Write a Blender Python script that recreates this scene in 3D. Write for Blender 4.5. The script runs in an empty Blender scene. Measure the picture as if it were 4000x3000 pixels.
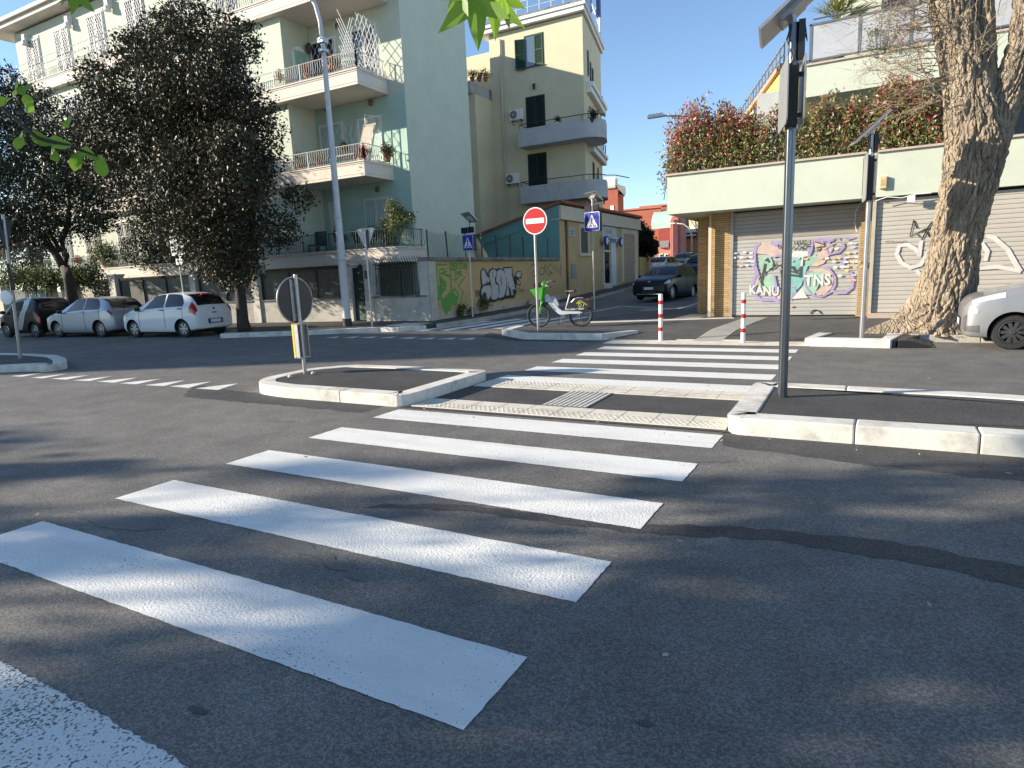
import bpy, bmesh, math, random
import numpy as np
from mathutils import Vector, Matrix, noise
rnd = random.Random(7)
sc = bpy.context.scene
COL = sc.collection
PI = math.pi
# ---------------------------------------------------------------- survey of the place: camera pose and point helpers
# street frame: X along the main road, Y across it (away from the viewer), Z up, metres
_f, _p, _r, _H, _yaw = 2456.0, .1725, -.0432, 1.6352, -.5012
_c, _s = math.cos(_p), math.sin(_p)
_F = np.array([0, _c, -_s]); _u = np.array([0, _s, _c]); _x = np.array([1, 0, 0.])
_X = _x*math.cos(_r)+_u*math.sin(_r); _U = -_x*math.sin(_r)+_u*math.cos(_r)
_cy, _sy = math.cos(_yaw), math.sin(_yaw)
_R = np.array([[_cy, _sy, 0], [-_sy, _cy, 0], [0, 0, 1]])
_X, _U, _F = _R@_X, _R@_U, _R@_F
_C = np.array([0, 0, _H])
def ray(a, b): return _F+_X*(a-2000)/_f-_U*(b-1500)/_f
def G(a, b, z=0.):      # point of a horizontal plane
    d = ray(a, b); return Vector(_C+d*(z-_H)/d[2])
def PY(a, b, y):        # point of a plane across the view, Y = y
    d = ray(a, b); return Vector(_C+d*y/d[1])
def PX(a, b, x):        # point of a plane along the view, X = x
    d = ray(a, b); return Vector(_C+d*x/d[0])
RAMP = [(-500, 0), (20, 0), (29.6, .14), (34, .32), (42.7, .73), (60, 1.35), (100, 2.3), (600, 6)]
def gz(y):              # the side street climbs away from the main road
    for (a, za), (b, zb) in zip(RAMP, RAMP[1:]):
        if y <= b: return za+(zb-za)*(y-a)/(b-a)
    return RAMP[-1][1]
# ---------------------------------------------------------------- scene objects
def tag(o, label=None, cat=None, group=None, kind=None):
    if label: o['label'] = label
    if cat: o['category'] = cat
    if group: o['group'] = group
    if kind: o['kind'] = kind
    return o
def thing(name, label, cat, loc=(0, 0, 0), rz=0, group=None):
    o = bpy.data.objects.new(name, None); COL.objects.link(o)
    o.location = loc; o.rotation_euler = (0, 0, rz); o.empty_display_size = .2
    return tag(o, label, cat, group)
def copy_tree(o, parent=None):
    c = o.copy(); COL.objects.link(c); c.parent = parent
    for ch in o.children: copy_tree(ch, c)
    return c
class MB:
    """collects shapes, links them as one mesh object"""
    def __init__(s): s.bm = bmesh.new(); s.m = 0; s.k = 0
    def face(s, pts, m=None):
        f = s.bm.faces.new([s.bm.verts.new(p) for p in pts]); f.material_index = s.m if m is None else m; return f
    def box(s, x0, x1, y0, y1, z0, z1, m=None):
        v = [s.bm.verts.new(p) for p in ((x0, y0, z0), (x1, y0, z0), (x1, y1, z0), (x0, y1, z0), (x0, y0, z1), (x1, y0, z1), (x1, y1, z1), (x0, y1, z1))]
        for q in ((3, 2, 1, 0), (4, 5, 6, 7), (0, 1, 5, 4), (1, 2, 6, 5), (2, 3, 7, 6), (3, 0, 4, 7)):
            s.bm.faces.new([v[i] for i in q]).material_index = s.m if m is None else m
        return v
    def obox(s, mat, sx, sy, sz, m=None):     # box centred on a frame
        for v in s.box(-sx/2, sx/2, -sy/2, sy/2, -sz/2, sz/2, m): v.co = mat@v.co
    def beam(s, a, b, w, h=None, m=None):     # square bar between two points
        a, b = Vector(a), Vector(b); d = b-a; L = d.length
        if L < 1e-6: return
        q = d.to_track_quat('X', 'Z').to_matrix().to_4x4(); q.translation = (a+b)/2
        s.obox(q, L, w, h or w, m)
    def prism(s, pts, z0, z1, m=None, mt=None):   # vertical prism from an outline
        n = len(pts)
        area = sum(pts[i][0]*pts[(i+1) % n][1]-pts[(i+1) % n][0]*pts[i][1] for i in range(n))
        if area < 0: pts = pts[::-1]
        a = [s.bm.verts.new((p[0], p[1], z0)) for p in pts]; b = [s.bm.verts.new((p[0], p[1], z1)) for p in pts]
        mi = s.m if m is None else m
        for i in range(n):
            s.bm.faces.new((a[i], a[(i+1) % n], b[(i+1) % n], b[i])).material_index = mi
        f = s.bm.faces.new(b); f.material_index = mi if mt is None else mt
        g = s.bm.faces.new(a[::-1]); g.material_index = mi
        f.normal_update(); g.normal_update(); bmesh.ops.triangulate(s.bm, faces=[f, g], ngon_method='EAR_CLIP')
    def extrude(s, pts, vec, m=None):         # prism of a 3-D outline along a vector
        n = len(pts); vec = Vector(vec); mi = s.m if m is None else m
        a = [s.bm.verts.new(p) for p in pts]; b = [s.bm.verts.new(Vector(p)+vec) for p in pts]
        for i in range(n): s.bm.faces.new((a[i], a[(i+1) % n], b[(i+1) % n], b[i])).material_index = mi
        f = s.bm.faces.new(b); g = s.bm.faces.new(a[::-1]); f.material_index = g.material_index = mi
        f.normal_update(); g.normal_update(); bmesh.ops.triangulate(s.bm, faces=[f, g], ngon_method='EAR_CLIP')
    def tube(s, pts, r, n=10, m=None, cap=True):
        pts = [Vector(p) for p in pts]; k = len(pts); mi = s.m if m is None else m
        rs = r if isinstance(r, (list, tuple)) else [r]*k
        rings = []; up = None
        for i, p in enumerate(pts):
            t = (pts[min(i+1, k-1)]-pts[max(i-1, 0)])
            if t.length < 1e-9: t = Vector((0, 0, 1))
            t.normalize()
            if up is None: up = Vector((0, 0, 1)) if abs(t.z) < .9 else Vector((1, 0, 0))
            a = t.cross(up)
            if a.length < 1e-5: a = t.cross(Vector((0, 1, 0)))
            a.normalize(); b = t.cross(a); b.normalize(); up = -b if False else up
            rings.append([s.bm.verts.new(p+a*math.cos(2*PI*j/n)*rs[i]+b*math.sin(2*PI*j/n)*rs[i]) for j in range(n)])
        for A, B in zip(rings, rings[1:]):
            for j in range(n): s.bm.faces.new((A[j], A[(j+1) % n], B[(j+1) % n], B[j])).material_index = mi
        if cap:
            s.bm.faces.new(rings[0][::-1]).material_index = mi; s.bm.faces.new(rings[-1]).material_index = mi
    def lathe(s, prof, mat=None, n=24, m=None):   # profile (r, z) about the local Z axis
        mat = mat or Matrix(); mi = s.m if m is None else m; rings = []
        for r, z in prof:
            rings.append([s.bm.verts.new(mat@Vector((r*math.cos(2*PI*j/n), r*math.sin(2*PI*j/n), z))) for j in range(n)] if r > 1e-6 else [s.bm.verts.new(mat@Vector((0, 0, z)))])
        for A, B in zip(rings, rings[1:]):
            if len(A) == 1 and len(B) == 1: continue
            for j in range(n):
                if len(A) == 1: q = (A[0], B[(j+1) % n], B[j])
                elif len(B) == 1: q = (A[j], A[(j+1) % n], B[0])
                else: q = (A[j], A[(j+1) % n], B[(j+1) % n], B[j])
                s.bm.faces.new(q).material_index = mi
    def poly(s, pts, m=None):                 # flat concave outline, triangulated
        f = s.face(pts, m); f.normal_update(); bmesh.ops.triangulate(s.bm, faces=[f], ngon_method='EAR_CLIP')
    def ribbon(s, pts, w, nrm, m=None, off=None):   # painted stroke on a wall; every stroke sits a hair prouder than the one before
        pts = [Vector(p) for p in pts]; nrm = Vector(nrm); mi = s.m if m is None else m; prev = None; k = len(pts)
        s.k += 1; o0 = .0004*s.k if off is None else off
        for i, p in enumerate(pts):
            t = (pts[min(i+1, k-1)]-pts[max(i-1, 0)]).normalized(); a = t.cross(nrm).normalized()
            ww = w*(1 if 0 < i < k-1 else .8)/2; o = nrm*(o0+.00003*i)
            q = (s.bm.verts.new(p+a*ww+o), s.bm.verts.new(p-a*ww+o))
            if prev: s.bm.faces.new((prev[0], prev[1], q[1], q[0])).material_index = mi
            prev = q
    def build(s, name, mats, parent=None, smooth=False, bevel=0, loc=None, recalc=True, ang=None):
        if recalc: bmesh.ops.recalc_face_normals(s.bm, faces=s.bm.faces)
        me = bpy.data.meshes.new(name); s.bm.to_mesh(me); s.bm.free()
        for m in (mats if isinstance(mats, (list, tuple)) else [mats]): me.materials.append(m)
        o = bpy.data.objects.new(name, me); COL.objects.link(o)
        if parent: o.parent = parent
        if loc is not None: o.location = loc
        if smooth:
            me.shade_smooth()
            if ang: me.set_sharp_from_angle(angle=math.radians(ang))
        if bevel:
            b = o.modifiers.new('Bevel', 'BEVEL'); b.width = bevel; b.segments = 2; b.limit_method = 'ANGLE'; b.angle_limit = .7
        return o
def arrmesh(name, V, Fq, mats, parent=None, mi=None, smooth=False):
    """mesh object from arrays: V (n,3), Fq (k,4)"""
    me = bpy.data.meshes.new(name); V = np.asarray(V, 'f'); Fq = np.asarray(Fq, 'i'); nf, w = Fq.shape
    me.vertices.add(len(V)); me.vertices.foreach_set('co', V.ravel())
    me.loops.add(nf*w); me.loops.foreach_set('vertex_index', Fq.ravel())
    me.polygons.add(nf); me.polygons.foreach_set('loop_start', np.arange(0, nf*w, w, dtype='i'))
    if mi is not None: me.polygons.foreach_set('material_index', np.asarray(mi, 'i'))
    me.update(calc_edges=True)
    if smooth: me.shade_smooth()
    for m in (mats if isinstance(mats, (list, tuple)) else [mats]): me.materials.append(m)
    o = bpy.data.objects.new(name, me); COL.objects.link(o)
    if parent: o.parent = parent
    return o
def frame(o, x, y):     # matrix from an origin and the two in-plane axes
    x = Vector(x).normalized(); y = Vector(y).normalized(); z = x.cross(y)
    m = Matrix((x, y, z)).transposed().to_4x4(); m.translation = Vector(o); return m
def words(txt, mat, size, m, parent=None, name='lettering', sx=1., bold=0., shear=0., spacing=1.):
    cu = bpy.data.curves.new('t', 'FONT'); cu.body = txt; cu.size = size; cu.align_x = 'CENTER'; cu.align_y = 'CENTER'
    cu.offset = bold; cu.shear = shear; cu.space_character = spacing; cu.resolution_u = 3
    t = bpy.data.objects.new('t', cu); COL.objects.link(t)
    bpy.context.view_layer.update()
    me = bpy.data.meshes.new_from_object(t.evaluated_get(bpy.context.evaluated_depsgraph_get()))
    bpy.data.objects.remove(t); bpy.data.curves.remove(cu)
    me.transform(mat@Matrix.Diagonal((sx, 1, 1, 1))); me.materials.clear(); me.materials.append(m)
    o = bpy.data.objects.new(name, me); COL.objects.link(o)
    if parent: o.parent = parent
    return o
# ---------------------------------------------------------------- materials
MATS = {}
def mat(name, col, rough=.7, metal=0., var=.12, scale=3., bump=0., bscale=40., spec=.5, coat=0., dirt=None, dscale=.6, dlo=.5, dhi=.75, island=0., trans=0., stretch=None):
    if name in MATS: return MATS[name]
    m = bpy.data.materials.new(name); m.use_nodes = True; nt = m.node_tree; N = nt.nodes; L = nt.links
    b = N['Principled BSDF']; b.inputs['Roughness'].default_value = rough; b.inputs['Metallic'].default_value = metal
    b.inputs['Specular IOR Level'].default_value = spec; b.inputs['Coat Weight'].default_value = coat; b.inputs['Coat Roughness'].default_value = .05
    tc = N.new('ShaderNodeTexCoord'); src = tc.outputs['Object']
    if stretch:
        mp = N.new('ShaderNodeMapping'); mp.inputs['Scale'].default_value = stretch; L.new(src, mp.inputs['Vector']); src = mp.outputs['Vector']
    n1 = N.new('ShaderNodeTexNoise'); n1.inputs['Scale'].default_value = scale; n1.inputs['Detail'].default_value = 5; n1.inputs['Roughness'].default_value = .65
    L.new(src, n1.inputs['Vector'])
    r = N.new('ShaderNodeValToRGB'); r.color_ramp.elements[0].position = .3; r.color_ramp.elements[1].position = .7
    r.color_ramp.elements[0].color = [c*(1-var) for c in col]+[1]; r.color_ramp.elements[1].color = [min(1, c*(1+var)) for c in col]+[1]
    L.new(n1.outputs['Fac'], r.inputs['Fac']); out = r.outputs['Color']
    if dirt:
        n2 = N.new('ShaderNodeTexNoise'); n2.inputs['Scale'].default_value = dscale; n2.inputs['Detail'].default_value = 7; n2.inputs['Roughness'].default_value = .7
        L.new(src, n2.inputs['Vector'])
        mr = N.new('ShaderNodeMapRange'); mr.inputs['From Min'].default_value = dlo; mr.inputs['From Max'].default_value = dhi
        L.new(n2.outputs['Fac'], mr.inputs['Value'])
        mx = N.new('ShaderNodeMix'); mx.data_type = 'RGBA'; mx.inputs['B'].default_value = list(dirt)+[1]
        L.new(mr.outputs['Result'], mx.inputs['Factor']); L.new(out, mx.inputs['A']); out = mx.outputs['Result']
    if island:
        g = N.new('ShaderNodeNewGeometry'); h = N.new('ShaderNodeHueSaturation')
        mr = N.new('ShaderNodeMapRange'); mr.inputs['To Min'].default_value = 1-island; mr.inputs['To Max'].default_value = 1+island
        L.new(g.outputs['Random Per Island'], mr.inputs['Value']); L.new(mr.outputs['Result'], h.inputs['Value']); L.new(out, h.inputs['Color']); out = h.outputs['Color']
    L.new(out, b.inputs['Base Color'])
    if bump:
        n3 = N.new('ShaderNodeTexNoise'); n3.inputs['Scale'].default_value = bscale; n3.inputs['Detail'].default_value = 4
        L.new(src, n3.inputs['Vector'])
        bp = N.new('ShaderNodeBump'); bp.inputs['Strength'].default_value = bump; bp.inputs['Distance'].default_value = .02
        L.new(n3.outputs['Fac'], bp.inputs['Height']); L.new(bp.outputs['Normal'], b.inputs['Normal'])
    if trans:
        t = N.new('ShaderNodeBsdfTranslucent'); L.new(out, t.inputs['Color'])
        ms = N.new('ShaderNodeMixShader'); ms.inputs['Fac'].default_value = trans
        L.new(b.outputs['BSDF'], ms.inputs[1]); L.new(t.outputs['BSDF'], ms.inputs[2]); L.new(ms.outputs['Shader'], N['Material Output'].inputs['Surface'])
    MATS[name] = m; return m
def asphalt(name, base, spread, warm=(1, 1, 1), patch=.25, seed=0., gloss=.75):
    m = bpy.data.materials.new(name); m.use_nodes = True; nt = m.node_tree; N = nt.nodes; L = nt.links; b = N['Principled BSDF']
    tc = N.new('ShaderNodeTexCoord'); src = tc.outputs['Object']
    mp = N.new('ShaderNodeMapping'); mp.inputs['Location'].default_value = (seed, seed*2, 0); L.new(src, mp.inputs['Vector']); src = mp.outputs['Vector']
    def nz(scale, det=3, ro=.6, typ='ShaderNodeTexNoise'):
        n = N.new(typ); n.inputs['Scale'].default_value = scale
        if typ == 'ShaderNodeTexNoise': n.inputs['Detail'].default_value = det; n.inputs['Roughness'].default_value = ro
        L.new(src, n.inputs['Vector']); return n
    v = nz(125, typ='ShaderNodeTexVoronoi'); n1 = nz(210, 3, .75); n2 = nz(.35, 6, .62); n3 = nz(2.2, 5, .6)
    r = N.new('ShaderNodeValToRGB'); e = r.color_ramp.elements
    e[0].position = .0; e[0].color = [c*(base-spread) for c in warm]+[1]; e[1].position = 1.; e[1].color = [c*(base+spread*3.0) for c in warm]+[1]
    k = e.new(.45); k.color = [c*base for c in warm]+[1]
    sp = N.new('ShaderNodeSeparateColor'); L.new(v.outputs['Color'], sp.inputs['Color'])
    a1 = N.new('ShaderNodeMath'); a1.operation = 'MULTIPLY_ADD'; a1.inputs[1].default_value = .55; L.new(sp.outputs['Red'], a1.inputs[0])
    a2 = N.new('ShaderNodeMath'); a2.operation = 'MULTIPLY'; a2.inputs[1].default_value = .5; L.new(n1.outputs['Fac'], a2.inputs[0]); L.new(a2.outputs[0], a1.inputs[2])
    L.new(a1.outputs[0], r.inputs['Fac'])
    # broad patches and wheel polish
    s1 = N.new('ShaderNodeMath'); s1.operation = 'ADD'; L.new(n2.outputs['Fac'], s1.inputs[0]); L.new(n3.outputs['Fac'], s1.inputs[1])
    mr = N.new('ShaderNodeMapRange'); mr.inputs['From Min'].default_value = .75; mr.inputs['From Max'].default_value = 1.25
    mr.inputs['To Min'].default_value = 1-patch; mr.inputs['To Max'].default_value = 1+patch; L.new(s1.outputs[0], mr.inputs['Value'])
    h = N.new('ShaderNodeHueSaturation'); L.new(r.outputs['Color'], h.inputs['Color']); L.new(mr.outputs['Result'], h.inputs['Value'])
    L.new(h.outputs['Color'], b.inputs['Base Color']); b.inputs['Roughness'].default_value = gloss; b.inputs['Specular IOR Level'].default_value = .35
    bp = N.new('ShaderNodeBump'); bp.inputs['Strength'].default_value = .8; bp.inputs['Distance'].default_value = .008
    L.new(a1.outputs[0], bp.inputs['Height']); L.new(bp.outputs['Normal'], b.inputs['Normal'])
    return m
def paintmat(name, col, worn=.62, pits=True):
    """road paint: pitted, scuffed, the asphalt showing through in small holes"""
    m = mat(name, col, .6, var=.07, scale=2.2, bump=.35, bscale=70, spec=.3)
    nt = m.node_tree; N = nt.nodes; L = nt.links; b = N['Principled BSDF']
    tc = N.new('ShaderNodeTexCoord'); src = tc.outputs['Object']
    v = N.new('ShaderNodeTexNoise'); v.inputs['Scale'].default_value = 75; v.inputs['Detail'].default_value = 4; L.new(src, v.inputs['Vector'])
    w = N.new('ShaderNodeTexNoise'); w.inputs['Scale'].default_value = 1.1; w.inputs['Detail'].default_value = 6; w.inputs['Roughness'].default_value = .75; L.new(src, w.inputs['Vector'])
    ad = N.new('ShaderNodeMath'); ad.operation = 'MULTIPLY_ADD'; ad.inputs[1].default_value = .55; L.new(w.outputs['Fac'], ad.inputs[0]); L.new(v.outputs['Fac'], ad.inputs[2])
    mr = N.new('ShaderNodeMapRange'); mr.inputs['From Min'].default_value = worn+.34; mr.inputs['From Max'].default_value = worn+.39; L.new(ad.outputs[0], mr.inputs['Value'])
    old = b.inputs['Base Color'].links[0].from_socket
    # tyre-dirt greying in long soft smears
    mp = N.new('ShaderNodeMapping'); mp.inputs['Scale'].default_value = (.5, 3.5, 1); L.new(src, mp.inputs['Vector'])
    d = N.new('ShaderNodeTexNoise'); d.inputs['Scale'].default_value = 1.6; d.inputs['Detail'].default_value = 6; L.new(mp.outputs['Vector'], d.inputs['Vector'])
    dr = N.new('ShaderNodeMapRange'); dr.inputs['From Min'].default_value = .45; dr.inputs['From Max'].default_value = .8; dr.inputs['To Max'].default_value = .35; L.new(d.outputs['Fac'], dr.inputs['Value'])
    m1 = N.new('ShaderNodeMix'); m1.data_type = 'RGBA'; m1.inputs['B'].default_value = (.42, .41, .38, 1); L.new(dr.outputs['Result'], m1.inputs['Factor']); L.new(old, m1.inputs['A'])
    m2 = N.new('ShaderNodeMix'); m2.data_type = 'RGBA'; m2.inputs['B'].default_value = (.125, .122, .115, 1); L.new(mr.outputs['Result'], m2.inputs['Factor']); L.new(m1.outputs['Result'], m2.inputs['A'])
    L.new(m2.outputs['Result'], b.inputs['Base Color'])
    return m
def brickmat(name, c1, c2, mortar, w=.25, h=.055):
    m = bpy.data.materials.new(name); m.use_nodes = True; nt = m.node_tree; N = nt.nodes; L = nt.links; b = N['Principled BSDF']
    tc = N.new('ShaderNodeTexCoord'); sp = N.new('ShaderNodeSeparateXYZ'); L.new(tc.outputs['Object'], sp.inputs[0])
    ad = N.new('ShaderNodeMath'); L.new(sp.outputs['X'], ad.inputs[0]); L.new(sp.outputs['Y'], ad.inputs[1])
    cb = N.new('ShaderNodeCombineXYZ'); L.new(ad.outputs[0], cb.inputs['X']); L.new(sp.outputs['Z'], cb.inputs['Y'])
    t = N.new('ShaderNodeTexBrick'); t.inputs['Scale'].default_value = 1; t.inputs['Brick Width'].default_value = w; t.inputs['Row Height'].default_value = h
    t.inputs['Mortar Size'].default_value = .006; t.inputs['Color1'].default_value = list(c1)+[1]; t.inputs['Color2'].default_value = list(c2)+[1]; t.inputs['Mortar'].default_value = list(mortar)+[1]
    L.new(cb.outputs[0], t.inputs['Vector']); L.new(t.outputs['Color'], b.inputs['Base Color']); b.inputs['Roughness'].default_value = .85
    bp = N.new('ShaderNodeBump'); bp.invert = True; bp.inputs['Strength'].default_value = .8; bp.inputs['Distance'].default_value = .01
    L.new(t.outputs['Fac'], bp.inputs['Height']); L.new(bp.outputs['Normal'], b.inputs['Normal']); return m
def glassmat(name, col=(.02, .03, .035), rough=.04):
    return mat(name, col, rough, var=.0, spec=.8)
def leafmat(name, c1, c2, c3=None, trans=.25, rough=.45, spec=.45):
    m = bpy.data.materials.new(name); m.use_nodes = True; nt = m.node_tree; N = nt.nodes; L = nt.links; b = N['Principled BSDF']
    g = N.new('ShaderNodeNewGeometry'); r = N.new('ShaderNodeValToRGB'); e = r.color_ramp.elements
    e[0].color = list(c1)+[1]; e[1].color = list(c2)+[1]; e[1].position = .8
    if c3: k = e.new(1.); k.color = list(c3)+[1]; k2 = e.new(.9); k2.color = list(c3)+[1]
    L.new(g.outputs['Random Per Island'], r.inputs['Fac']); L.new(r.outputs['Color'], b.inputs['Base Color'])
    b.inputs['Roughness'].default_value = rough; b.inputs['Specular IOR Level'].default_value = spec
    t = N.new('ShaderNodeBsdfTranslucent'); L.new(r.outputs['Color'], t.inputs['Color'])
    ms = N.new('ShaderNodeMixShader'); ms.inputs['Fac'].default_value = trans
    L.new(b.outputs['BSDF'], ms.inputs[1]); L.new(t.outputs['BSDF'], ms.inputs[2]); L.new(ms.outputs['Shader'], N['Material Output'].inputs['Surface'])
    return m
# ---------------------------------------------------------------- camera, sun, sky
SUN = Vector((-2.55, -1.28, 1)).normalized()       # towards the sun
cam = bpy.data.cameras.new('Camera'); co = bpy.data.objects.new('Camera', cam); COL.objects.link(co); sc.camera = co
cam.sensor_width = 36; cam.lens = 36*_f/4000; cam.clip_end = 3000; cam.clip_start = .05
M3 = Matrix((Vector(_X), Vector(_U), Vector(-_F))).transposed().to_4x4(); M3.translation = Vector(_C); co.matrix_world = M3
sl = bpy.data.lights.new('Sun', 'SUN'); sl.energy = 5.0; sl.angle = math.radians(.53); sl.color = (1, .89, .73)
so = bpy.data.objects.new('Sun', sl); COL.objects.link(so); so.rotation_euler = SUN.to_track_quat('Z', 'Y').to_euler()
w = bpy.data.worlds.new('World'); sc.world = w; w.use_nodes = True; nt = w.node_tree
sk = nt.nodes.new('ShaderNodeTexSky'); sk.sky_type = 'NISHITA'; sk.sun_disc = False
sk.sun_elevation = math.asin(SUN.z); sk.sun_rotation = math.atan2(SUN.x, SUN.y); sk.air_density = .9; sk.dust_density = .05; sk.ozone_density = 2.5
nt.links.new(sk.outputs['Color'], nt.nodes['Background'].inputs['Color']); nt.nodes['Background'].inputs['Strength'].default_value = .115
sc.view_settings.view_transform = 'Standard'; sc.view_settings.look = 'None'; sc.view_settings.exposure = 1.12
# ================================================================ ground, pavements, islands, markings
A_road = asphalt('asphalt_road', .116, .056, (1.06, 1, .91), .25)
A_new = asphalt('asphalt_new', .048, .028, (1.03, 1, .97), .25, 3.3)
A_pav = asphalt('asphalt_pavement', .075, .03, (1.05, 1, .94), .25, 8.1)
PAINT = paintmat('road_paint', (.72, .71, .67), .60)
PAINT_OLD = paintmat('road_paint_worn', (.66, .66, .63), .47)
KERB = mat('kerb_stone', (.60, .575, .52), .85, var=.14, scale=3.5, bump=.12, bscale=70, dirt=(.26, .235, .19), dscale=2.6, dlo=.5, dhi=.78)
KERB_OLD = mat('kerb_old_stone', (.36, .34, .30), .85, var=.2, scale=4, bump=.5, bscale=30, dirt=(.14, .13, .11), dscale=2)
TACT = mat('tactile_tile', (.60, .56, .47), .8, var=.1, scale=6, bump=.2, bscale=60, dirt=(.33, .30, .25), dscale=2.2, dlo=.5, dhi=.8)
DARKGAP = mat('joint_dirt', (.05, .045, .04), .9)
def structure(o): o['kind'] = 'structure'; return o
# the ground sheet reaches the horizon and rises with the side street
ys = [-300, -40, 0, 12, 20, 22, 24, 27, 29.6, 32, 34, 37, 40, 42.7, 50, 60, 80, 100, 200, 600]; xs = [-500, -60, -14, 0, 60, 500]
b = MB()
V = [[b.bm.verts.new((x, y, gz(y))) for x in xs] for y in ys]
for i in range(len(ys)-1):
    for j in range(len(xs)-1): b.bm.faces.new((V[i][j], V[i][j+1], V[i+1][j+1], V[i+1][j]))
road = structure(b.build('road', A_road))
def sheet(name, pts, z, m, parent=road, dz=True):
    b = MB(); b.poly([(p[0], p[1], z+(gz(p[1]) if dz else 0)) for p in pts]); return b.build(name, m, parent, recalc=False)
def flat(name, pts, z, m, parent=road):
    n = len(pts); a = sum(pts[i][0]*pts[(i+1) % n][1]-pts[(i+1) % n][0]*pts[i][1] for i in range(n))
    return sheet(name, pts if a > 0 else pts[::-1], z, m, parent)
def rough(pts, amp=.012, step=.06, seed=1):
    """outline with a ragged edge"""
    r = random.Random(seed); out = []
    for p, q in zip(pts, pts[1:]+pts[:1]):
        p = Vector((p[0], p[1])); q = Vector((q[0], q[1])); n = max(1, int((q-p).length/step)); d = (q-p).normalized() if (q-p).length else Vector((0, 0)); nn = Vector((-d.y, d.x))
        for i in range(n): out.append(tuple(p+(q-p)*(i/n)+nn*(r.uniform(-amp, amp) if i else 0)))
    return out
# zebra crossing over the main road, 0.5 m bars
SK = .0263
for k in range(1, 11):
    y0 = 1.685+(k-1)*1.003+(1.745 if k >= 6 else 0); y1 = y0+.493
    x0 = -5.168+SK*(y0-1.685); x1 = x0+(3.98 if k != 6 else 3.9); x0b = x0+SK*.49; x1b = x1+SK*.49
    if k >= 7: x0 += .03*(k-6); x0b += .03*(k-6)
    flat('crossing_stripe', rough([(x0, y0), (x1, y0), (x1b, y1), (x0b, y1)], .0032, .04, k), .004, PAINT)
flat('crossing_stripe', rough([(-6.2, 1.13), (-5.2, 1.16), (-2.65, 1.15), (-1.80, 1.12), (-1.62, .66), (-6.2, .60)], .007, .02, 99), .004, PAINT_OLD)
# zebra over the side street
for q in ([(-12.29, 16.11), (-11.84, 15.97), (-11.40, 19.85), (-11.82, 19.65)], [(-11.49, 16.31), (-11.05, 16.17), (-10.55, 20.6), (-10.99, 20.63)],
          [(-10.65, 16.6), (-10.28, 16.53), (-9.8, 20.8), (-10.26, 20.82)], [(-9.9, 16.85), (-9.5, 16.8), (-9.0, 21.1), (-9.45, 21.1)], [(-9.1, 17.0), (-8.72, 16.98), (-8.25, 21.2), (-8.66, 21.2)]):
    flat('crossing_stripe', q, .004, PAINT)
# give-way triangles
TR = [((122, 1476), (167, 1479), (264, 1460)), ((199, 1480), (258, 1484), (352, 1465)), ((285, 1487), (350, 1489), (438, 1470)), ((377, 1491), (447, 1496), (538, 1475)), ((468, 1498), (533, 1502), (628, 1480)),
      ((563, 1505), (640, 1509), (725, 1486)), ((662, 1510), (737, 1516), (825, 1491)), ((764, 1518), (852, 1524), (931, 1498)), ((40, 1470), (85, 1472), (175, 1457)),
      ((1267, 1320), (1312, 1320), (1328, 1314.5)), ((1332, 1320), (1384, 1320), (1407, 1314)), ((1402, 1320), (1452, 1321), (1475, 1314)), ((1479, 1321), (1527, 1321), (1551, 1313.5)), ((1554, 1322), (1606, 1324), (1631, 1316)),
      ((1631, 1325), (1687, 1325), (1703, 1318)), ((1705, 1325), (1769, 1326), (1780, 1319)), ((1787, 1326), (1843, 1327), (1861, 1319))]
for t in TR: flat('give_way_triangle', [G(*p)[:2] for p in t], .004, PAINT)
# parking bay lines on the side street
def line(pts, w=.12, name='bay_line'):
    for (x0, y0), (x1, y1) in zip(pts, pts[1:]):
        d = Vector((x1-x0, y1-y0)).normalized(); n = Vector((-d.y, d.x))*w/2
        k = max(1, int((Vector((x1-x0, y1-y0)).length)/2.5)); L = []
        P = [Vector((x0, y0)).lerp(Vector((x1, y1)), i/k) for i in range(k+1)]
        b = MB()
        for p, q in zip(P, P[1:]): b.face([(p.x-n.x, p.y-n.y, gz(p.y)+.006), (q.x-n.x, q.y-n.y, gz(q.y)+.006), (q.x+n.x, q.y+n.y, gz(q.y)+.006), (p.x+n.x, p.y+n.y, gz(p.y)+.006)])
        b.build(name, PAINT, road)
line([(-9.1, 22.6), (-8.8, 26.0)]); line([(-8.75, 26.1), (-6.2, 24.3)]); line([(-5.95, 24.2), (-5.4, 34)])
# fresh asphalt: reinstatement strips by the islands, the diagonal trench patch near the camera, the crossing refuge
flat('asphalt_patch', rough([(-9.9, 6.75), (-9.0, 5.9), (-5.4, 5.88), (-5.35, 6.5), (-8.3, 6.5)], .03, .1, 3), .002, A_new)
flat('asphalt_patch', rough([(-1.1, 6.3), (-1.0, 5.82), (.4, 5.6), (6, 5.3), (6, 6.4), (-.8, 6.4)], .03, .1, 4), .002, A_new)
flat('asphalt_patch', rough([(-3.1, 3.30), (-2.4, 3.52), (-1.15, 3.62), (-.4, 3.83), (.4, 3.80), (.9, 3.70), (1.6, 3.55), (3, 3.2), (3, 3.5), (1.6, 3.88), (.86, 3.98), (.25, 4.08), (-.55, 3.97), (-1.2, 3.78), (-2.4, 3.64), (-3.0, 3.44)], .02, .08, 5), .002, A_new)
flat('asphalt_patch', rough([(-9.3, 15.7), (-8.9, 14.6), (-7.4, 13.75), (-5.3, 13.7), (-5.2, 14.2), (-8, 15)], .03, .1, 6), .002, A_new)
structure(flat('refuge', [(-5.2, 6.30), (-1.0, 6.30), (-1.0, 8.42), (-5.2, 8.42)], .008, A_new, None))
STAIN = mat('oil_stain', (.06, .052, .045), .6, var=.4, scale=30)
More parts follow.
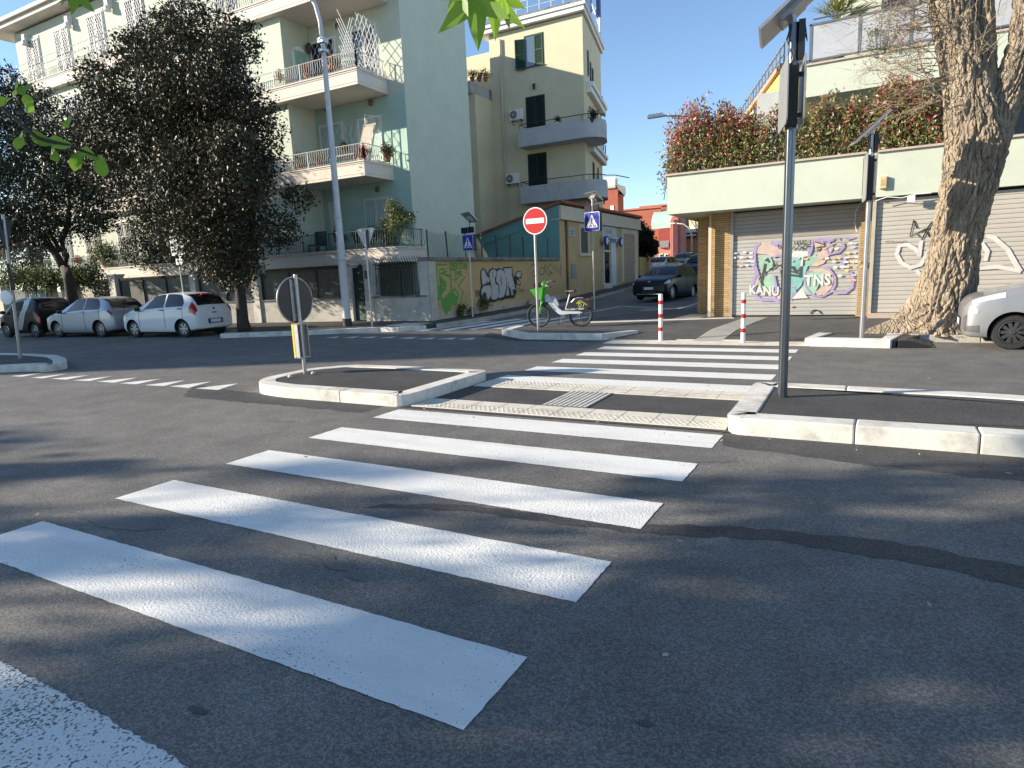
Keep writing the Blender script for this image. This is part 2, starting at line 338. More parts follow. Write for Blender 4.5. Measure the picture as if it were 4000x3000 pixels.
for i, (x, y, r) in enumerate([(-2.2, 1.33, .035), (-1.1, 1.35, .05), (-.6, 2.0, .025)]):
    flat('oil_stain', [(x+r*1.6*math.cos(a)*rnd.uniform(.7, 1.2), y+r*.6*math.sin(a)*rnd.uniform(.7, 1.2)) for a in [j*PI/7 for j in range(14)]], .003, STAIN)
SCUFF = paintmat('old_paint_ghost', (.33, .325, .31), .19)
for i, q in enumerate([[(-3.35, 2.62), (-3.0, 2.56), (-2.3, 2.42), (-2.35, 2.5), (-3.0, 2.68)], [(-3.1, 3.26), (-2.5, 3.1), (-1.7, 3.05), (-1.7, 3.2), (-2.4, 3.36)], [(-1.55, 5.1), (-1.2, 5.2), (-.8, 5.35), (-.95, 5.5), (-1.4, 5.3)],
        [(-5.2, 2.35), (-4.5, 2.3), (-4.1, 2.45), (-4.6, 2.52)], [(-6.2, 5.1), (-5.9, 5.25), (-5.8, 5.2)], [(-6.9, 10.9), (-6.5, 11.1), (-6.2, 11.0), (-6.5, 10.85)]]):
    flat('old_paint_ghost', rough(q, .03, .06, 20+i), .003, SCUFF)
# kerb stones in blocks with open joints
def inset(pts, w):
    n = len(pts); out = []
    a = sum(pts[i][0]*pts[(i+1) % n][1]-pts[(i+1) % n][0]*pts[i][1] for i in range(n)); sg = 1 if a > 0 else -1
    for i in range(n):
        p0, p1, p2 = Vector(pts[i-1]), Vector(pts[i]), Vector(pts[(i+1) % n])
        d1 = (p1-p0).normalized(); d2 = (p2-p1).normalized(); n1 = Vector((-d1.y, d1.x))*sg; n2 = Vector((-d2.y, d2.x))*sg
        m = (n1+n2); m = m/max(.35, m.length_squared)*2
        out.append(tuple(p1+m*w))
    return out
def roundc(pts, r=.25, n=5):
    """rounded corners of an outline"""
    out = []; k = len(pts)
    for i in range(k):
        p0, p1, p2 = Vector(pts[i-1]), Vector(pts[i]), Vector(pts[(i+1) % k]); e = min(r, (p0-p1).length*.45, (p2-p1).length*.45)
        a = p1+(p0-p1).normalized()*e; c = p1+(p2-p1).normalized()*e
        for j in range(n+1):
            t = j/n; out.append(tuple(a*(1-t)**2+p1*2*t*(1-t)+c*t*t))
    return out
def kerb_ring(name, outer, w, z1, fill, z0=-.05, blk=1.0, m=KERB, fillz=-.012):
    inner = inset(outer, w); n = len(outer); b = MB(); acc = 0
    for i in range(n):
        o0, o1, i0, i1 = Vector(outer[i]), Vector(outer[(i+1) % n]), Vector(inner[i]), Vector(inner[(i+1) % n])
        L = (o1-o0).length; k = max(1, round(L/blk)); g = .004/max(L, .01) if k > 1 or L > .5 else 0
        for j in range(k):
            t0, t1 = j/k+(g if j else 0), (j+1)/k-(g if j < k-1 else 0)
            q = [o0.lerp(o1, t0), o0.lerp(o1, t1), i0.lerp(i1, t1), i0.lerp(i1, t0)]
            b.prism([tuple(p) for p in q], z0, z1)
    bmesh.ops.remove_doubles(b.bm, verts=b.bm.verts, dist=.0008)
    o = structure(b.build(name, m, None, bevel=.014))
    if fill:
        f = MB(); f.prism(inner, z0, z1+fillz); f.build('asphalt_fill', fill, o)
    return o
def kerb_line(name, pts, w, z1, side=1, z0=-.05, blk=1.0, m=KERB, zf=None, parent=None):
    """open run of kerb stones; w is laid to the left of the run (side 1)"""
    b = MB(); P = [Vector(p) for p in pts]; n = len(P); nn = []
    for i in range(n):
        d = (P[min(i+1, n-1)]-P[max(i-1, 0)]).normalized(); nn.append(Vector((-d.y, d.x))*side*w)
    for i in range(n-1):
        L = (P[i+1]-P[i]).length; k = max(1, round(L/blk)); g = .004/L if L > .4 else 0
        for j in range(k):
            t0, t1 = j/k+(g if j else 0), (j+1)/k-(g if j < k-1 else 0)
            q = [P[i].lerp(P[i+1], t0), P[i].lerp(P[i+1], t1), (P[i+1]+nn[i+1]).lerp(P[i]+nn[i], 1-t1), (P[i]+nn[i]).lerp(P[i+1]+nn[i+1], t0)]
            za = zf(q[0].y) if zf else 0
            b.prism([tuple(p) for p in q], z0+za, z1+za)
    return structure(b.build(name, m, parent, bevel=.014))
isA = kerb_ring('traffic_island', roundc([(-8.36, 6.85), (-8.42, 7.9), (-7.9, 8.5), (-6.7, 8.55), (-5.03, 8.47), (-5.03, 6.30), (-7.3, 6.33), (-7.95, 6.45)], .22), .25, .16, A_new)
isB = kerb_ring('traffic_island', roundc([(-1.06, 6.25), (-1.06, 8.33), (1.0, 8.22), (1.55, 8.15), (2.6, 7.75), (8, 7.6), (8, 6.2), (3, 6.25)], .2), .26, .175, A_new)
isL = kerb_ring('traffic_island', roundc([(-21.5, 8.1), (-18.6, 8.3), (-17.2, 8.22), (-16.1, 7.85), (-15.2, 7.4), (-15.1, 6.95), (-15.7, 6.95), (-16.9, 6.3), (-19, 5.7), (-21.5, 5.6)], .35), .26, .15, A_new)
# left pavement with its white kerb, garden walls stand on its back edge
zP = .13
b = MB(); b.prism([(-12.25, 16.6), (-12.75, 16.0), (-13.45, 15.95), (-15.5, 14.75), (-18.05, 13.7), (-18.75, 15.35), (-24, 14.95), (-60, 11.8), (-60, 14.5), (-40.5, 16.2), (-20.6, 18.1), (-15.6, 18.9), (-13.0, 19.0), (-12.05, 19.0), (-12.05, 18)], -.05, zP)
pavL = structure(b.build('pavement', A_new))
kerb_line('kerb', [(-12.25, 16.6), (-12.75, 15.98), (-13.45, 15.95), (-15.5, 14.74), (-18.1, 13.6)], .26, .145, 1)
kerb_line('kerb', [(-18.3, 13.7), (-18.9, 15.15), (-24, 14.75), (-60, 11.6)], .2, .12, -1, m=KERB_OLD)
b = MB(); yy = [18.0, 20, 24, 27, 29.6, 32, 34, 38, 42.7, 50, 60]
for y0, y1 in zip(yy, yy[1:]):
    b.face([(-13.3, y0, gz(y0)+zP+.004), (-12.0, y0, gz(y0)+zP+.004), (-12.0, y1, gz(y1)+zP+.004), (-13.3, y1, gz(y1)+zP+.004)])
structure(b.build('pavement', A_new, None))
kerb_line('kerb', [(-12.05, y) for y in [17.0, 18.0]+yy[1:]], .22, .14, -1, m=KERB_OLD, zf=gz)
# right pavement, lowered to the road at the crossing
b = MB()
b.prism([(-8.5, 15.1), (-7.3, 14.2), (-5.2, 14.2), (-4.98, 14.9), (-4.98, 25), (-5.6, 23.5), (-6.9, 21), (-7.9, 18), (-8.6, 15.9)], -.05, zP)
b.prism([(-.78, 13.6), (-.4, 13.6), (.7, 13.5), (1.2, 14.62), (30, 13.2), (30, 25), (-.78, 25)], -.05, zP)
b.prism([(-4.98, 15.5), (-.78, 15.5), (-.78, 25), (-4.98, 25)], -.05, zP-.0015)
b.face([(-4.98, 14.10, .014), (-.78, 14.10, .014), (-.78, 15.5, zP-.0015), (-4.98, 15.5, zP-.0015)])
pavR = structure(b.build('pavement', A_pav))
kerb_line('kerb', [(-8.68, 16.3), (-8.5, 15.05), (-7.35, 14.1), (-5.22, 14.08), (-4.62, 15.0)], .26, .15, 1)
kerb_line('kerb', [(-.63, 14.7), (-.83, 13.55), (.62, 13.4), (.88, 14.55)], .27, .16, 1)
kerb_line('kerb', [(1.0, 14.52), (30, 13.1)], .2, .14, 1, m=KERB_OLD, blk=1.1)
# tactile paving: dome strips and ridged guide strips, real relief
def domes(name, x0, x1, y0, y1, z, flip=False, zs=0., parent=pavR):
    b = MB(); b.box(x0, x1, y0, y1, z-.03, z)
    n = round((x1-x0)/.4)
    half = (y0, (y0+y1)/2) if not flip else ((y0+y1)/2, y1)
    d = .066; r = .014; yv = half[0]+d/2
    row = 0
    while yv < half[1]:
        xv = x0+d/2+(d/2 if row % 2 else 0)
        while xv < x1-d/3:
            v0 = [b.bm.verts.new((xv+r*c, yv+r*s, z)) for c, s in ((1, 0), (0, 1), (-1, 0), (0, -1))]
            v1 = [b.bm.verts.new((xv+r*.55*c, yv+r*.55*s, z+.006)) for c, s in ((1, 0), (0, 1), (-1, 0), (0, -1))]
            for i in range(4): b.bm.faces.new((v0[i], v0[(i+1) % 4], v1[(i+1) % 4], v1[i]))
            b.bm.faces.new(v1); xv += d
        yv += d*.8; row += 1
    b.m = 1
    for i in range(1, n): x = x0+(x1-x0)*i/n; b.box(x-.003, x+.003, y0, y1, z, z+.0012)
    b.box(x0, x1, (y0+y1)/2-.002, (y0+y1)/2+.002, z, z+.0012)
    return b.build(name, [TACT, DARKGAP], parent, recalc=False)
domes('tactile_strip', -5.0, -1.08, 6.38, 6.88, .018, parent=road); domes('tactile_strip', -4.98, -1.06, 7.88, 8.38, .018, True, parent=road)
def ridges(name, c, d, wd, L, z, parent=pavR, zf=None, n=9):
    """ridged guide strip from c along d"""
    d = Vector(d).normalized(); nrm = Vector((-d.y, d.x)); b = MB(); c = Vector(c)
    zz = zf or (lambda p: z)
    S = max(1, int(L/.45))
    for k in range(S):
        for j in range(n):
            a0, a1 = -wd/2+wd*j/n, -wd/2+wd*(j+1)/n; am0 = a0+wd/n*.22; am1 = a1-wd/n*.22
            for (u, v, h, h2) in ((a0, am0, 0, .0), (am0, am0+.006, 0, .007), (am0+.006, am1-.006, .007, .007), (am1-.006, am1, .007, 0), (am1, a1, 0, 0)):
                P = [c+d*(L*k/S+(.004 if k else 0))+nrm*u, c+d*(L*(k+1)/S)+nrm*u, c+d*(L*(k+1)/S)+nrm*v, c+d*(L*k/S+(.004 if k else 0))+nrm*v]
                b.face([(P[0].x, P[0].y, zz(P[0])+h), (P[1].x, P[1].y, zz(P[1])+h), (P[2].x, P[2].y, zz(P[2])+h2), (P[3].x, P[3].y, zz(P[3])+h2)], 1 if (u == a0 or v == a1) else 0)
    return b.build(name, [TACT, mat('tactile_groove', (.30, .28, .24), .85, var=.2, scale=8)], parent, recalc=True)
ridges('guide_strip', (-3.08, 6.90), (0, 1), .60, .97, .016, road)
rampz = lambda p: max(.018, min(zP+.004, .018+(p.y-14.10)/1.4*(zP-.014)))
ridges('guide_strip', (-2.80, 14.1), (.075, 1), .60, 5.0, 0, pavR, rampz)
b = MB()
for i in range(10):
    x0 = -4.97+i*.42
    b.face([(x0, 13.40, .012), (x0+.415, 13.40, .012), (x0+.415, 14.12, .02), (x0, 14.12, .02)])
b.build('tactile_strip', TACT, pavR, recalc=False)
for x0, x1 in ((-3.5, -3.1), (-2.5, -2.1)):
    domes('tactile_strip', x0, x1, 14.15, 14.45, .03)
ridges('guide_strip', (-6.9, 17.55), (3.7, 1.35), .42, 4.1, zP+.004, pavR, None, 6)
ridges('guide_strip', (-4.35, 18.6), (.05, 1), .75, 1.9, zP+.004, pavR, None, 10)
domes('tactile_strip', -13.7, -12.6, 16.4, 17.5, zP+.003, parent=pavL)
# dropped kerb ramp of black rubber by the small kerb
# ================================================================ buildings and walls
GRN = mat('pale_green_plaster', (.51, .55, .455), .9, var=.05, scale=1.2, bump=.12, bscale=25, dirt=(.40, .46, .38), dscale=.5, dlo=.55, dhi=.85)
MINT = mat('mint_plaster', (.40, .56, .49), .9, var=.06, scale=1.2, bump=.12, bscale=25, dirt=(.33, .46, .41), dscale=.5, dlo=.55, dhi=.85)
CREAM = mat('balcony_cream', (.66, .60, .53), .85, var=.05, scale=1.5, bump=.08, bscale=30, dirt=(.42, .36, .30), dscale=1.0, dlo=.6, dhi=.85)
WHITE = mat('white_trim', (.74, .73, .70), .7, var=.04, scale=2)
WMETAL = mat('white_metal', (.70, .70, .68), .5, var=.05, scale=6)
GREY = mat('grey_plaster', (.40, .41, .41), .9, var=.08, scale=1.5)
YEL = mat('yellow_plaster', (.64, .56, .39), .9, var=.06, scale=.9, bump=.12, bscale=25, dirt=(.50, .43, .28), dscale=.45, dlo=.55, dhi=.85)
OCHRE = mat('ochre_plaster', (.50, .35, .17), .9, var=.07, scale=1.2, bump=.15, bscale=25, dirt=(.40, .31, .19), dscale=.7, dlo=.52, dhi=.8)
TEAL = mat('teal_plaster', (.16, .33, .31), .9, var=.08, scale=1.2, bump=.12, bscale=25, dirt=(.12, .24, .24), dscale=.7)
BEIGE = mat('beige_trim', (.60, .51, .39), .85, var=.05, scale=2)
TRAV = mat('travertine', (.48, .45, .39), .85, var=.1, scale=3, bump=.25, bscale=18, dirt=(.27, .25, .22), dscale=1.1, dlo=.5, dhi=.75)
STONE_D = mat('weathered_coping', (.24, .22, .20), .95, var=.35, scale=5, bump=.6, bscale=18, dirt=(.07, .065, .06), dscale=2.5, dlo=.45, dhi=.65)
GLASS = glassmat('window_glass', (.008, .011, .013)); GLASSB = mat('bright_glass', (.10, .14, .20), .05, var=0, spec=.9)
SHUT_G = mat('green_shutter', (.018, .06, .035), .6, var=.12, scale=8)
SHUT_GD = mat('dark_green_shutter', (.012, .022, .020), .6, var=.12, scale=8)
IRON = mat('dark_iron', (.03, .032, .033), .55, var=.2, scale=10); IRONW = mat('pale_iron', (.45, .46, .44), .5, var=.1, scale=8)
IRONG = mat('green_iron', (.02, .055, .045), .55, var=.2, scale=8)
TILE = mat('roof_tile', (.30, .12, .065), .9, var=.35, scale=9, bump=.3, bscale=14, dirt=(.10, .07, .05), dscale=3)
BRICK = brickmat('thin_brick', (.50, .33, .15), (.40, .25, .11), (.16, .11, .07), .26, .062)
ROLL = mat('roller_shutter', (.41, .40, .37), .5, metal=.15, var=.06, scale=2, dirt=(.38, .35, .30), dscale=.9, dlo=.55, dhi=.85, stretch=(1, 1, 2))
ROLL_BR = mat('brown_roller_shutter', (.30, .265, .23), .5, metal=.1, var=.07, scale=2)
RED = mat('brick_red_render', (.37, .115, .075), .9, var=.1, scale=.8, dirt=(.30, .10, .07), dscale=.3)
PINKR = mat('pink_render', (.47, .21, .17), .9, var=.08, scale=.8)
WOODB = mat('brown_wood', (.11, .055, .03), .5, var=.25, scale=6)
I4 = Matrix()
def face_x(x, y=0, z=0): return Matrix(((0, -1, 0, x), (1, 0, 0, y), (0, 0, 1, z), (0, 0, 0, 1)))   # local x -> +Y, depth -> -X
def xf(b, M): bmesh.ops.transform(b.bm, matrix=M, verts=b.bm.verts); return b
def opening(par, M, x0, x1, z0, z1, name='window', fw=.07, fm=WHITE, pm=GLASS, mull=1, sill=False, proud=.03):
    """frame and pane standing on a wall plane (local y = 0, outside is -y)"""
    b = MB(); p = proud
    b.box(x0-fw, x0, -p, .03, z0, z1); b.box(x1, x1+fw, -p, .03, z0, z1); b.box(x0-fw, x1+fw, -p, .03, z1, z1+fw)
    if sill: b.box(x0-fw*1.6, x1+fw*1.6, -p*3, .03, z0-fw*.8, z0)
    for i in range(1, mull): xm = x0+(x1-x0)*i/mull; b.box(xm-.025, xm+.025, -p*.6, .03, z0, z1)
    o = xf(b, M).build(name, fm, par)
    b = MB(); b.box(x0, x1, -.006, .03, z0, z1); xf(b, M).build('pane', pm, o); return o
def grille(par, M, x0, x1, z0, z1, style='bars', m=WMETAL, y=-.07, n=9, name='grille'):
    b = MB(); t = .022; W = x1-x0; H = z1-z0
    for zz in (z0, z1-t): b.box(x0, x1, y, y+t, zz, zz+t)
    for xx in (x0, (x0+x1)/2-t/2, x1-t): b.box(xx, xx+t, y-.004, y+t-.004, z0, z1)
    if style == 'bars':
        for i in range(1, n): xx = x0+W*i/n; b.box(xx-.011, xx+.011, y+.002, y+.018, z0+t, z1-t)
        for zz in (z0+H*.33, z0+H*.68): b.box(x0+t, x1-t, y-.006, y+.012, zz, zz+.02)
    elif style == 'diamond':
        k = max(2, round(W/.16)); s = W/k; j = -int(H/s)-1
        for d in (1, -1):
            for i in range(-int(H/(s*1.7))-2, k+int(H/(s*1.7))+2):
                pts = []
                for zz in (z0, z1):
                    pts.append((x0+i*s+d*(zz-z0)/1.7, zz))
                (xa, za), (xb, zb) = pts
                if xa == xb: continue
                ta, tb = sorted(((x0-xa)/(xb-xa), (x1-xa)/(xb-xa))); ta = max(0, ta); tb = min(1, tb)
                if tb-ta < .01: continue
                b.beam((xa+(xb-xa)*ta, y+.006*d, za+(zb-za)*ta), (xa+(xb-xa)*tb, y+.006*d, za+(zb-za)*tb), .016, .01)
    else:   # wavy vertical bars that meet and part: rows of long hexagons
        k = max(3, round(W/.16)); s = W/k; r = .25
        for i in range(k+1):
            pts = []; zz = z0; q = 0
            while zz < z1:
                pts.append((min(x1, max(x0, x0+i*s+(s*.36 if (q//2+i) % 2 else -s*.36))), y+.008, zz)); zz += r*.55 if q % 2 == 0 else r*.45; q += 1
            for a, c in zip(pts, pts[1:]): b.beam(a, c, .013, .010)
    return xf(b, M).build(name, m, par)
def louvres(par, M, x0, x1, z0, z1, y=-.05, m=SHUT_G, name='shutter', t=.035, tilt=1):
    b = MB(); fw = .06
    b.box(x0, x0+fw, y, y+t, z0, z1); b.box(x1-fw, x1, y, y+t, z0, z1); b.box(x0+fw, x1-fw, y, y+t, z0, z0+fw*1.4); b.box(x0+fw, x1-fw, y, y+t, z1-fw, z1)
    zm = (z0+z1)/2; b.box(x0+fw, x1-fw, y, y+t, zm-.03, zm+.03)
    z = z0+fw*1.4
    while z < z1-fw-.03:
        b.face([(x0+fw, y+.003, z), (x1-fw, y+.003, z), (x1-fw, y+t-.005, z+.045), (x0+fw, y+t-.005, z+.045)]); z += .055
    b.box(x0+fw, x1-fw, y+t-.004, y+t, z0+fw, z1-fw)
    return xf(b, M).build(name, m, par)
def railing(par, pts, z0, h, m=IRONW, mid=True, gap=.12, belly=.07, r=.016, name='railing', out=(0, -1)):
    b = MB()
    P = [Vector(p) for p in pts]
    b.tube([(p.x, p.y, z0+h) for p in P], r, 6)
    if mid: b.tube([(p.x, p.y, z0+h*.72) for p in P], r*.7, 6)
    b.tube([(p.x, p.y, z0+.06) for p in P], r*.6, 6)
    for p, q in zip(P, P[1:]):
        L = (q-p).length; n = max(1, int(L/gap)); d = (q-p).normalized(); o = Vector((d.y, -d.x))
        for i in range(n+1):
            c = p.lerp(q, i/n)
            if i % 12 == 0: b.beam((c.x, c.y, z0-.1), (c.x, c.y, z0+h), .03); continue
            prof = [(0, h*.72 if mid else h), (-.01, h*.55), (belly, h*.25), (.01, .06)] if belly else [(0, h), (0, .06)]
            L3 = [(c.x+o.x*u, c.y+o.y*u, z0+v) for u, v in prof]
            for a, e in zip(L3, L3[1:]): b.beam(a, e, .012)
    return b.build(name, m, par)
def balcony(par, x0, x1, y0, y1, zt, h=.57, m=CREAM, name='balcony'):
    b = MB()
    b.box(x0-.05, x1+.05, y0-.05, y1-.002, zt-.05, zt); b.box(x0-.02, x1+.02, y0-.02, y1-.002, zt-.11, zt-.05)
    b.box(x0, x1, y0, y1-.002, zt-h, zt-.11); b.box(x0-.012, x1+.012, y0-.012, y1-.002, zt-h+.1, zt-h+.115)
    return b.build(name, m, par, bevel=.008)
# ---------------------------------------------------------------- pale green apartment house on the left corner
Yf = 21.0
gb = thing('apartment_building', 'pale green apartment house with long cream balconies at the street corner', 'building', (-28, Yf, 0))
gb.location = (0, 0, 0)
b = MB()
b.box(-40.2, -15.68, Yf, 25.7, -.2, 15.4); b.box(-40.2, -22.4, 25.7, 34.4, -.2, 15.4)
gw = b.build('wall', [GRN, MINT], gb)
b = MB(); b.box(-40.0, -20.45, 19.55, Yf-.003, 2.9, 15.3); b.build('wall', GRN, gb)         # the part that stands forward behind the tree
b = MB(); b.box(-20.4, -15.70, Yf-.012, Yf-.001, 2.3, 8.75); b.build('wall_panel', MINT, gb)
b = MB(); b.box(-41.6, -15.3, 18.9, 26.1, 15.4, 15.62); b.box(-41.75, -15.15, 18.75, 26.2, 15.62, 15.8); b.box(-41.4, -22.2, 26.3, 34.6, 15.42, 15.8); b.box(-38.8, -17, 21.5, 25, 15.8, 17.2); b.box(-39, -16.8, 21.3, 25.2, 17.2, 17.34); b.build('roof', CREAM, gb, bevel=.01)
b = MB(); b.box(-40.0, -15.9, Yf-.02, Yf+.1, -.1, 2.3); b.build('basement', mat('basement_plaster', (.30, .33, .27), .9, var=.1, scale=1), gb)
for zt, xe in ((2.86, -15.15), (6.12, -16.48), (9.37, -16.48), (12.62, -16.2)):
    bl = balcony(gb, -41.2 if zt > 12 else (-40.3 if zt < 3 else -39.6), xe, 19.25, Yf-.004, zt)
    x0 = -41.2 if zt > 12 else (-40.3 if zt < 3 else -39.6)
    railing(bl, [(x0+.03, Yf-.1), (x0+.03, 19.3), (xe-.03, 19.3)] + ([(xe-.03, Yf-.1)]), zt, 1.0 if zt > 12 else (.62 if zt > 3 else .68), IRONW if zt > 3 else IRONG, mid=zt > 12, belly=.06)
MF = Matrix.Translation((0, Yf, 0)); MF2 = Matrix.Translation((0, 19.55, 0))
for x0, x1, z0, z1, st in ((-21.05+1.0, -19.75+.0, 3.2, 4.95, 'bars'), (-18.08, -16.93, 2.9, 4.9, 'bars'), (-20.2, -19.0, 6.2, 8.1, 'hex'), (-18.08, -16.98, 6.0, 8.05, 'door'), (-20.3, -19.05, 9.45, 11.38, 'hex'), (-18.06, -16.93, 9.4, 11.4, 'diamond')):
    w_ = opening(gb, MF, x0, x1, z0, z1, mull=2, name='window' if z1-z0 < 1.9 else 'balcony_door', proud=.035, pm=WOODB if st == 'door' else GLASS)
    if st != 'door': grille(w_, MF, x0+.01, x1-.01, z0+.02, z1-.02, st)
    else:
        grille(w_, MF, x0-.75, x0-.1, z0, z1-.1, 'hex', y=-.06)
        b = MB(); Mo = Matrix.Translation((x1-.02, Yf-.06, 0))@Matrix.Rotation(math.radians(65), 4, 'Z')
        b2 = grille(w_, Mo, -.62, 0, z0, z1, 'hex', y=-.02)
# windows of the part behind the tree
for zt in (2.9, 6.12, 9.37, 12.62):
    for xc in (-38.4, -35.6, -32.6, -29.5, -26.4, -23.4):
        if zt < 3 and xc > -30: continue
        w_ = opening(gb, MF2, xc-.65, xc+.65, zt+.05, zt+2.15, mull=2, name='balcony_door')
        grille(w_, MF2, xc-.64, xc+.64, zt+.07, zt+2.1, 'bars' if zt < 3 else ('diamond' if zt > 12 else 'hex'))
b = MB(); Ma = face_x(-20.45, 0, 0); xf(b, I4)
a0 = [(20.45+.42*math.cos(t), 10.75+.42*math.sin(t)) for t in [PI*i/10 for i in range(11)]]
b.extrude([(-20.452, y, z) for y, z in [(20.87, 9.45)]+a0+[(20.03, 9.45)]], (.03, 0, 0)); ar = b.build('window', WHITE, gb)
b = MB()
for i in range(30):
    z = 9.55+i*.05
    if z < 11.0: b.box(-20.44, -20.40+.012, 20.12, 20.78, z, z+.028)
b.build('shutter', mat('mint_shutter', (.35, .60, .52), .6), ar)
# lamps on the wall
for x, z in ((-18.75, 11.75), (-17.35, 8.62), (-19.7, 8.75), (-17.35, 5.3)):
    b = MB(); b.lathe([(.0, -.16), (.09, -.14), (.13, 0), (.09, .14), (0, .16)], Matrix.Translation((x, Yf-.06, z))@Matrix.Diagonal((1, .45, .75, 1)), 14)
    b.build('wall_light', mat('dull_brass', (.22, .17, .09), .4, .5), gb, smooth=True)
lt = MB(); lt.lathe([(0, -.2), (.06, -.17), (.11, .05), (.12, .07), (.03, .2), (0, .22)], Matrix.Translation((-20.9+.0, 20.3-.1, 11.0)), 6); lt.beam((-20.45, 20.3, 11.15), (-20.9, 20.2, 11.2), .02)
lt.bm.free()
b = MB(); b.lathe([(0, -.22), (.07, -.18), (.13, .06), (.14, .08), (.04, .2), (0, .24)], Matrix.Translation((-19.95-.3, Yf-.22, 11.15)), 6); b.beam((-20.25, Yf, 11.35), (-20.25, Yf-.22, 11.38), .02)
b.build('lantern', IRON, gb)
for x in (-38.7, -34.6, -31.2, -27.4):
    b = MB(); b.box(x-.12, x+.12, 19.3, 19.548, 14.72, 15.0); b.lathe([(.13, 0), (.16, -.22), (0, -.24)], Matrix.Translation((x, 19.36, 14.72)), 12); b.build('wall_light', WHITE, gb)
# ---------------------------------------------------------------- things on the green house's balconies
t = thing('lattice_screen', 'white fan of diagonal laths standing up at the end of the upper balcony', 'trellis', (-16.6, 19.4, 9.37))
b = MB()
def fan(b, o, ux, W, H, lean):
    """stretched lath lattice, spreading to the top"""
    for d in (1, -1):
        for i in range(-3, 10):
            a = (i*W/7, 0); c = (i*W/7+d*H/2.1, H)
            P = []
            for k in range(9):
                t_ = k/8; u = a[0]+(c[0]-a[0])*t_; z = H*t_
                if -.001 <= u <= W+.001: P.append((u, z))
            if len(P) < 2: continue
            P3 = [(ux.x*u*(1+.12*z/H)+.012*d*ux.y, ux.y*u*(1+.12*z/H)+.012*d*ux.x, z+lean*u*z/H) for u, z in P]
            for p, q in zip(P3, P3[1:]): b.beam(p, q, .024, .01)
fan(b, None, Vector((0, 1, 0)), 1.55, 2.0, .0); b.build('lath_panel', WMETAL, t)
b = MB(); fan(b, None, Vector((-1, 0.02, 0)), .75, 2.35, .25); b.build('lath_panel', WMETAL, t)
t = thing('deck_chair', 'folded wooden and canvas deck chair leaning on the middle balcony', 'chair', (-17.0, 19.75, 6.05))
b = MB()
for x in (-.3, .3): b.beam((x, 0, 0), (x+.25, .35, 1.55), .05)
b.beam((-.3, 0, .1), (.3, 0, .1), .04); b.beam((-.05, .35, 1.5), (.55, .35, 1.5), .05); b.build('frame', mat('pale_wood', (.42, .34, .24), .6), t)
b = MB(); b.face([(-.25, -.03, .15), (.25, -.03, .15), (.48, .29, 1.45), (-.03, .29, 1.45)]); b.build('seat', mat('canvas', (.46, .42, .35), .9), t)
# ---------------------------------------------------------------- garden wall of the green house
gwl = thing('garden_wall', 'low stone garden wall with square pillars in front of the green house', 'wall', (-19, 18.3, 0)); gwl.location = (0, 0, 0)
Wy = lambda x: 18.35+min(0, (x+17.3))*.155
b = MB()
for x0, x1 in ((-15.95, -13.2), (-21.2, -17.05), (-24.4, -21.5), (-29.0, -24.7), (-40, -33.5)):
    k = max(1, int((x1-x0)/1.3))
    for i in range(k):
        a, c = x0+(x1-x0)*i/k, x0+(x1-x0)*(i+1)/k
        b.extrude([(a, Wy(a), 0), (c, Wy(c), 0), (c, Wy(c)+.3, 0), (a, Wy(a)+.3, 0)], (0, 0, .98))
bmesh.ops.remove_doubles(b.bm, verts=b.bm.verts, dist=.001)
b.build('wall', TRAV, gwl)
b = MB()
for x0, x1 in ((-15.9, -13.3), (-21.2, -17.1), (-24.4, -21.5), (-29.0, -24.7)): b.extrude([(x0, Wy(x0)-.04, .98), (x1, Wy(x1)-.04, .98), (x1, Wy(x1)+.34, .98), (x0, Wy(x0)+.34, .98)], (0, 0, .06))
b.build('coping', STONE_D, gwl)
for x, w_, h in ((-13.38, .46, 2.3), (-15.95, .42, 2.2), (-17.0, .42, 2.2), (-21.35, .42, 2.35), (-24.55, .36, 2.25), (-29.1, .5, 2.3), (-32.0, .9, 2.5), (-33.3, .3, 2.2), (-36.6, .55, 2.3), (-40.2, .6, 2.2)):
    b = MB(); y = Wy(x); b.box(x-w_/2, x+w_/2, y-.03, y+.4, 0, h)
    if x < -13.5: b.box(x-w_/2-.04, x+w_/2+.04, y-.07, y+.44, h, h+.09)
    b.build('pillar', TRAV if x > -30 else mat('cream_pillar', (.52, .47, .37), .9, var=.1, scale=2), gwl, bevel=.015)
# metal infill: bars by the gate, solid dark sheets further left
b = MB()
for i in range(19):
    x = -15.65+i*.117; y = Wy(x)+.1
    for a, c in zip([(0, 1.12), (0, 2.15), (-.03, 2.3), (-.12, 2.42)], [(0, 2.15), (-.03, 2.3), (-.12, 2.42)]): b.beam((x, y+a[0], a[1]), (x, y+c[0], c[1]), .016)
for z in (1.14, 2.05, 2.16): b.beam((-15.7, Wy(-15)+.1, z), (-13.6, Wy(-15)+.1, z), .02)
b.beam((-14.55, Wy(-14.5)+.1, 1.04), (-14.55, Wy(-14.5)+.1, 2.2), .05)
b.build('railing', IRON, gwl)
b = MB()
for x0, x1 in ((-21.1, -17.2), (-24.3, -21.6), (-28.8, -24.8)):
    b.extrude([(x0, Wy(x0)+.14, 1.04), (x1, Wy(x1)+.14, 1.04), (x1, Wy(x1)+.16, 1.04), (x0, Wy(x0)+.16, 1.04)], (0, 0, 1.05))
b.build('sheet_panel', mat('dark_sheet', (.075, .075, .062), .5, var=.35, scale=1.2, dirt=(.15, .14, .11), dscale=1.5), gwl)
b = MB()
for x0, x1 in ((-21.1, -17.2), (-24.3, -21.6), (-28.8, -24.8)):
    k = max(2, round((x1-x0)/1.15))
    for i in range(k+1): x = x0+(x1-x0)*i/k; b.beam((x, Wy(x)+.11, 1.02), (x, Wy(x)+.11, 2.2), .045)
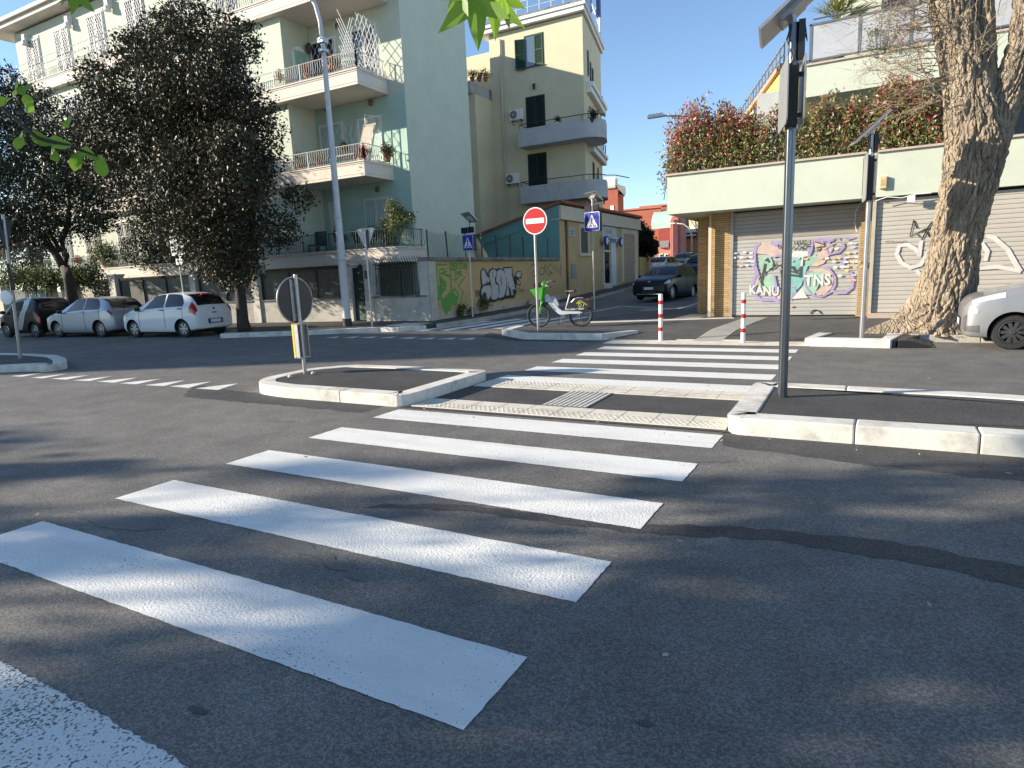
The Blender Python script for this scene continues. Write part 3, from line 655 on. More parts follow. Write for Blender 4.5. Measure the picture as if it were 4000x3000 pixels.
b.build('fence_post', IRON, gwl)
b = MB()
for i in range(60):
    x = -36.3+i*.085
    if -33.6 < x < -31.5: continue
    b.beam((x, Wy(x)+.1, .9), (x, Wy(x)+.1, 2.0), .02)
b.extrude([(-36.3, Wy(-36.3)+.14, .95), (-33.5, Wy(-33.5)+.14, .95), (-33.5, Wy(-33.5)+.16, .95), (-36.3, Wy(-36.3)+.16, .95)], (0, 0, .95))
b.build('white_railing', mat('white_sheet', (.50, .53, .50), .6), gwl)
gt = thing('garden_gate', 'dark green pedestrian gate between two stone pillars of the garden wall', 'gate', (-16.5, 18.45, .13))
b = MB(); b.box(-.36, .36, .0, .03, .02, 2.0); b.build('panel', SHUT_GD, gt)
b = MB(); b.box(-.2, .36, -.02, 0, .04, .75); b.build('kick_plate', IRONG, gt)
b = MB(); b.box(.24, .3, -.06, 0, 1.0, 1.04); b.build('handle', IRONW, gt)
ic = thing('intercom', 'small grey entry phone and letter box on the pillar beside the green gate', 'intercom', (-15.95, 18.30, 1.6))
b = MB(); b.box(-.11, .11, -.03, .02, .1, .4); b.build('panel', mat('intercom_dark', (.05, .09, .10), .3), ic)
b = MB(); b.box(-.1, .1, -.05, .02, -.42, .05); b.build('letter_box', GREY, ic)
# ---------------------------------------------------------------- ochre boundary wall with graffiti, fence on its top
ow = thing('boundary_wall', 'ochre wall with green, black and white graffiti along the side street', 'wall', (0, 0, 0))
b = MB(); b.box(-13.5, -13.2, 18.55, 29.75, -.2, 2.22); b.build('wall', OCHRE, ow)
b = MB()
for y0, y1 in zip([18.55, 20, 22, 24.4, 27, 29.7], [20, 22, 24.4, 27, 29.7]):
    b.extrude([(-13.2, y0, -.1), (-13.1985, y0, -.1), (-13.1985, y0, .45+gz(y0)*.7), (-13.2, y0, .45+gz(y0)*.7)], (0, y1-y0-.006, 0))
b.build('plinth', mat('pale_plinth', (.50, .42, .32), .9, var=.12, scale=2, dirt=(.3, .25, .2), dscale=1.5), ow)
b = MB(); L = [(18.3+i*.35) for i in range(33)]
for a, c in zip(L, L[1:]): h = rnd.uniform(-.012, .012); b.extrude([(-13.62, a, 2.22), (-13.1+h, a, 2.22), (-13.09+h, a, 2.30), (-13.13+h, a, 2.36), (-13.58, a, 2.37)], (0, c-a, 0))
b.build('coping', STONE_D, ow, bevel=.012)
b = MB(); b.box(-13.2, -13.17, 18.3, 18.75, 0, 2.2); b.build('grey_render', mat('grey_render', (.30, .31, .34), .9, var=.15, scale=4), ow)
b = MB(); q0, q1 = PX(1857, 1160, -13.2), PX(1872, 1132, -13.2); b.box(-13.2, -13.1992, q0.y, q1.y, q0.z, q1.z); q0, q1 = PX(2084, 1124, -13.2), PX(2121, 1104, -13.2); b.box(-13.2, -13.1992, q0.y, q1.y, q0.z, q1.z); b.build('patch', mat('brown_patch', (.24, .13, .065), .9), ow)
fe = thing('wire_fence', 'sagging green wire mesh fence with thin iron posts on top of the ochre wall', 'fence', (-13.15, 18.3, 2.36))
for y in (18.33, 19.54, 20.79, 22.0, 23.2, 24.38, 25.62, 27.0, 28.16):
    b = MB(); y_ = y-18.3; b.beam((0, y_, -.05), (.02*math.sin(y*7), y_-.03, .92), .045); b.build('post', IRONG, fe)
b = MB()
for y0, y1 in ((18.33, 19.54), (19.54, 20.79), (20.79, 22.0)):
    nx = 16; nz = 15; sag = .07
    P = [[Vector((.02, y0-18.3+(y1-y0)*i/nx, (.85-sag*math.sin(PI*i/nx)*(1+.4*math.sin(i*1.7+y0)))*j/nz+.02)) for j in range(nz+1)] for i in range(nx+1)]
    for i in range(nx+1):
        b.beam(P[i][0], P[i][-1], .005)
    for j in range(nz+1):
        for i in range(nx): b.beam(P[i][j], P[i+1][j], .005)
b.build('mesh', IRONG, fe)
um = thing('parasol', 'folded cream garden parasol tilted behind the ochre wall', 'parasol', PX(1880, 1000, -14.5))
b = MB(); Mq = Matrix.Rotation(math.radians(38), 4, 'X')@Matrix.Rotation(math.radians(-30), 4, 'Z')
b.lathe([(.02, 1.25), (.06, 1.15), (.16, .7), (.25, .1), (.27, -.4), (.05, -.5)], Mq, 11); b.build('canopy', mat('cream_canvas', (.55, .45, .30), .9, var=.15, scale=6), um)
b = MB(); b.tube([Mq@Vector((0, 0, -1.6)), Mq@Vector((0, 0, 1.4))], .02, 8); b.build('pole', IRONW, um)
# graffiti, traced as strokes on the wall
def zx(x, y): return PX(1650+.2712*x, 980+.2712*y, -13.2)+Vector((.003, 0, 0))
GP = mat('green_spray', (.10, .30, .055), .7, var=.15, scale=6); BP = mat('black_spray', (.016, .013, .013), .6, var=.2, scale=5); WP = mat('silver_spray', (.46, .45, .45), .6, var=.1, scale=6)
nx_ = (1, 0, 0); par = ow
b = MB()
K = [[(190, 205), (350, 195), (352, 300), (270, 320), (300, 335), (400, 355)], [(200, 215), (215, 530)], [(245, 260), (255, 520)], [(190, 280), (205, 540), (330, 555), (340, 440)], [(265, 395), (300, 440), (310, 520)], [(255, 265), (320, 262), (322, 290), (262, 320), (385, 365), (395, 420)],
     [(400, 260), (415, 400), (410, 560)], [(470, 280), (465, 430)], [(400, 262), (480, 282)], [(470, 430), (545, 340), (612, 375), (515, 510), (585, 580), (540, 780), (490, 765), (520, 620), (455, 545), (415, 590)], [(490, 300), (560, 300)], [(480, 330), (550, 322)],
     [(140, 550), (330, 560)], [(160, 590), (200, 650), (190, 720), (240, 780)], [(150, 500), (180, 450), (170, 390)], [(330, 940), (345, 870), (370, 930)], [(300, 700), (320, 900)], [(410, 690), (405, 800), (350, 880)], [(470, 780), (480, 690), (510, 640)]]
for k in K: b.ribbon([zx(*p) for p in k], .075, nx_)
FILL = [[(205, 500), (330, 545), (300, 600), (270, 640), (300, 690), (340, 640), (420, 560), (480, 640), (505, 690), (460, 780), (400, 790), (410, 850), (340, 900), (310, 850), (280, 790), (270, 700), (200, 730), (215, 660), (180, 640)], [(260, 360), (330, 440), (350, 520), (260, 530)]]
for f in FILL: b.k += 1; b.poly([zx(*p)+Vector((.0004*b.k, 0, 0)) for p in f])
b.build('green_graffiti', GP, par, recalc=False)
def wallwords(txt, px0, px1, y, h, m, name='graffiti_tag', bold=.004, shear=.15, w=None):
    """spray writing between two pixel columns of the wall"""
    a = PX(px0, y, -13.2); c = PX(px1, y, -13.2); mid = (a+c)/2
    o = words(txt, frame((-13.19, mid.y, mid.z), (0, 1, (c.z-a.z)/(c.y-a.y)), (0, 0, 1)), h, m, par, name, 1, bold, shear)
    xs_ = [v.co.y for v in o.data.vertices]; s = abs(c.y-a.y)/(max(xs_)-min(xs_))
    for v in o.data.vertices: v.co.y = mid.y+(v.co.y-mid.y)*s
    return o
wallwords('OVER STAR', 1752, 1825, 1040, .34, GP, 'green_lettering', .012, .1)
b = MB()
blob = [(830, 420), (835, 290), (870, 240), (905, 270), (945, 330), (960, 270), (1010, 245), (1060, 262), (1100, 245), (1150, 262), (1165, 235), (1295, 225), (1300, 300), (1320, 400), (1350, 480), (1355, 600), (1320, 680), (1190, 695), (1150, 715), (1090, 715), (1020, 745), (960, 735), (920, 775), (870, 765), (830, 700), (815, 600), (845, 500)]
b.poly([zx(*p)+Vector((.0006, 0, 0)) for p in blob])
b.poly([zx(*p)+Vector((.0006, 0, 0)) for p in [(1310, 420), (1330, 340), (1365, 290), (1415, 290), (1435, 345), (1425, 395), (1380, 405), (1415, 450), (1410, 505), (1365, 490), (1330, 450)]])
b.build('black_graffiti', BP, par, recalc=False)
b = MB()
for f in ([(850, 380), (850, 300), (876, 262), (900, 300), (930, 370), (962, 385), (970, 440), (935, 460), (890, 480), (868, 490), (858, 450)],
          [(852, 560), (880, 505), (940, 490), (975, 500), (1000, 560), (990, 640), (950, 700), (905, 712), (868, 680), (850, 620)],
          [(962, 330), (985, 280), (1030, 265), (1065, 290), (1060, 350), (1040, 400), (1050, 470), (1090, 500), (1098, 600), (1075, 690), (1020, 705), (990, 680), (1005, 560), (985, 470)],
          [(1072, 300), (1110, 265), (1160, 280), (1195, 340), (1210, 450), (1205, 560), (1170, 660), (1110, 682), (1085, 660), (1110, 590), (1100, 490), (1060, 430)],
          [(1170, 255), (1285, 245), (1290, 350), (1320, 470), (1340, 560), (1325, 620), (1285, 645), (1270, 560), (1240, 500), (1250, 640), (1200, 640), (1220, 540), (1210, 400)],
          [(1340, 350), (1375, 300), (1415, 310), (1420, 365), (1385, 385)], [(1355, 430), (1385, 425), (1405, 470), (1385, 490)]):
    b.poly([zx(*p)+Vector((.0022, 0, 0)) for p in f])
b.build('silver_graffiti', WP, par, recalc=False)
b = MB(); b.k = 9
for k in ([(905, 455), (930, 440), (955, 470), (930, 495), (870, 495)], [(1020, 300), (1005, 330), (1015, 390), (1000, 300)], [(1130, 360), (1125, 430), (1140, 500), (1130, 360)], [(1235, 440), (1230, 500), (1245, 560)], [(1355, 545), (1350, 575)], [(1378, 545), (1400, 535), (1410, 555), (1370, 605)], [(1440, 545), (1415, 580), (1470, 570)], [(1440, 540), (1425, 610)],
          [(1555, 240), (1580, 195), (1625, 200), (1640, 240), (1600, 290), (1570, 330), (1590, 365), (1640, 340)], [(1590, 160), (1620, 230)], [(1700, 240), (1685, 300), (1700, 345), (1735, 340), (1755, 290), (1735, 240), (1700, 240)], [(1770, 190), (1740, 330)], [(1770, 190), (1775, 345)], [(1850, 195), (1800, 230), (1790, 310), (1820, 350), (1845, 310), (1815, 270)], [(1830, 185), (1855, 195)], [(1885, 195), (1880, 300), (1900, 220), (1915, 290), (1925, 215), (1935, 300), (1960, 260), (1950, 320)], [(1985, 200), (1975, 340)], [(2000, 220), (1985, 390)],
          [(1150, 815), (1160, 800), (1170, 825), (1185, 810)]):
    b.ribbon([zx(*p) for p in k], .035, nx_)
for c, r in (((890, 655), 20), ((893, 622), 8), ((908, 628), 6), ((1318, 590), 14), ((1305, 570), 6), ((1857, 320), 7)):
    b.k += 1; p0 = zx(*c); b.poly([p0+Vector((.0004*b.k, r*.0085*math.cos(t*PI/5), r*.0085*math.sin(t*PI/5))) for t in range(10)])
b.build('graffiti_tag', BP, par, recalc=False)
# ---------------------------------------------------------------- low shop with the ochre front and teal end wall
sh = thing('corner_shop', 'low ochre shop with white door, roller shutter and tiled roof edge on the side street', 'shop', (0, 0, 0))
Xs = -13.2
SL = (5.0-3.72)/4.9
def slope_z(x): return 5.0-SL*(Xs-x)
b = MB(); b.extrude([(x, 29.75, z) for x, z in ((-18.1, -.2), (Xs, -.2), (Xs, 4.26), (-13.8, 4.7), (-18.1, slope_z(-18.1)-.12))], (0, 13.25, 0)); b.build('wall', OCHRE, sh)
b = MB(); b.extrude([(x, 29.72, z) for x, z in ((-18.1, 0), (Xs-.002, 0), (Xs-.002, 4.97), (-18.1, slope_z(-18.1)-.03))], (0, .028, 0))
for dz in (-.06, -.55): b.extrude([(x, 29.68, z) for x, z in ((-18.1, slope_z(-18.1)+dz-.05), (Xs-.002, 4.95+dz), (Xs-.002, 5.0+dz), (-18.1, slope_z(-18.1)+dz))], (0, .038, 0))
ew = b.build('end_wall', TEAL, sh)
b = MB(); b.box(-13.75, Xs+.12, 29.755, 43.15, 4.28, 4.93); b.box(-13.7, Xs+.17, 29.71, 43.25, 4.24, 4.3); b.build('cornice', BEIGE, sh)
b = MB()
for i in range(64): y = 29.72+i*.212; b.tube([(Xs+.24, y, slope_z(Xs+.24)+.04), (-18.4, y, slope_z(-18.4)+.04)], .085, 8)
b.extrude([(x, 29.68, z) for x, z in ((-18.4, slope_z(-18.4)-.02), (Xs+.2, slope_z(Xs+.2)-.02), (Xs+.2, slope_z(Xs+.2)+.02), (-18.4, slope_z(-18.4)+.02))], (0, 13.5, 0)); b.build('roof', TILE, sh, smooth=True, ang=40)
b = MB(); b.tube([(Xs+.07, 30.5, .45), (Xs+.07, 30.52, 4.1)], .055, 10); b.tube([(Xs+.08, 30.5, 3.95), (Xs+.08, 30.52, 4.25)], .085, 10); b.tube([(Xs+.07, 30.5, 1.5), (Xs+.07, 30.5, 1.62)], .065, 10)
b.build('downpipe', mat('copper_pipe', (.22, .12, .065), .5, .3, var=.2), sh, smooth=True, ang=50)
MS = face_x(Xs)
w_ = opening(sh, MS, 32.5, 33.55, 2.62, 3.95, fw=.2, fm=BEIGE, pm=mat('brown_shade', (.09, .065, .055), .5), sill=True)
b = MB(); b.box(30.85, 31.75, -.03, 0, 3.48, 3.95); pl = xf(b, MS).build('street_plaque', TRAV, sh)
b = MB()
for i, (a, c) in enumerate(((31.2, 31.35), (30.98, 31.6), (31.02, 31.56))): b.box(a, c, -.036, -.03, 3.82-i*.12, 3.87-i*.12)
xf(b, MS).build('lettering', mat('faded_letters', (.16, .15, .14), .8), pl)
b = MB(); b.box(31.1, 31.75, -.04, 0, 1.28, 2.05); xf(b, MS).build('meter_box', mat('grey_meter_box', (.26, .255, .26), .6), sh)
dr = MB(); dr.box(35.9, 38.25, -.05, .0, .45, 3.45); dr.m = 1
dr.box(36.1, 37.2, -.058, -.05, .75, 3.3); dr.m = 2; dr.box(36.1, 37.25, -.07, -.058, 2.72, 2.82); dr.box(36.95, 37.05, -.07, -.058, .75, 3.3); dr.box(37.25, 38.1, -.062, -.05, .75, 3.35)
xf(dr, MS).build('door', [BEIGE, GLASS, WMETAL], sh)
b = MB(); b.box(35.65, 35.95, -.03, 0, .5, 3.3); b.box(38.25, 38.55, -.03, 0, .55, 3.3); st = xf(b, MS).build('mosaic_strip', mat('pale_strip', (.52, .45, .42), .7), sh)
b = MB()
for y in (35.72, 38.32):
    z = .6
    while z < 3.2: hh = rnd.uniform(.03, .07); b.box(y+rnd.uniform(0, .04), y+rnd.uniform(.1, .16), -.036, -.03, z, z+hh); z += .12
xf(b, MS).build('mosaic', mat('navy_tesserae', (.07, .06, .14), .5), st)
b = MB(); b.box(35.75, 38.35, -.04, 0, 3.65, 4.2); sg = xf(b, MS).build('sign', mat('sign_pale', (.50, .56, .54), .6, var=.2, scale=4, dirt=(.25, .36, .30), dscale=2), sh)
PINKL = mat('pink_letters', (.45, .20, .24), .6)
words('GELATI', MS@frame((36.9, -.045, 3.9), (1, 0, 0), (0, 0, 1)), .36, PINKL, sg, 'lettering', 1, .006)
b = MB(); b.box(35.8, 38.4, -.14, 0, 3.28, 3.62); sg2 = xf(b, MS).build('sign', mat('sign_white', (.62, .62, .66), .5), sh)
words('Il Pellicano', MS@frame((37.1, -.148, 3.43), (1, 0, .02), (0, 0, 1)), .42, mat('navy_letters', (.05, .05, .16), .5), sg2, 'lettering', .95, .006, .25)
for y in (35.78, 38.42):
    b = MB(); b.lathe([(0, -.02), (.27, -.02), (.28, .0), (.28, .1), (0, .1)], MS@frame((y, -.25, 3.33), (1, 0, 0), (0, 0, 1)), 20); ro = b.build('roundel', mat('navy_rim', (.035, .03, .22), .4), sg2, smooth=True, ang=40)
    b = MB(); b.lathe([(0, .112), (.2, .112), (.2, .1)], MS@frame((y, -.25, 3.33), (1, 0, 0), (0, 0, 1)), 20); b.build('disc', WHITE, ro)
b = MB(); b.box(39.3, 39.72, -.05, 0, .85, 4.2); b.box(41.98, 42.6, -.05, 0, .85, 4.2); b.box(39.72, 41.98, -.05, 0, 3.9, 4.2); fr = xf(b, MS).build('door_surround', BEIGE, sh)
b = MB(); z = .8
while z < 3.88:
    b.extrude([(39.72, -.012, z), (39.72, -.034, z+.03), (39.72, -.034, z+.075), (39.72, -.012, z+.105)], (2.26, 0, 0)); z += .108
b.box(39.72, 41.98, -.01, 0, .8, 3.9); xf(b, MS).build('roller_shutter', mat('grey_roller', (.33, .31, .29), .45, .3, var=.12, scale=3), fr)
bx = thing('white_box', 'white cardboard box on the shop doorstep', 'box', (-13.0, 36.2, gz(36.2)+.14))
b = MB(); b.box(-.15, .15, -.3, .3, 0, .3); b.build('carton', WHITE, bx, bevel=.01); b = MB(); b.box(.148, .155, -.25, .25, .19, .22); b.box(.148, .155, -.2, .15, .09, .12); b.build('print', GREY, bx)
lw = thing('low_wall', 'low ochre wall with a tall pillar past the corner shop', 'wall', (0, 0, 0))
b = MB(); b.prism([(-13.5, 43.3), (-13.2, 43.3), (-14.3, 49.8), (-14.6, 49.8)], .5, 2.45); b.build('wall', OCHRE, lw)
q0, q1 = PX(2533, 960, -14.3), PX(2556, 960, -14.3); b = MB(); b.prism([(-14.9, q0.y), (-14.3, q0.y), (-14.35, q0.y+1.1), (-14.9, q0.y+1.1)], .5, q0.z); b.prism([(-15.6, q0.y-.3), (-14.15, q0.y-.2), (-14.2, q0.y+1.3), (-15.6, q0.y+1.3)], q0.z, q0.z+.12); b.build('pillar', BEIGE, lw)
# ---------------------------------------------------------------- tall yellow apartment building behind the shop
yb = thing('apartment_building', 'tall yellow apartment building with green louvred shutters behind the low shop', 'building', (0, 0, 0))
YF = 36.0; XR = -14.2
DS = Vector((-.212, .977, 0)).normalized(); NS = Vector((DS.y, -DS.x, 0)); P0 = Vector((XR, YF, 0))
def sd(t, o=0., z=0.): return tuple((P0+DS*t+NS*o+Vector((0, 0, z))).xy)
b = MB(); b.prism([(-20.3, YF), sd(0), sd(7.2), (-20.3, 43)], 0, 15.95); b.box(-24, -19.3, YF+.9, 43, 0, 15.4); b.prism([(-32, 38), (-20.4, 43.02), (-22.3, 58), (-34, 58)], 0, 15.2); b.box(-26, -20.3, YF-2.0, YF+3, 0, 12.25)  # the slanted rear prism is an unseen extension, added to shade the low wall
b.build('wall', YEL, yb)
b = MB()
b.prism([(-20.9, YF-.35), sd(-.35, .15), sd(7.4, .15), (-20.9, 43.2)], 16.0, 16.25); b.prism([(-21.0, YF-.45), sd(-.45, .25), sd(7.5, .25), (-21, 43.3)], 16.25, 16.42)
for t0, t1, z in ((1.0, 7.3, 12.45), (1.6, 7.3, 9.2)): b.prism([sd(t0, .001), sd(t0, .4), sd(t1, .4), sd(t1, .001)], z-.12, z+.12); b.prism([sd(t0, .001), sd(t0, .3), sd(t1, .3), sd(t1, .001)], z-.45, z-.125)
b.build('cornice', WHITE, yb, bevel=.01)
b = MB(); b.prism([(-20.9, YF-.38), sd(-.38, .2), sd(7.4, .2), (-20.9, 43)], 16.425, 16.55)
xf(b, I4).build('roof_edge', STONE_D, yb)
b = MB()
for i in range(9): x = -20.5+i*.75; b.beam((x, YF-.2, 16.5), (x, YF-.2, 17.35), .05)
b.beam((-20.5, YF-.2, 17.3), (-14.5, YF-.2, 17.3), .05); b.beam((-20.5, YF-.2, 16.9), (-14.5, YF-.2, 16.9), .03); b.build('roof_railing', IRONW, yb)
MY = Matrix.Translation((0, YF, 0))
w_ = opening(yb, MY, -17.85, -16.72, 13.72, 15.4, fw=.06, pm=GLASSB, mull=1, sill=True, fm=IRONG)
louvres(w_, MY, -17.25, -16.7, 13.74, 15.42); louvres(w_, MY@Matrix.Translation((-17.87, -.02, 0))@Matrix.Rotation(math.radians(18), 4, 'Z'), -.6, 0, 13.6, 15.3)
for z0, z1 in ((9.35, 12.02), (6.0, 8.75)):
    w_ = opening(yb, MY, -17.9, -16.72, z0, z1, fw=.04, fm=SHUT_GD, pm=SHUT_GD, name='balcony_door')
    louvres(w_, MY, -17.9, -17.32, z0, z1, m=SHUT_GD); louvres(w_, MY, -17.3, -16.72, z0, z1, m=SHUT_GD)
b = MB(); b.lathe([(0, .1), (.1, .06), (.07, -.2), (0, -.24)], Matrix.Translation((-17.3, YF-.15, 12.6)), 8); b.beam((-17.3, YF, 12.75), (-17.3, YF-.15, 12.7), .04); b.build('wall_light', IRON, yb)
for zt in (10.05, 6.78):
    b = MB(); pts = [(-18.0, YF-.01), (-18.0, YF-1.05), (-13.9, YF-1.05)]+[(-13.9+1.0*math.sin(a), YF-.05-1.0*math.cos(a)) for a in [PI/2*i/8 for i in range(9)]]+[sd(1.0, 1.15), sd(1.5, .9), sd(1.7, .5), sd(1.75, .001), (XR, YF-.001)]
    b.prism(pts, zt-1.0, zt); b.prism([(x+(.03 if x > -15 else 0), y-.03) for x, y in pts[:-1]]+[(XR, YF-.03)], zt-.99+.0, zt-.9)
    bl = b.build('balcony', mat('pale_grey_render', (.50, .49, .50), .85, var=.06, scale=1.5, dirt=(.36, .35, .35), dscale=1.2), yb)
    b = MB(); R_ = [(x-.14 if x > -14 else x, y) for x, y in pts[:-5]]; b.tube([(x+.06, y+.08, zt+.28) for x, y in R_], .025, 6)
    for x, y in R_[1:-1:2]: b.beam((x+.06, y+.08, zt-.02), (x+.06, y+.08, zt+.28), .025)
    b.build('railing', IRON, bl)
MYX = Matrix(((DS.x, -NS.x, 0, XR), (DS.y, -NS.y, 0, YF), (0, 0, 1, 0), (0, 0, 0, 1)))
def PS(px, py):
    d = Vector(ray(px, py)); k = (P0-Vector(_C)).dot(NS)/d.dot(NS); q = Vector(_C)+d*k; return (q-P0).dot(DS), q.z
for x0, x1, za, zb in ((2293, 2298, 195, 300), (2303, 2307, 240, 322), (2311, 2316, 265, 328), (2313, 2318, 425, 480), (2314, 2321, 632, 710), (2333, 2337, 655, 712), (2349, 2354, 375, 455), (2357, 2361, 410, 460), (2352, 2357, 545, 640), (2361, 2365, 565, 640), (2355, 2360, 715, 800)):
    (t0, z1), (t1, z0) = PS(x0, za), PS(x1, zb); louvres(yb, MYX, min(t0, t1), max(t0+.3, t1), z0, z1, m=SHUT_GD)
b = MB(); b.tube([(-19.5, YF-.08, 4), (-19.5, YF-.08, 15.6)], .06, 8); b.build('downpipe', BEIGE, yb)
# curved terrace of the wing between the two houses
b = MB(); b.box(-24.5, -20.4, YF-2.2, YF+.4, 12.25, 12.95); b.build('terrace', mat('stained_render', (.42, .41, .39), .9, var=.2, scale=1.2, dirt=(.2, .2, .19), dscale=1.4), yb, bevel=.05)
# roof antennas
an = thing('antenna_mast', 'cluster of white and dark antenna poles on the roof of the yellow building', 'antenna', (-15.4, 40.5, 16.4))
for dx, dy, h in ((0, 0, 3.0), (.45, .4, 2.4), (-.4, .6, 2.6), (.15, 1.2, 3.2)):
    b = MB(); b.tube([(dx, dy, 0), (dx, dy, h)], .06, 8); b.build('pole', WMETAL, an)
    b = MB(); b.box(dx-.12, dx+.12, dy-.3, dy-.1, h*.4, h*.85); b.build('aerial', mat('aerial_blue', (.06, .10, .22), .4), an)
b = MB(); b.beam((-.6, 0, .2), (.1, 1.3, 2.2), .05); b.beam((.6, 0, .2), (-.1, .4, 2.0), .05); b.build('brace', WMETAL, an)
for i, (px, py) in enumerate(((2025, 452), (2010, 700))):
    p = PY(px, py, YF); ac = thing('air_conditioner', ('upper' if i == 0 else 'lower')+' white air conditioner with a round fan on the yellow wall', 'air conditioner', (p.x, YF-.2, p.z), group='air conditioners on the yellow wall')
    b = MB(); b.box(-.42, .42, -.18, .12, -.3, .3); b.build('casing', WHITE, ac, bevel=.02)
    b = MB(); b.lathe([(.22, 0), (.24, .012), (.2, .02), (0, .02)], frame((-.14, -.185, 0), (1, 0, 0), (0, 0, 1)), 20); fn = b.build('fan', mat('fan_grey', (.16, .17, .18), .5), ac)
    b = MB(); b.lathe([(.05, .03), (0, .035)], frame((-.14, -.185, 0), (1, 0, 0), (0, 0, 1)), 10); b.build('hub', WHITE, fn)
    b = MB()
    for x in (-.3, .3): b.beam((x, .19, -.32), (x, -.18, -.32), .03); b.beam((x, .19, -.55), (x, -.1, -.33), .02)
    b.build('bracket', IRON, ac)
# ---------------------------------------------------------------- right corner building: shops below, terrace with hedge above
rb = thing('corner_building', 'pale green corner building with brick shop piers and a planted terrace above', 'building', (0, 0, 0))
b = MB()
b.box(-4.86, .10, 18.6, 18.8, 3.14, 4.2); b.box(.3, 14, 18.6, 18.8, 3.14, 4.2); b.box(-4.86, -4.66, 18.8, 30, 3.14, 4.2); b.box(-4.66, 14, 18.8, 30, 3.14, 3.5); b.box(.1, .3, 18.72, 18.8, 3.14, 4.2)
tp = b.build('terrace_parapet', GRN, rb)
b = MB(); b.box(-4.92, .10, 18.54, 18.9, 4.2, 4.25); b.box(.3, 14, 18.54, 18.9, 4.2, 4.25); b.box(-4.92, -4.6, 18.9, 30, 4.2, 4.25); b.build('coping', mat('pink_stone', (.46, .38, .32), .8, var=.1), rb)
b = MB(); b.box(.04, .11, 18.5, 18.6, 3.2, 4.1); b.build('joint_post', IRON, rb)
def pier(x0, x1, y0, y1, z1=3.14): b = MB(); b.box(x0, x1, y0, y1, 0, z1); return b.build('brick_pier', BRICK, rb)
pier(-4.5, -3.78, 21.0, 22.4); pier(-3.80, -3.22, 19.55, 21.1); pier(.07, .30, 19.3, 20, 3.13)
b = MB(); b.box(-3.85, -3.76, 19.38, 19.47, .12, 2.75); b.box(-3.83, -3.79, 19.42, 19.5, 2.75, 3.1); b.build('conduit', mat('cream_conduit', (.55, .48, .36), .6), rb)
def roller(x0, x1, y, z0, z1, split, m, m2, pitch=.108):
    b = MB(); z = z0; n = 0
    while z < z1-.01:
        hh = min(pitch, z1-z); b.m = 1 if z > split else 0
        b.extrude([(x0, y+.012, z), (x0, y-.003, z+.006), (x0, y-.0055, z+hh*.5), (x0, y-.003, z+hh-.007), (x0, y+.012, z+hh-.003)], (x1-x0, 0, 0)); z += hh; n += 1
    b.m = 2; b.box(x0, x1, y+.006, y+.02, z0, z1)
    return b.build('roller_shutter', [m, m2, mat('shutter_groove', (.12, .11, .10), .7)], rb)
s1 = roller(-3.16, .03, 19.5, .16, 3.1, 2.22, ROLL, ROLL_BR)
s2 = roller(.38, 7.5, 18.78, .27, 3.08, 9, mat('cream_roller', (.44, .41, .36), .5, var=.05, scale=2, dirt=(.42, .38, .31), dscale=.8, dlo=.55, dhi=.85), ROLL_BR)
for x0, x1 in ((-3.24, -3.16), (.03, .08)): b = MB(); b.box(x0, x1, 19.44, 19.56, .13, 3.12); b.build('shutter_rail', mat('rail_grey', (.30, .28, .24), .5), s1)
b = MB(); b.box(.30, .38, 18.70, 18.84, .13, 3.12); b.build('shutter_rail', mat('rail_tan', (.42, .38, .30), .5), s2)
b = MB(); b.box(.3, 8, 18.66, 19, .0, .26); b.build('threshold', mat('pink_threshold', (.42, .33, .27), .8, var=.15), s2)
b = MB(); b.box(-3.3, 14, 19.56, 22, 0, 3.14); b.build('shop_front', IRON, rb)
b = MB(); b.tube([(-.95+.13*math.cos(a), 19.47, .2+.1*math.sin(a)) for a in [PI*i/8 for i in range(9)]], .015, 6); b.tube([(1.2+.1*math.cos(a), 18.74, .3+.08*math.sin(a)) for a in [PI*i/8 for i in range(9)]], .012, 6); b.build('handle', IRON, s1)
# shutter paintings
def s1p(x, y): return PY(2850+.24864*x, 900+.24864*y, 19.485)
PUR = mat('violet_spray', (.33, .26, .46), .6, var=.15, scale=5); PNK = mat('peach_spray', (.50, .39, .33), .6, var=.15, scale=5); TUR = mat('turquoise_spray', (.20, .43, .38), .6, var=.2, scale=4); SGR = mat('sage_spray', (.30, .46, .35), .6, var=.2, scale=4); WSP = mat('white_spray', (.56, .56, .53), .6)
ny = Vector((0, -1, 0))
def blobs(L, m, base, name='graffiti', fn=s1p, par=s1):
    b = MB()
    for i, q in enumerate(L): b.poly([fn(*p)+ny*(base+.0006*i) for p in q])
    return b.build(name, m, par, recalc=False)
blobs([[(420, 220), (520, 190), (640, 170), (850, 190), (850, 400), (640, 420), (600, 380), (420, 360)], [(720, 1000), (800, 950), (845, 1000), (830, 1080), (760, 1080)], [(1300, 640), (1450, 590), (1580, 640), (1640, 760), (1600, 900), (1500, 1010), (1400, 1020), (1330, 980), (1550, 800), (1450, 700)], [(1330, 200), (1450, 160), (1500, 230), (1420, 330), (1350, 300)], [(1380, 400), (1520, 220), (1640, 260), (1560, 400), (1480, 520), (1380, 560), (1250, 560)], [(380, 760), (480, 700), (420, 900), (390, 950)]], PNK, .010)
blobs([[(460, 420), (640, 400), (700, 560), (600, 640), (520, 660), (470, 560)], [(540, 720), (700, 700), (740, 900), (640, 960), (480, 900), (420, 820)], [(1200, 450), (1330, 380), (1400, 420), (1280, 560), (1180, 560)], [(1180, 760), (1260, 660), (1400, 640), (1480, 700), (1380, 900), (1330, 1010), (1210, 1010), (1150, 900)]], SGR, .013)
blobs([[(960, 400), (1140, 380), (1150, 560), (1230, 560), (1160, 760), (1130, 860), (960, 1040), (950, 700)], [(330, 820), (370, 760), (360, 860)]], TUR, .0145)
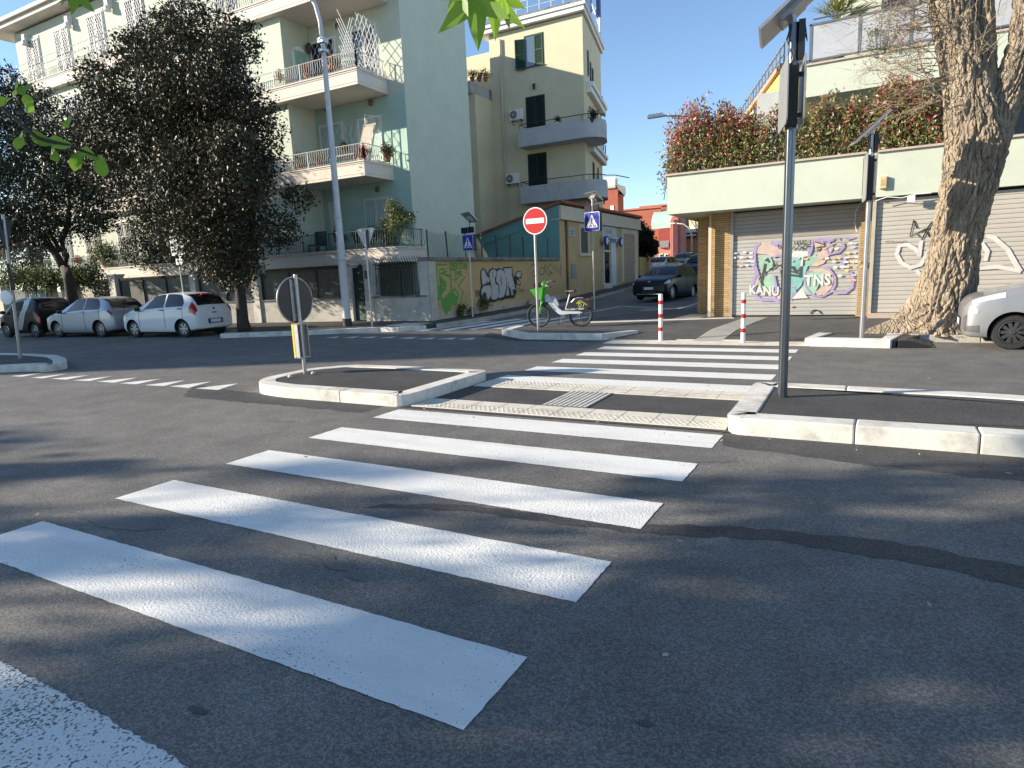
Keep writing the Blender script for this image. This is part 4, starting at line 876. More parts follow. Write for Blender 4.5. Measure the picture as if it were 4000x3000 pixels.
blobs([[(960, 380), (1020, 320), (1230, 330), (1240, 400), (1160, 420), (1150, 560), (1110, 560), (1130, 420), (960, 420)], [(1010, 1040), (1150, 880), (1200, 1020), (1240, 1060), (960, 1080)]], WSP, .016)
b = MB(); b.k = 0
for k, wd in (([(480, 200), (410, 260), (385, 400), (400, 560), (440, 690), (380, 780), (360, 900), (400, 1020), (500, 1090), (700, 1090), (820, 1130)], .09), ([(650, 190), (720, 220), (850, 200)], .12), ([(1320, 160), (1480, 150), (1640, 150), (1540, 190)], .09), ([(1300, 200), (1280, 300), (1240, 420)], .08), ([(1780, 190), (1790, 260), (1720, 340), (1560, 380), (1520, 280), (1640, 200)], .06), ([(1780, 380), (1810, 460), (1780, 540)], .08),
              ([(1440, 570), (1560, 600), (1650, 720), (1650, 850), (1580, 970), (1450, 1040), (1300, 1020), (1210, 900), (1170, 760), (1230, 640)], .05), ([(1900, 640), (1940, 760), (1920, 900), (1820, 980), (1680, 980), (1600, 940)], .07), ([(680, 420), (760, 390), (850, 420)], .07), ([(700, 700), (740, 900), (690, 1050)], .06), ([(960, 900), (1020, 880), (1040, 980), (940, 1090)], .05), ([(1700, 110), (1720, 150)], .05), ([(1790, 110), (1850, 140), (1960, 110)], .05)):
    b.ribbon([s1p(*p)+ny*.0185 for p in k], wd, ny)
b.build('graffiti', PUR, s1, recalc=False)
b = MB()
for k, wd in (([(560, 480), (590, 440), (620, 500)], .06), ([(560, 520), (540, 640), (500, 800), (520, 870)], .07), ([(620, 620), (720, 560), (700, 480), (680, 560)], .05), ([(760, 560), (850, 540)], .06), ([(820, 620), (850, 760)], .12), ([(960, 580), (1000, 580), (1050, 660), (1120, 570), (1110, 740)], .09), ([(960, 700), (1110, 720)], .07), ([(960, 640), (1120, 690)], .05)):
    b.ribbon([s1p(*p)+ny*.025 for p in k], wd, ny)
for k in ([(1020, 170), (1030, 210), (1070, 210), (1070, 165)], [(1080, 210), (1110, 160), (1130, 210)], [(1140, 165), (1200, 165), (1150, 205), (1220, 210)], [(1270, 150), (1272, 210)], [(970, 300), (1020, 250), (1040, 320), (1090, 240), (1170, 300), (1100, 310), (1180, 240), (1270, 250)], [(1340, 180), (1420, 200), (1500, 230), (1440, 290), (1380, 320), (1370, 270), (1450, 250)], [(760, 220), (780, 290), (810, 240), (830, 300)], [(50, 560), (80, 580), (110, 555), (150, 575)]):
    b.ribbon([s1p(*p)+ny*.0245 for p in k], .035, ny)
b.build('graffiti_tag', mat('grey_black_spray', (.06, .055, .05), .6, var=.3), s1, recalc=False)
for txt, x, y, h in (('KANU', 540, 950, .34), ('TNS', 1380, 790, .42)):
    words(txt, frame(s1p(x, y)+ny*.03, (1, 0, .02 if txt == 'TNS' else -.1), (0, 0, 1)), h, WSP, s1, 'lettering', .85, .012)
STK = [mat('sticker_white', (.62, .60, .60), .5), mat('sticker_yellow', (.60, .52, .16), .5), mat('sticker_pink', (.58, .36, .34), .5), mat('sticker_blue', (.42, .45, .60), .5)]
b = MB(); kk = 0
for x, y in [(90, 360), (235, 345), (340, 355), (70, 430), (190, 425), (245, 425), (335, 420), (200, 490), (255, 490), (310, 485), (365, 490), (180, 560), (275, 550), (365, 545), (1900, 200), (1960, 205), (1940, 260), (1860, 355), (1960, 345), (1490, 285), (1680, 285), (1920, 420), (2000, 420), (1840, 425), (1440, 440), (1530, 440), (1630, 440), (1710, 435), (1640, 490), (1830, 495), (1930, 495), (2010, 490), (1660, 580), (1770, 570), (1840, 570), (1970, 565), (1840, 630), (1730, 710), (1950, 700), (1890, 780), (1960, 780), (960, 1190), (1080, 440), (1200, 450), (980, 480)]:
    p = s1p(x, y); kk += 1; w2 = rnd.uniform(.045, .06); b = MB()
    b.face([p+ny*(.028+.0002*kk)+Vector((dx*w2, 0, dz*.026)) for dx, dz in ((-1, -1), (1, -1), (1, 1), (-1, 1))]); b.build('sticker', STK[rnd.choice((0, 0, 2, 2, 3, 1))], s1, recalc=False)
def s2p(x, y): return PY(3300+.37373*x, 780+.37373*y, 18.76)
b = MB()
for k in ([(720, 215), (680, 385), (840, 310), (930, 300)], [(720, 215), (755, 300)], [(760, 360), (805, 420), (870, 290), (920, 225), (950, 225)], [(850, 330), (890, 390), (960, 420)], [(1000, 240), (1100, 330)]): b.ribbon([s2p(*p)+ny*.004 for p in k], .035, ny)
for k in ([(470, 430), (415, 440), (460, 450)], [(480, 455), (490, 425), (510, 455), (520, 430)], [(530, 450), (545, 435), (560, 452), (580, 432), (600, 455), (620, 430), (650, 440)]): b.ribbon([s2p(*p)+ny*.004 for p in k], .014, ny)
b.build('graffiti_tag', BP, s2, recalc=False)
b = MB()
for k in ([(800, 430), (775, 600), (740, 520), (660, 470), (570, 480), (540, 570), (590, 660), (690, 710), (790, 680), (880, 540), (900, 500)], [(750, 740), (800, 800)], [(1480, 380), (1560, 400), (1700, 520), (1790, 680), (1840, 750)], [(1840, 750), (1600, 700), (1380, 720)], [(1430, 450), (1490, 540), (1470, 640)]): b.ribbon([s2p(*p)+ny*.006 for p in k], .10, ny)
b.build('graffiti', mat('white_haze_spray', (.56, .54, .50), .6), s2, recalc=False)
# upper floor
b = MB(); b.box(-1.42, 14, 20.0, 20.2, 6.05, 6.85); b.box(-1.42, -1.22, 20.2, 30, 6.05, 6.85); b.box(-1.22, 14, 20.2, 30, 6.05, 6.3); b.build('upper_parapet', GRN, rb)
b = MB(); b.box(-1.47, 14, 19.95, 20.25, 6.85, 6.9); b.build('coping', mat('pink_stone', (.46, .38, .32), .8), rb)
b = MB(); b.box(-.8, 14, 22.2, 30, 3.5, 11); b.build('wall', GRN, rb)
b = MB(); b.box(-.9, 14, 22.1, 22.2, 4.2, 6.04); b.build('window_band', mat('dark_windows', (.035, .03, .028), .15, var=.4, scale=.8), rb)
b = MB()
for x0, x1 in ((.2, .5), (.62, 1.0)): b.box(x0, x1, 22.05, 22.1, 4.55, 5.35)
b.build('window', mat('pale_pane', (.42, .45, .44), .3), rb)
b = MB(); b.box(.35, .85, 22.1, 22.2, 6.9, 9.2); b.build('balcony_door', GLASS, rb); b = MB(); b.box(.55, .6, 22.06, 22.1, 6.9, 9.2); b.box(.83, .88, 22.06, 22.1, 6.9, 9.2); b.box(.3, .35, 22.05, 22.1, 6.9, 9.2); b.build('door_frame', IRON, rb)
b = MB(); b.box(2.5, 4.5, 20.9, 22.2, 6.9, 9.5); b.build('wall_panel', mat('panel_grey', (.20, .20, .20), .8), rb)  # one even dark grey over the whole panel
gr_ = MB()
for i in range(5): x = -1.35+i*1.15; gr_.box(x-.025, x+.025, 19.98, 20.03, 6.88, 7.88)
gr_.box(-1.4, 3.4, 19.98, 20.03, 7.84, 7.89); gr_.box(-1.4, 3.4, 19.98, 20.03, 6.95, 6.99); gr_.tube([(-1.3, 19.95, 7.98), (3.4, 19.95, 7.98)], .022, 8)
gl = gr_.build('railing', mat('steel_grey', (.20, .205, .21), .4, .6), rb)
GF = mat('frosted_glass', (.42, .43, .45), .25, var=.1, scale=1.5, spec=.6)
b = MB()
for i in range(4): x = -1.35+i*1.15; b.box(x+.03, x+1.12, 20.0, 20.012, 7.0, 7.83)
b.build('glass_panel', GF, gl)
b = MB(); b.box(PY(2955, 500, 24).x, PY(3110, 500, 24).x, 24.0, 24.3, 3.5, PY(3010, 360, 24).z); b.build('screen_wall', GREY, rb)
# alarm box, cables, junction box
al = thing('alarm_box', 'cream alarm siren box on the pale green parapet near the tree', 'alarm', (.49, 18.6, 3.46))
b = MB(); b.box(-.085, .085, -.09, 0, -.14, .16); b.build('casing', mat('aged_cream', (.58, .46, .26), .6, var=.15, scale=8), al, bevel=.02)
b = MB()
for i in range(6): b.box(-.05, .05, -.094, -.089, -.06+i*.025, -.05+i*.025)
b.build('vent', mat('vent_brown', (.30, .22, .12), .7), al)
cb = thing('power_cable', 'loose pale cable and socket box hanging under the parapet beside the pole', 'cable', (0, 0, 0))
b = MB(); b.tube([(.35, 18.58, 3.05), (.6, 18.56, 3.12), (.9, 18.56, 3.07), (1.2, 18.57, 3.13), (1.5, 18.58, 3.13)], .012, 6); b.build('wire', WHITE, cb)
b = MB(); b.box(1.02, 1.18, 18.52, 18.6, 2.95, 3.1); b.build('socket_box', WHITE, cb)
cb = thing('loose_cable', 'thin white wire dangling beside the painted shutter', 'cable', (0, 0, 0))
b = MB(); b.tube([(.02, 19.44, 3.1), (-.07, 19.42, 2.9), (-.09, 19.42, 2.6), (-.03, 19.42, 2.35)], .008, 6); b.build('wire', WHITE, cb)
b = MB(); b.tube([(.07, 19.28, 1.55), (.12, 19.2, 1.6), (.17, 19.25, 1.45), (.1, 19.28, 1.42)], .02, 6); b.build('lock', mat('brass_lock', (.5, .42, .22), .4), s1)
# ---------------------------------------------------------------- distant buildings up the side street
def dist(name, label, cat): return thing(name, label, cat, (0, 0, 0))
def pbox(b, x0, x1, ytop, ybot, Y, dep, m=None):
    """block whose near face spans these survey readings at distance Y"""
    a = PY(x0, ytop, Y); c = PY(x1, ytop, Y); e = PY((x0+x1)/2, ybot, Y); k = 1+dep/Y; b.prism([(a.x, Y), (c.x, Y), (c.x*k-.05*dep, Y*k), (a.x-.1, Y*k)], e.z, (a.z+c.z)/2, m)
rt = dist('red_tower', 'red house with a white round terrace on top behind the yellow building', 'building')
b = MB(); pbox(b, 2345, 2413, 735, 1050, 66, 8); b.build('wall', RED, rt)
b = MB(); pbox(b, 2350, 2413, 690, 738, 65.7, 8.6); b.build('terrace', WHITE, rt, bevel=.3)
b = MB(); pbox(b, 2387, 2398, 803, 822, 65.95, .06); b.build('window', WHITE, rt)
b = MB(); a = PY(2360, 684, 66); c = PY(2405, 684, 66); b.tube([a, c, c+Vector((.5, 3, 0))], .05, 6); b.build('railing', IRON, rt)
ch = dist('red_church', 'brick red church with an arched porch and green barrel roof', 'church')
b = MB(); pbox(b, 2415, 2582, 817, 1060, 84, 14); pbox(b, 2500, 2606, 806, 1060, 90, 14); b.build('wall', RED, ch)
b = MB(); pbox(b, 2412, 2584, 812, 818, 83.8, 14.2); pbox(b, 2497, 2608, 801, 807, 89.8, 14.2); b.build('parapet', mat('red_trim', (.42, .15, .10), .9), ch)
b = MB(); pbox(b, 2572, 2622, 893, 960, 82, 12); b.build('wall', mat('dark_red_render', (.27, .06, .05), .9), ch)
b = MB(); pbox(b, 2545, 2655, 965, 1065, 81.6, 12); b.build('wall', PINKR, ch)
b = MB(); pbox(b, 2575, 2612, 940, 967, 81.2, .5); b.build('window', mat('grey_lattice', (.22, .20, .22), .6), ch)
for x in (2577, 2598):
    b = MB(); pbox(b, x, x+12, 991, 1016, 81.5, .1); w_ = b.build('window', WHITE, ch); b = MB(); pbox(b, x+2.5, x+9, 994, 1013, 81.45, .06); b.build('pane', GLASS, w_)
def arch(b, xc, w, ytop, ybot, Y, dep, n=14, inner=None):
    a = PY(xc-w, ybot, Y); c = PY(xc+w, ybot, Y); t_ = PY(xc, ytop, Y); r = (c.x-a.x)/2; cx = (a.x+c.x)/2; zc = t_.z-r*1.25
    pts = [(cx+r*math.cos(PI*i/n), zc+r*1.25*math.sin(PI*i/n)) for i in range(n+1)]+[(cx-r, a.z), (cx+r, a.z)]
    b.extrude([(x, Y, z) for x, z in pts], (0, dep, 0))
b = MB(); arch(b, 2638, 20, 840, 1065, 80, 3); b.build('porch', PINKR, ch)
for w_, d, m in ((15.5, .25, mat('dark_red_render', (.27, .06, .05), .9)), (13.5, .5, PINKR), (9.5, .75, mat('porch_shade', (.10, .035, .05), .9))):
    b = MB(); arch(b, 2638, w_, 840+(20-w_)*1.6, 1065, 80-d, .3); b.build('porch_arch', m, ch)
b = MB(); a = PY(2572, 893, 82.5); c = PY(2650, 840, 82.5); e = PY(2572, 845, 82.5); n = 12
P0 = [Vector((a.x-1.0+(c.x-a.x)*0, 82.5+2.8*0+6*(1-math.cos(PI*i/n))/2, a.z+(e.z-a.z+1.0)*math.sin(PI*i/n))) for i in range(n+1)]
for p, q in zip(P0, P0[1:]): b.face([p, q, q+Vector((c.x-a.x+1.0, 0, 0)), p+Vector((c.x-a.x+1.0, 0, 0))])
b.build('barrel_roof', mat('verdigris', (.36, .52, .44), .6, var=.12, scale=1.5), ch, smooth=True)
ob = dist('orange_house', 'orange rendered house with flat pale balconies past the church', 'building')
b = MB(); pbox(b, 2655, 2800, 930, 1062, 95, 10); b.build('wall', mat('orange_render', (.56, .27, .15), .9, var=.06), ob)
b = MB(); pbox(b, 2640, 2800, 983, 1062, 93, 1.5); b.build('wall', mat('rose_render', (.42, .17, .13), .9), ob)
b = MB(); pbox(b, 2656, 2790, 893, 906, 94, 11); pbox(b, 2656, 2720, 916, 922, 94, 11); b.build('balcony', WHITE, ob)
b = MB(); pbox(b, 2655, 2800, 905, 930, 96, 8); b.build('wall', mat('brown_render', (.32, .14, .08), .9), ob)
for x in (2656, 2705, 2742, 2760): b = MB(); pbox(b, x, x+9, 896, 924, 95.9, .2); b.build('window', mat('blue_pane', (.30, .34, .45), .3), ob)
fy = dist('cream_house', 'cream house with small windows far up the side street', 'building')
b = MB(); pbox(b, 2668, 2800, 855, 1060, 118, 10); b.build('wall', mat('cream_render', (.62, .49, .28), .9, var=.05), fy)
b = MB(); pbox(b, 2655, 2800, 884, 897, 110, 10); b.build('terrace', WHITE, fy)
for x in (2737, 2753): b = MB(); pbox(b, x, x+11, 862, 873, 117.9, .2); b.build('window', WHITE, fy)
yr = dist('yellow_house', 'bright yellow house with a railed roof terrace behind the hedge', 'building')
p0 = PY(3062, 262, 46); d = Vector((ray(2480, 1045)[0], ray(2480, 1045)[1], 0)).normalized(); n_ = Vector((-d.y, d.x, 0))
b = MB(); L = 30
for z0, z1, o in ((0, p0.z, 0), (p0.z, p0.z+.25, .25)):
    b.extrude([p0-Vector((0, 0, p0.z-z0))+n_*o, p0-Vector((0, 0, p0.z-z0))+d*L+n_*o, p0-Vector((0, 0, p0.z-z0))+d*L-n_*8, p0-Vector((0, 0, p0.z-z0))-n_*8], (0, 0, z1-z0), 0 if o == 0 else 1)
b.build('wall', [mat('bright_yellow_render', (.62, .47, .12), .9), mat('terracotta_edge', (.42, .26, .16), .9)], yr)
b = MB(); q0 = p0-Vector((0, 0, 2.0)); b.extrude([q0+n_*1.2, q0+n_*1.2+d*12, q0+d*12, q0], (0, 0, .35)); b.build('balcony', WHITE, yr)
b = MB()
for i in range(22): p = p0+d*i*1.2; b.beam(p, p+Vector((0, 0, 1.5)), .08)
b.beam(p0+Vector((0, 0, 1.4)), p0+d*26+Vector((0, 0, 1.4)), .07); b.beam(p0+Vector((0, 0, .8)), p0+d*26+Vector((0, 0, .8)), .05); b.build('railing', STONE_D, yr)
# unseen house block, added off to the left to cast shade over the far lane
oh = thing('apartment_building', 'tall house beyond the left edge that throws its shadow over the far lane', 'building', (0, 0, 0))
b = MB(); b.prism([(-53, -9), (-53, -12.3), (-78, -24.8), (-92, -25), (-92, -9)], 0, 19); b.build('wall', YEL, oh)
# ================================================================ signs, posts, lamps, bollards, bicycle, small things
STEEL = mat('galvanised_steel', (.42, .42, .42), .38, .75, var=.12, scale=12, bump=.05, bscale=30)
ALU = mat('sign_back_grey', (.20, .20, .20), .5, .4, var=.08, scale=5)
BLACKP = mat('black_plastic', (.02, .02, .022), .45, var=.1); REDP = mat('sign_red', (.47, .012, .010), .35, var=.06, scale=8); WHT = mat('sign_white_face', (.74, .74, .74), .35, var=.03)
BLUEP = mat('sign_blue', (.012, .03, .33), .3, var=.08, scale=6); YELP = mat('delineator_yellow', (.75, .42, .01), .4, var=.06)
PV = mat('solar_cells', (.015, .02, .05), .15, .3, var=.2, scale=14)
def post(par, x, y, z0, z1, r=.03, m=STEEL, name='pole', lean=(0, 0)):
    b = MB(); b.tube([(x, y, z0), (x+lean[0], y+lean[1], z1)], r, 14); b.lathe([(r*1.02, z1), (r*.9, z1+.012), (0, z1+.014)], Matrix.Translation((x+lean[0], y+lean[1], 0)), 14)
    return b.build(name, m, par, smooth=True, ang=40)
def disc(M, r, t, m, par, name, n=36):
    b = MB(); b.lathe([(0, -t/2), (r, -t/2), (r, t/2), (0, t/2)], M, n); return b.build(name, m, par, smooth=True, ang=40)
def plate(M, outline, t, m, par, name, bev=0):
    b = MB(); b.extrude([M@Vector((x, y, 0)) for x, y in outline], M.to_3x3()@Vector((0, 0, t))); return b.build(name, m, par, bevel=bev)
def rrect(w, h, r=.05, n=5):
    out = []
    for cx, cy, a0 in ((w/2-r, h/2-r, 0), (-w/2+r, h/2-r, 90), (-w/2+r, -h/2+r, 180), (w/2-r, -h/2+r, 270)):
        out += [(cx+r*math.cos(math.radians(a0+90*i/n)), cy+r*math.sin(math.radians(a0+90*i/n))) for i in range(n+1)]
    return out
# keep-right sign seen from behind, on the island
p = G(1192, 1458, .15); s = thing('road_sign', 'back of a round grey sign above a yellow marker plate on the traffic island', 'road sign', p)
post(s, 0, 0, -.02, 1.62, .032)
c = PY(1155, 1172, p.y)-p; zc = c.z
dk = disc(frame((-.06, 0, zc), (0, 1, 0), (0, 0, 1)), .37, .012, mat('sign_back_dark', (.05, .05, .052), .45, .2, var=.15, scale=4), s, 'sign_plate')
b = MB(); b.tube([(-.06, .372*math.cos(t), zc+.372*math.sin(t)) for t in [2*PI*i/40 for i in range(41)]], .012, 6); b.build('rim', STEEL, dk, smooth=True)
b = MB(); b.box(-.055, -.02, -.06, .06, zc+.23, zc+.255); b.box(-.055, -.02, -.06, .06, zc-.26, zc-.235); b.box(-.052, -.04, -.1, -.02, zc-.34, zc+.34); b.build('bracket', STEEL, dk)
b = MB(); z0, z1 = .27, .83
hp = [(-.10+.0*a, 0) for a in (0,)]
arc = [(-.05-.10*math.sin(t), .115*math.cos(t)) for t in [PI*i/12 for i in range(13)]]
for q, r in zip(arc, arc[1:]): b.face([(q[0], q[1], z0), (r[0], r[1], z0), (r[0], r[1], z1), (q[0], q[1], z1)])
for z in (z0, z1): b.face([(x, y, z) for x, y in arc])
mk = b.build('marker_plate', YELP, s, smooth=True, ang=40)
b = MB(); b.box(-.045, -.03, -.11, .11, z0, z1); b.box(-.04, .045, -.115, -.1, z0+.01, z1-.01); b.box(-.04, .045, .1, .115, z0+.01, z1-.01); b.box(-.04, .05, -.115, .115, z0, z0+.015); b.box(-.04, .05, -.115, .115, z1-.015, z1); b.build('backing', STEEL, mk)
for i, (px, py) in enumerate(((1133, 1475), (1224, 1461))):
    q = G(px, py, .155); st = thing('stone', ('pale pebble on the kerb edge of the traffic island' if i == 0 else 'pale pebble beside the foot of the island sign'), 'stone', q)
    b = MB(); bmesh.ops.create_icosphere(b.bm, subdivisions=2, radius=.035)
    for v in b.bm.verts: v.co *= 1+.25*noise.noise(v.co*30+Vector((i*5, 0, 0))); v.co.z = v.co.z*.7+.018
    b.build('stone', KERB, st, smooth=True)
# give-way sign post at the far left, seen from the side
p = G(80, 1400, .14); s = thing('road_sign', 'leaning grey post with edge-on triangular sign at the left end of the junction', 'road sign', p)
top = PY(12, 840, p.y)-p
post(s, 0, 0, -.02, top.z, .036, lean=(top.x, top.y))
SBD = mat('sign_back_blue', (.06, .075, .095), .5, .2)
M = frame((top.x*.93-.05, -.02, top.z*.87), (-.62, .78, 0), (0, 0, 1))
plate(M, [(-.36, .34), (.36, .34), (.38, .3), (.03, -.36), (-.03, -.36), (-.38, .3)], .012, SBD, s, 'sign_plate')
plate(frame((top.x*.7+.05, -.04, top.z*.58), (-.8, .6, 0), (0, 0, 1)), rrect(.34, .62, .03), .012, mat('sign_back_dark', (.05, .05, .052), .45), s, 'lower_plate')
b = MB(); b.lathe([(0, -.02), (.16, -.02), (.17, .02), (0, .05)], frame((top.x*.7-.16, -.1, top.z*.44), (1, .3, 0), (0, 0, 1)), 20); b.build('mirror', WHT, s, smooth=True, ang=40)
# no-entry sign
p = G(2103, 1290, zP); s = thing('road_sign', 'round red no entry sign with a white bar beside the parked bicycle', 'road sign', p)
c = PY(2090, 863, p.y-.06)-p; post(s, 0, 0, -.02, c.z+.3, .035)
Md = frame((c.x, -.06, c.z), (1, 0, 0), (0, 0, 1))
d0 = disc(Md, .345, .014, WHT, s, 'sign_plate'); 
b = MB(); b.lathe([(0, .0085), (.318, .0085), (.318, .007)], Md, 40); b.build('red_face', REDP, d0)
plate(Md@Matrix.Translation((0, 0, .0095)), [(-.26, -.065), (.26, -.065), (.26, .065), (-.26, .065)], .002, WHT, d0, 'white_bar')
b = MB(); b.box(-.05, .05, -.055, .03, c.z-.2, c.z-.17); b.box(-.05, .05, -.055, .03, c.z+.17, c.z+.2); b.build('bracket', STEEL, s)
# pedestrian crossing signs with solar panel
def walker(M, par, sc_=1.):
    """striding figure over stripes, in a white triangle"""
    plate(M, [(-.235*sc_, -.19*sc_), (.235*sc_, -.19*sc_), (0, .22*sc_)], .002, WHT, par, 'triangle')
    b = MB(); o = M@Matrix.Translation((0, 0, .0026))
    def P(pts): b.poly([o@Vector((x*sc_, y*sc_, 0)) for x, y in pts])
    P([(-.012+.022*math.cos(t), .135+.022*math.sin(t)) for t in [2*PI*i/12 for i in range(12)]])
    P([(-.02, .105), (.02, .105), (.045, .05), (.055, .02), (.04, .015), (.022, .045), (.025, -.01), (.06, -.09), (.075, -.165), (.048, -.165), (.03, -.09), (0, -.045), (-.035, -.11), (-.06, -.17), (-.09, -.17), (-.06, -.1), (-.03, -.02), (-.03, .05), (-.055, .03), (-.07, .035), (-.05, .07)])
    for x in (-.175, -.095, -.015, .1, .15): k = -.35*x; P([(x-.02+k*.0, -.175), (x+.02, -.175), (x+.012+k*.3, -.115), (x-.016+k*.3, -.115)])
    b.build('pedestrian_symbol', BLACKP, par, recalc=False)
def ped_sign(px, zb, c_px, label, yaw=0, size=.6, top=(0, 0), solar=None, depth=.16):
    p = G(px[0], px[1], zb); s = thing('pedestrian_crossing_sign', label, 'road sign', p)
    c = PY(c_px[0], c_px[1], p.y)-p; R = Matrix.Rotation(yaw, 4, 'Z')
    t = PY(top[0], top[1], p.y)-p
    post(s, 0, 0, -.02, t.z, .03)
    Mf = Matrix.Translation((0, 0, c.z))@R@frame((0, -.05, 0), (1, 0, 0), (0, 0, 1))
    bx = plate(Mf@Matrix.Translation((0, 0, -depth)), rrect(size, size*1.02, .04), depth, BLACKP, s, 'sign_box')
    f = plate(Mf@Matrix.Translation((0, 0, .001)), rrect(size*.99, size*1.01, .05), .004, WHT, bx, 'sign_rim'); f2 = plate(Mf@Matrix.Translation((0, 0, .006)), rrect(size*.94, size*.96, .045), .002, BLUEP, bx, 'sign_face')
    walker(Mf@Matrix.Translation((0, .0, .009)), f2, size/.6)
    b = MB(); z = c.z+size*.51+.15
    for x0, x1 in ((-.32, -.04), (.04, .30)): b.obox(Matrix.Translation((0, 0, z))@R@Matrix.Translation(((x0+x1)/2, -.03, 0)), x1-x0, .06, .2)
    b.build('flasher_bar', mat('navy_black', (.012, .015, .03), .7, spec=.2), s)
    Ms = Matrix.Translation((0, .0, t.z))@solar
    plate(Ms, [(-.33, -.24), (.33, -.24), (.33, .24), (-.33, .24)], .03, STEEL, s, 'solar_panel'); plate(Ms@Matrix.Translation((0, 0, .031)), [(-.31, -.22), (.31, -.22), (.31, .22), (-.31, .22)], .002, PV, s, 'solar_cells')
    plate(Ms@Matrix.Translation((0, 0.04, -.09)), [(-.14, -.10), (.14, -.10), (.14, .10), (-.14, .10)], .088, mat('battery_grey', (.30, .31, .33), .5), s, 'battery_box')
    b = MB(); b.tube([Ms@Vector((.1, 0, -.1)), Vector((.09, -.02, t.z-.2)), Vector((.035, -.03, t.z-.35))], .012, 6); b.build('cable', BLACKP, s)
    return s
SOL = Matrix.Rotation(math.radians(-30), 4, 'Z')@Matrix.Rotation(math.radians(-42), 4, 'X')@Matrix.Translation((0, 0, .1))
ped_sign((2322, 1210), zP, (2313, 866), 'blue pedestrian crossing sign with solar panel in front of the corner shop', math.radians(-13), .70, (2308, 778), SOL)
ped_sign((1847, 1235), .2, (1835, 948), 'blue pedestrian crossing sign with solar panel before the ochre wall', math.radians(-16), .56, (1830, 858), SOL)
# two posts carrying crossing signs seen edge-on
def edge_sign(base, zb, zlo, zhi, top_z, r, label, sol, w=.62, plates=True, ang=0, pan=(.38, .22), pm=STEEL):
    p = G(base[0], base[1], zb); s = thing('pedestrian_crossing_sign', label, 'road sign', p)
    b = MB(); pr = [(r*1.0*math.cos(t)*(1+.06*math.cos(6*t)), r*math.sin(t)*(1+.06*math.cos(6*t))) for t in [2*PI*i/36 for i in range(36)]]
    b.prism(pr, -.02, top_z); b.build('pole', pm, s, smooth=True, ang=50)
    R = Matrix.Rotation(ang, 4, 'Z')
    for sd in (-1, 1):
        M = Matrix.Translation((0, 0, (zlo+zhi)/2))@R@Matrix.Rotation(math.radians(-2*sd), 4, 'Z')@frame((sd*.088, -.0, 0), (0, 1, 0), (0, 0, 1))
        plate(M, rrect(w, zhi-zlo, .05), .012, mat('sign_back_light', (.34, .34, .33), .4, .5), s, 'sign_plate')
    b = MB(); b.obox(Matrix.Translation((0, 0, (zlo+zhi)/2-.02))@R, .10, .16, (zhi-zlo)*.92); b.build('light_box', BLACKP, s)
    b = MB()
    for z in (zlo+.12, zhi-.12): b.obox(Matrix.Translation((0, 0, z))@R, .175, .05, .04)
    b.build('bracket', BLACKP, s)
    b = MB(); b.obox(Matrix.Translation((.07, 0, zhi+.2))@R, .06, .12, .36); b.build('controller', BLACKP, s)
    b = MB(); b.tube([(.1, -.02, top_z-.02), (.13, -.04, top_z-.2), (.07, -.03, zhi+.35)], .009, 6); b.tube([(-.02, -.05, zhi+.35), (-.06, -.07, zhi+.2), (.01, -.08, zhi+.02), (-.05, -.06, zhi-.08)], .009, 6); b.build('cable', BLACKP, s)
    Ms = Matrix.Translation((0, 0, top_z))@sol
    hw, hh = pan; plate(Ms, [(-hw, -hh), (hw, -hh), (hw, hh), (-hw, hh)], .035, STEEL, s, 'solar_panel'); plate(Ms@Matrix.Translation((0, 0, .036)), [(-hw+.02, -hh+.02), (hw-.02, -hh+.02), (hw-.02, hh-.02), (-hw+.02, hh-.02)], .002, PV, s, 'solar_cells')
    b = MB(); q = Ms@Vector((0, 0, 0)); b.extrude([Ms@Vector((x, y, -.001)) for x, y in ((-.14, -.11), (.14, -.11), (.14, .11), (-.14, .11))], Ms.to_3x3()@Vector((0, 0, -.05))); b.beam((0, 0, top_z-.1), q, .06); b.build('panel_bracket', STEEL, s)
    return s
pA = G(3056, 1550, .16)
edge_sign((3056, 1550), .165, PY(3068, 505, pA.y).z-.165, PY(3110, 245, pA.y).z-.165, PY(3115, 92, pA.y).z-.165, .047, 'tall steel post with double sign and solar panel on the near island', Matrix.Rotation(math.radians(14), 4, 'Z')@Matrix.Rotation(math.radians(-40), 4, 'Y')@Matrix.Rotation(math.radians(-14), 4, 'X')@Matrix.Translation((.06, 0, .12)), ang=math.radians(11), pan=(.36, .2), pm=mat('dark_galvanised', (.13, .14, .155), .3, .85, var=.1, scale=10))
pB = G(3366, 1315, .15)
edge_sign((3366, 1315), .15, PY(3398, 785, pB.y).z-.15, PY(3408, 600, pB.y).z-.15, PY(3414, 525, pB.y).z-.15, .042, 'slim steel post with dark edge-on sign and solar panel before the shutters', Matrix.Rotation(math.radians(6), 4, 'Z')@Matrix.Rotation(math.radians(-42), 4, 'Y')@Matrix.Rotation(math.radians(6), 4, 'X')@Matrix.Translation((.05, 0, .1)), ang=math.radians(3))
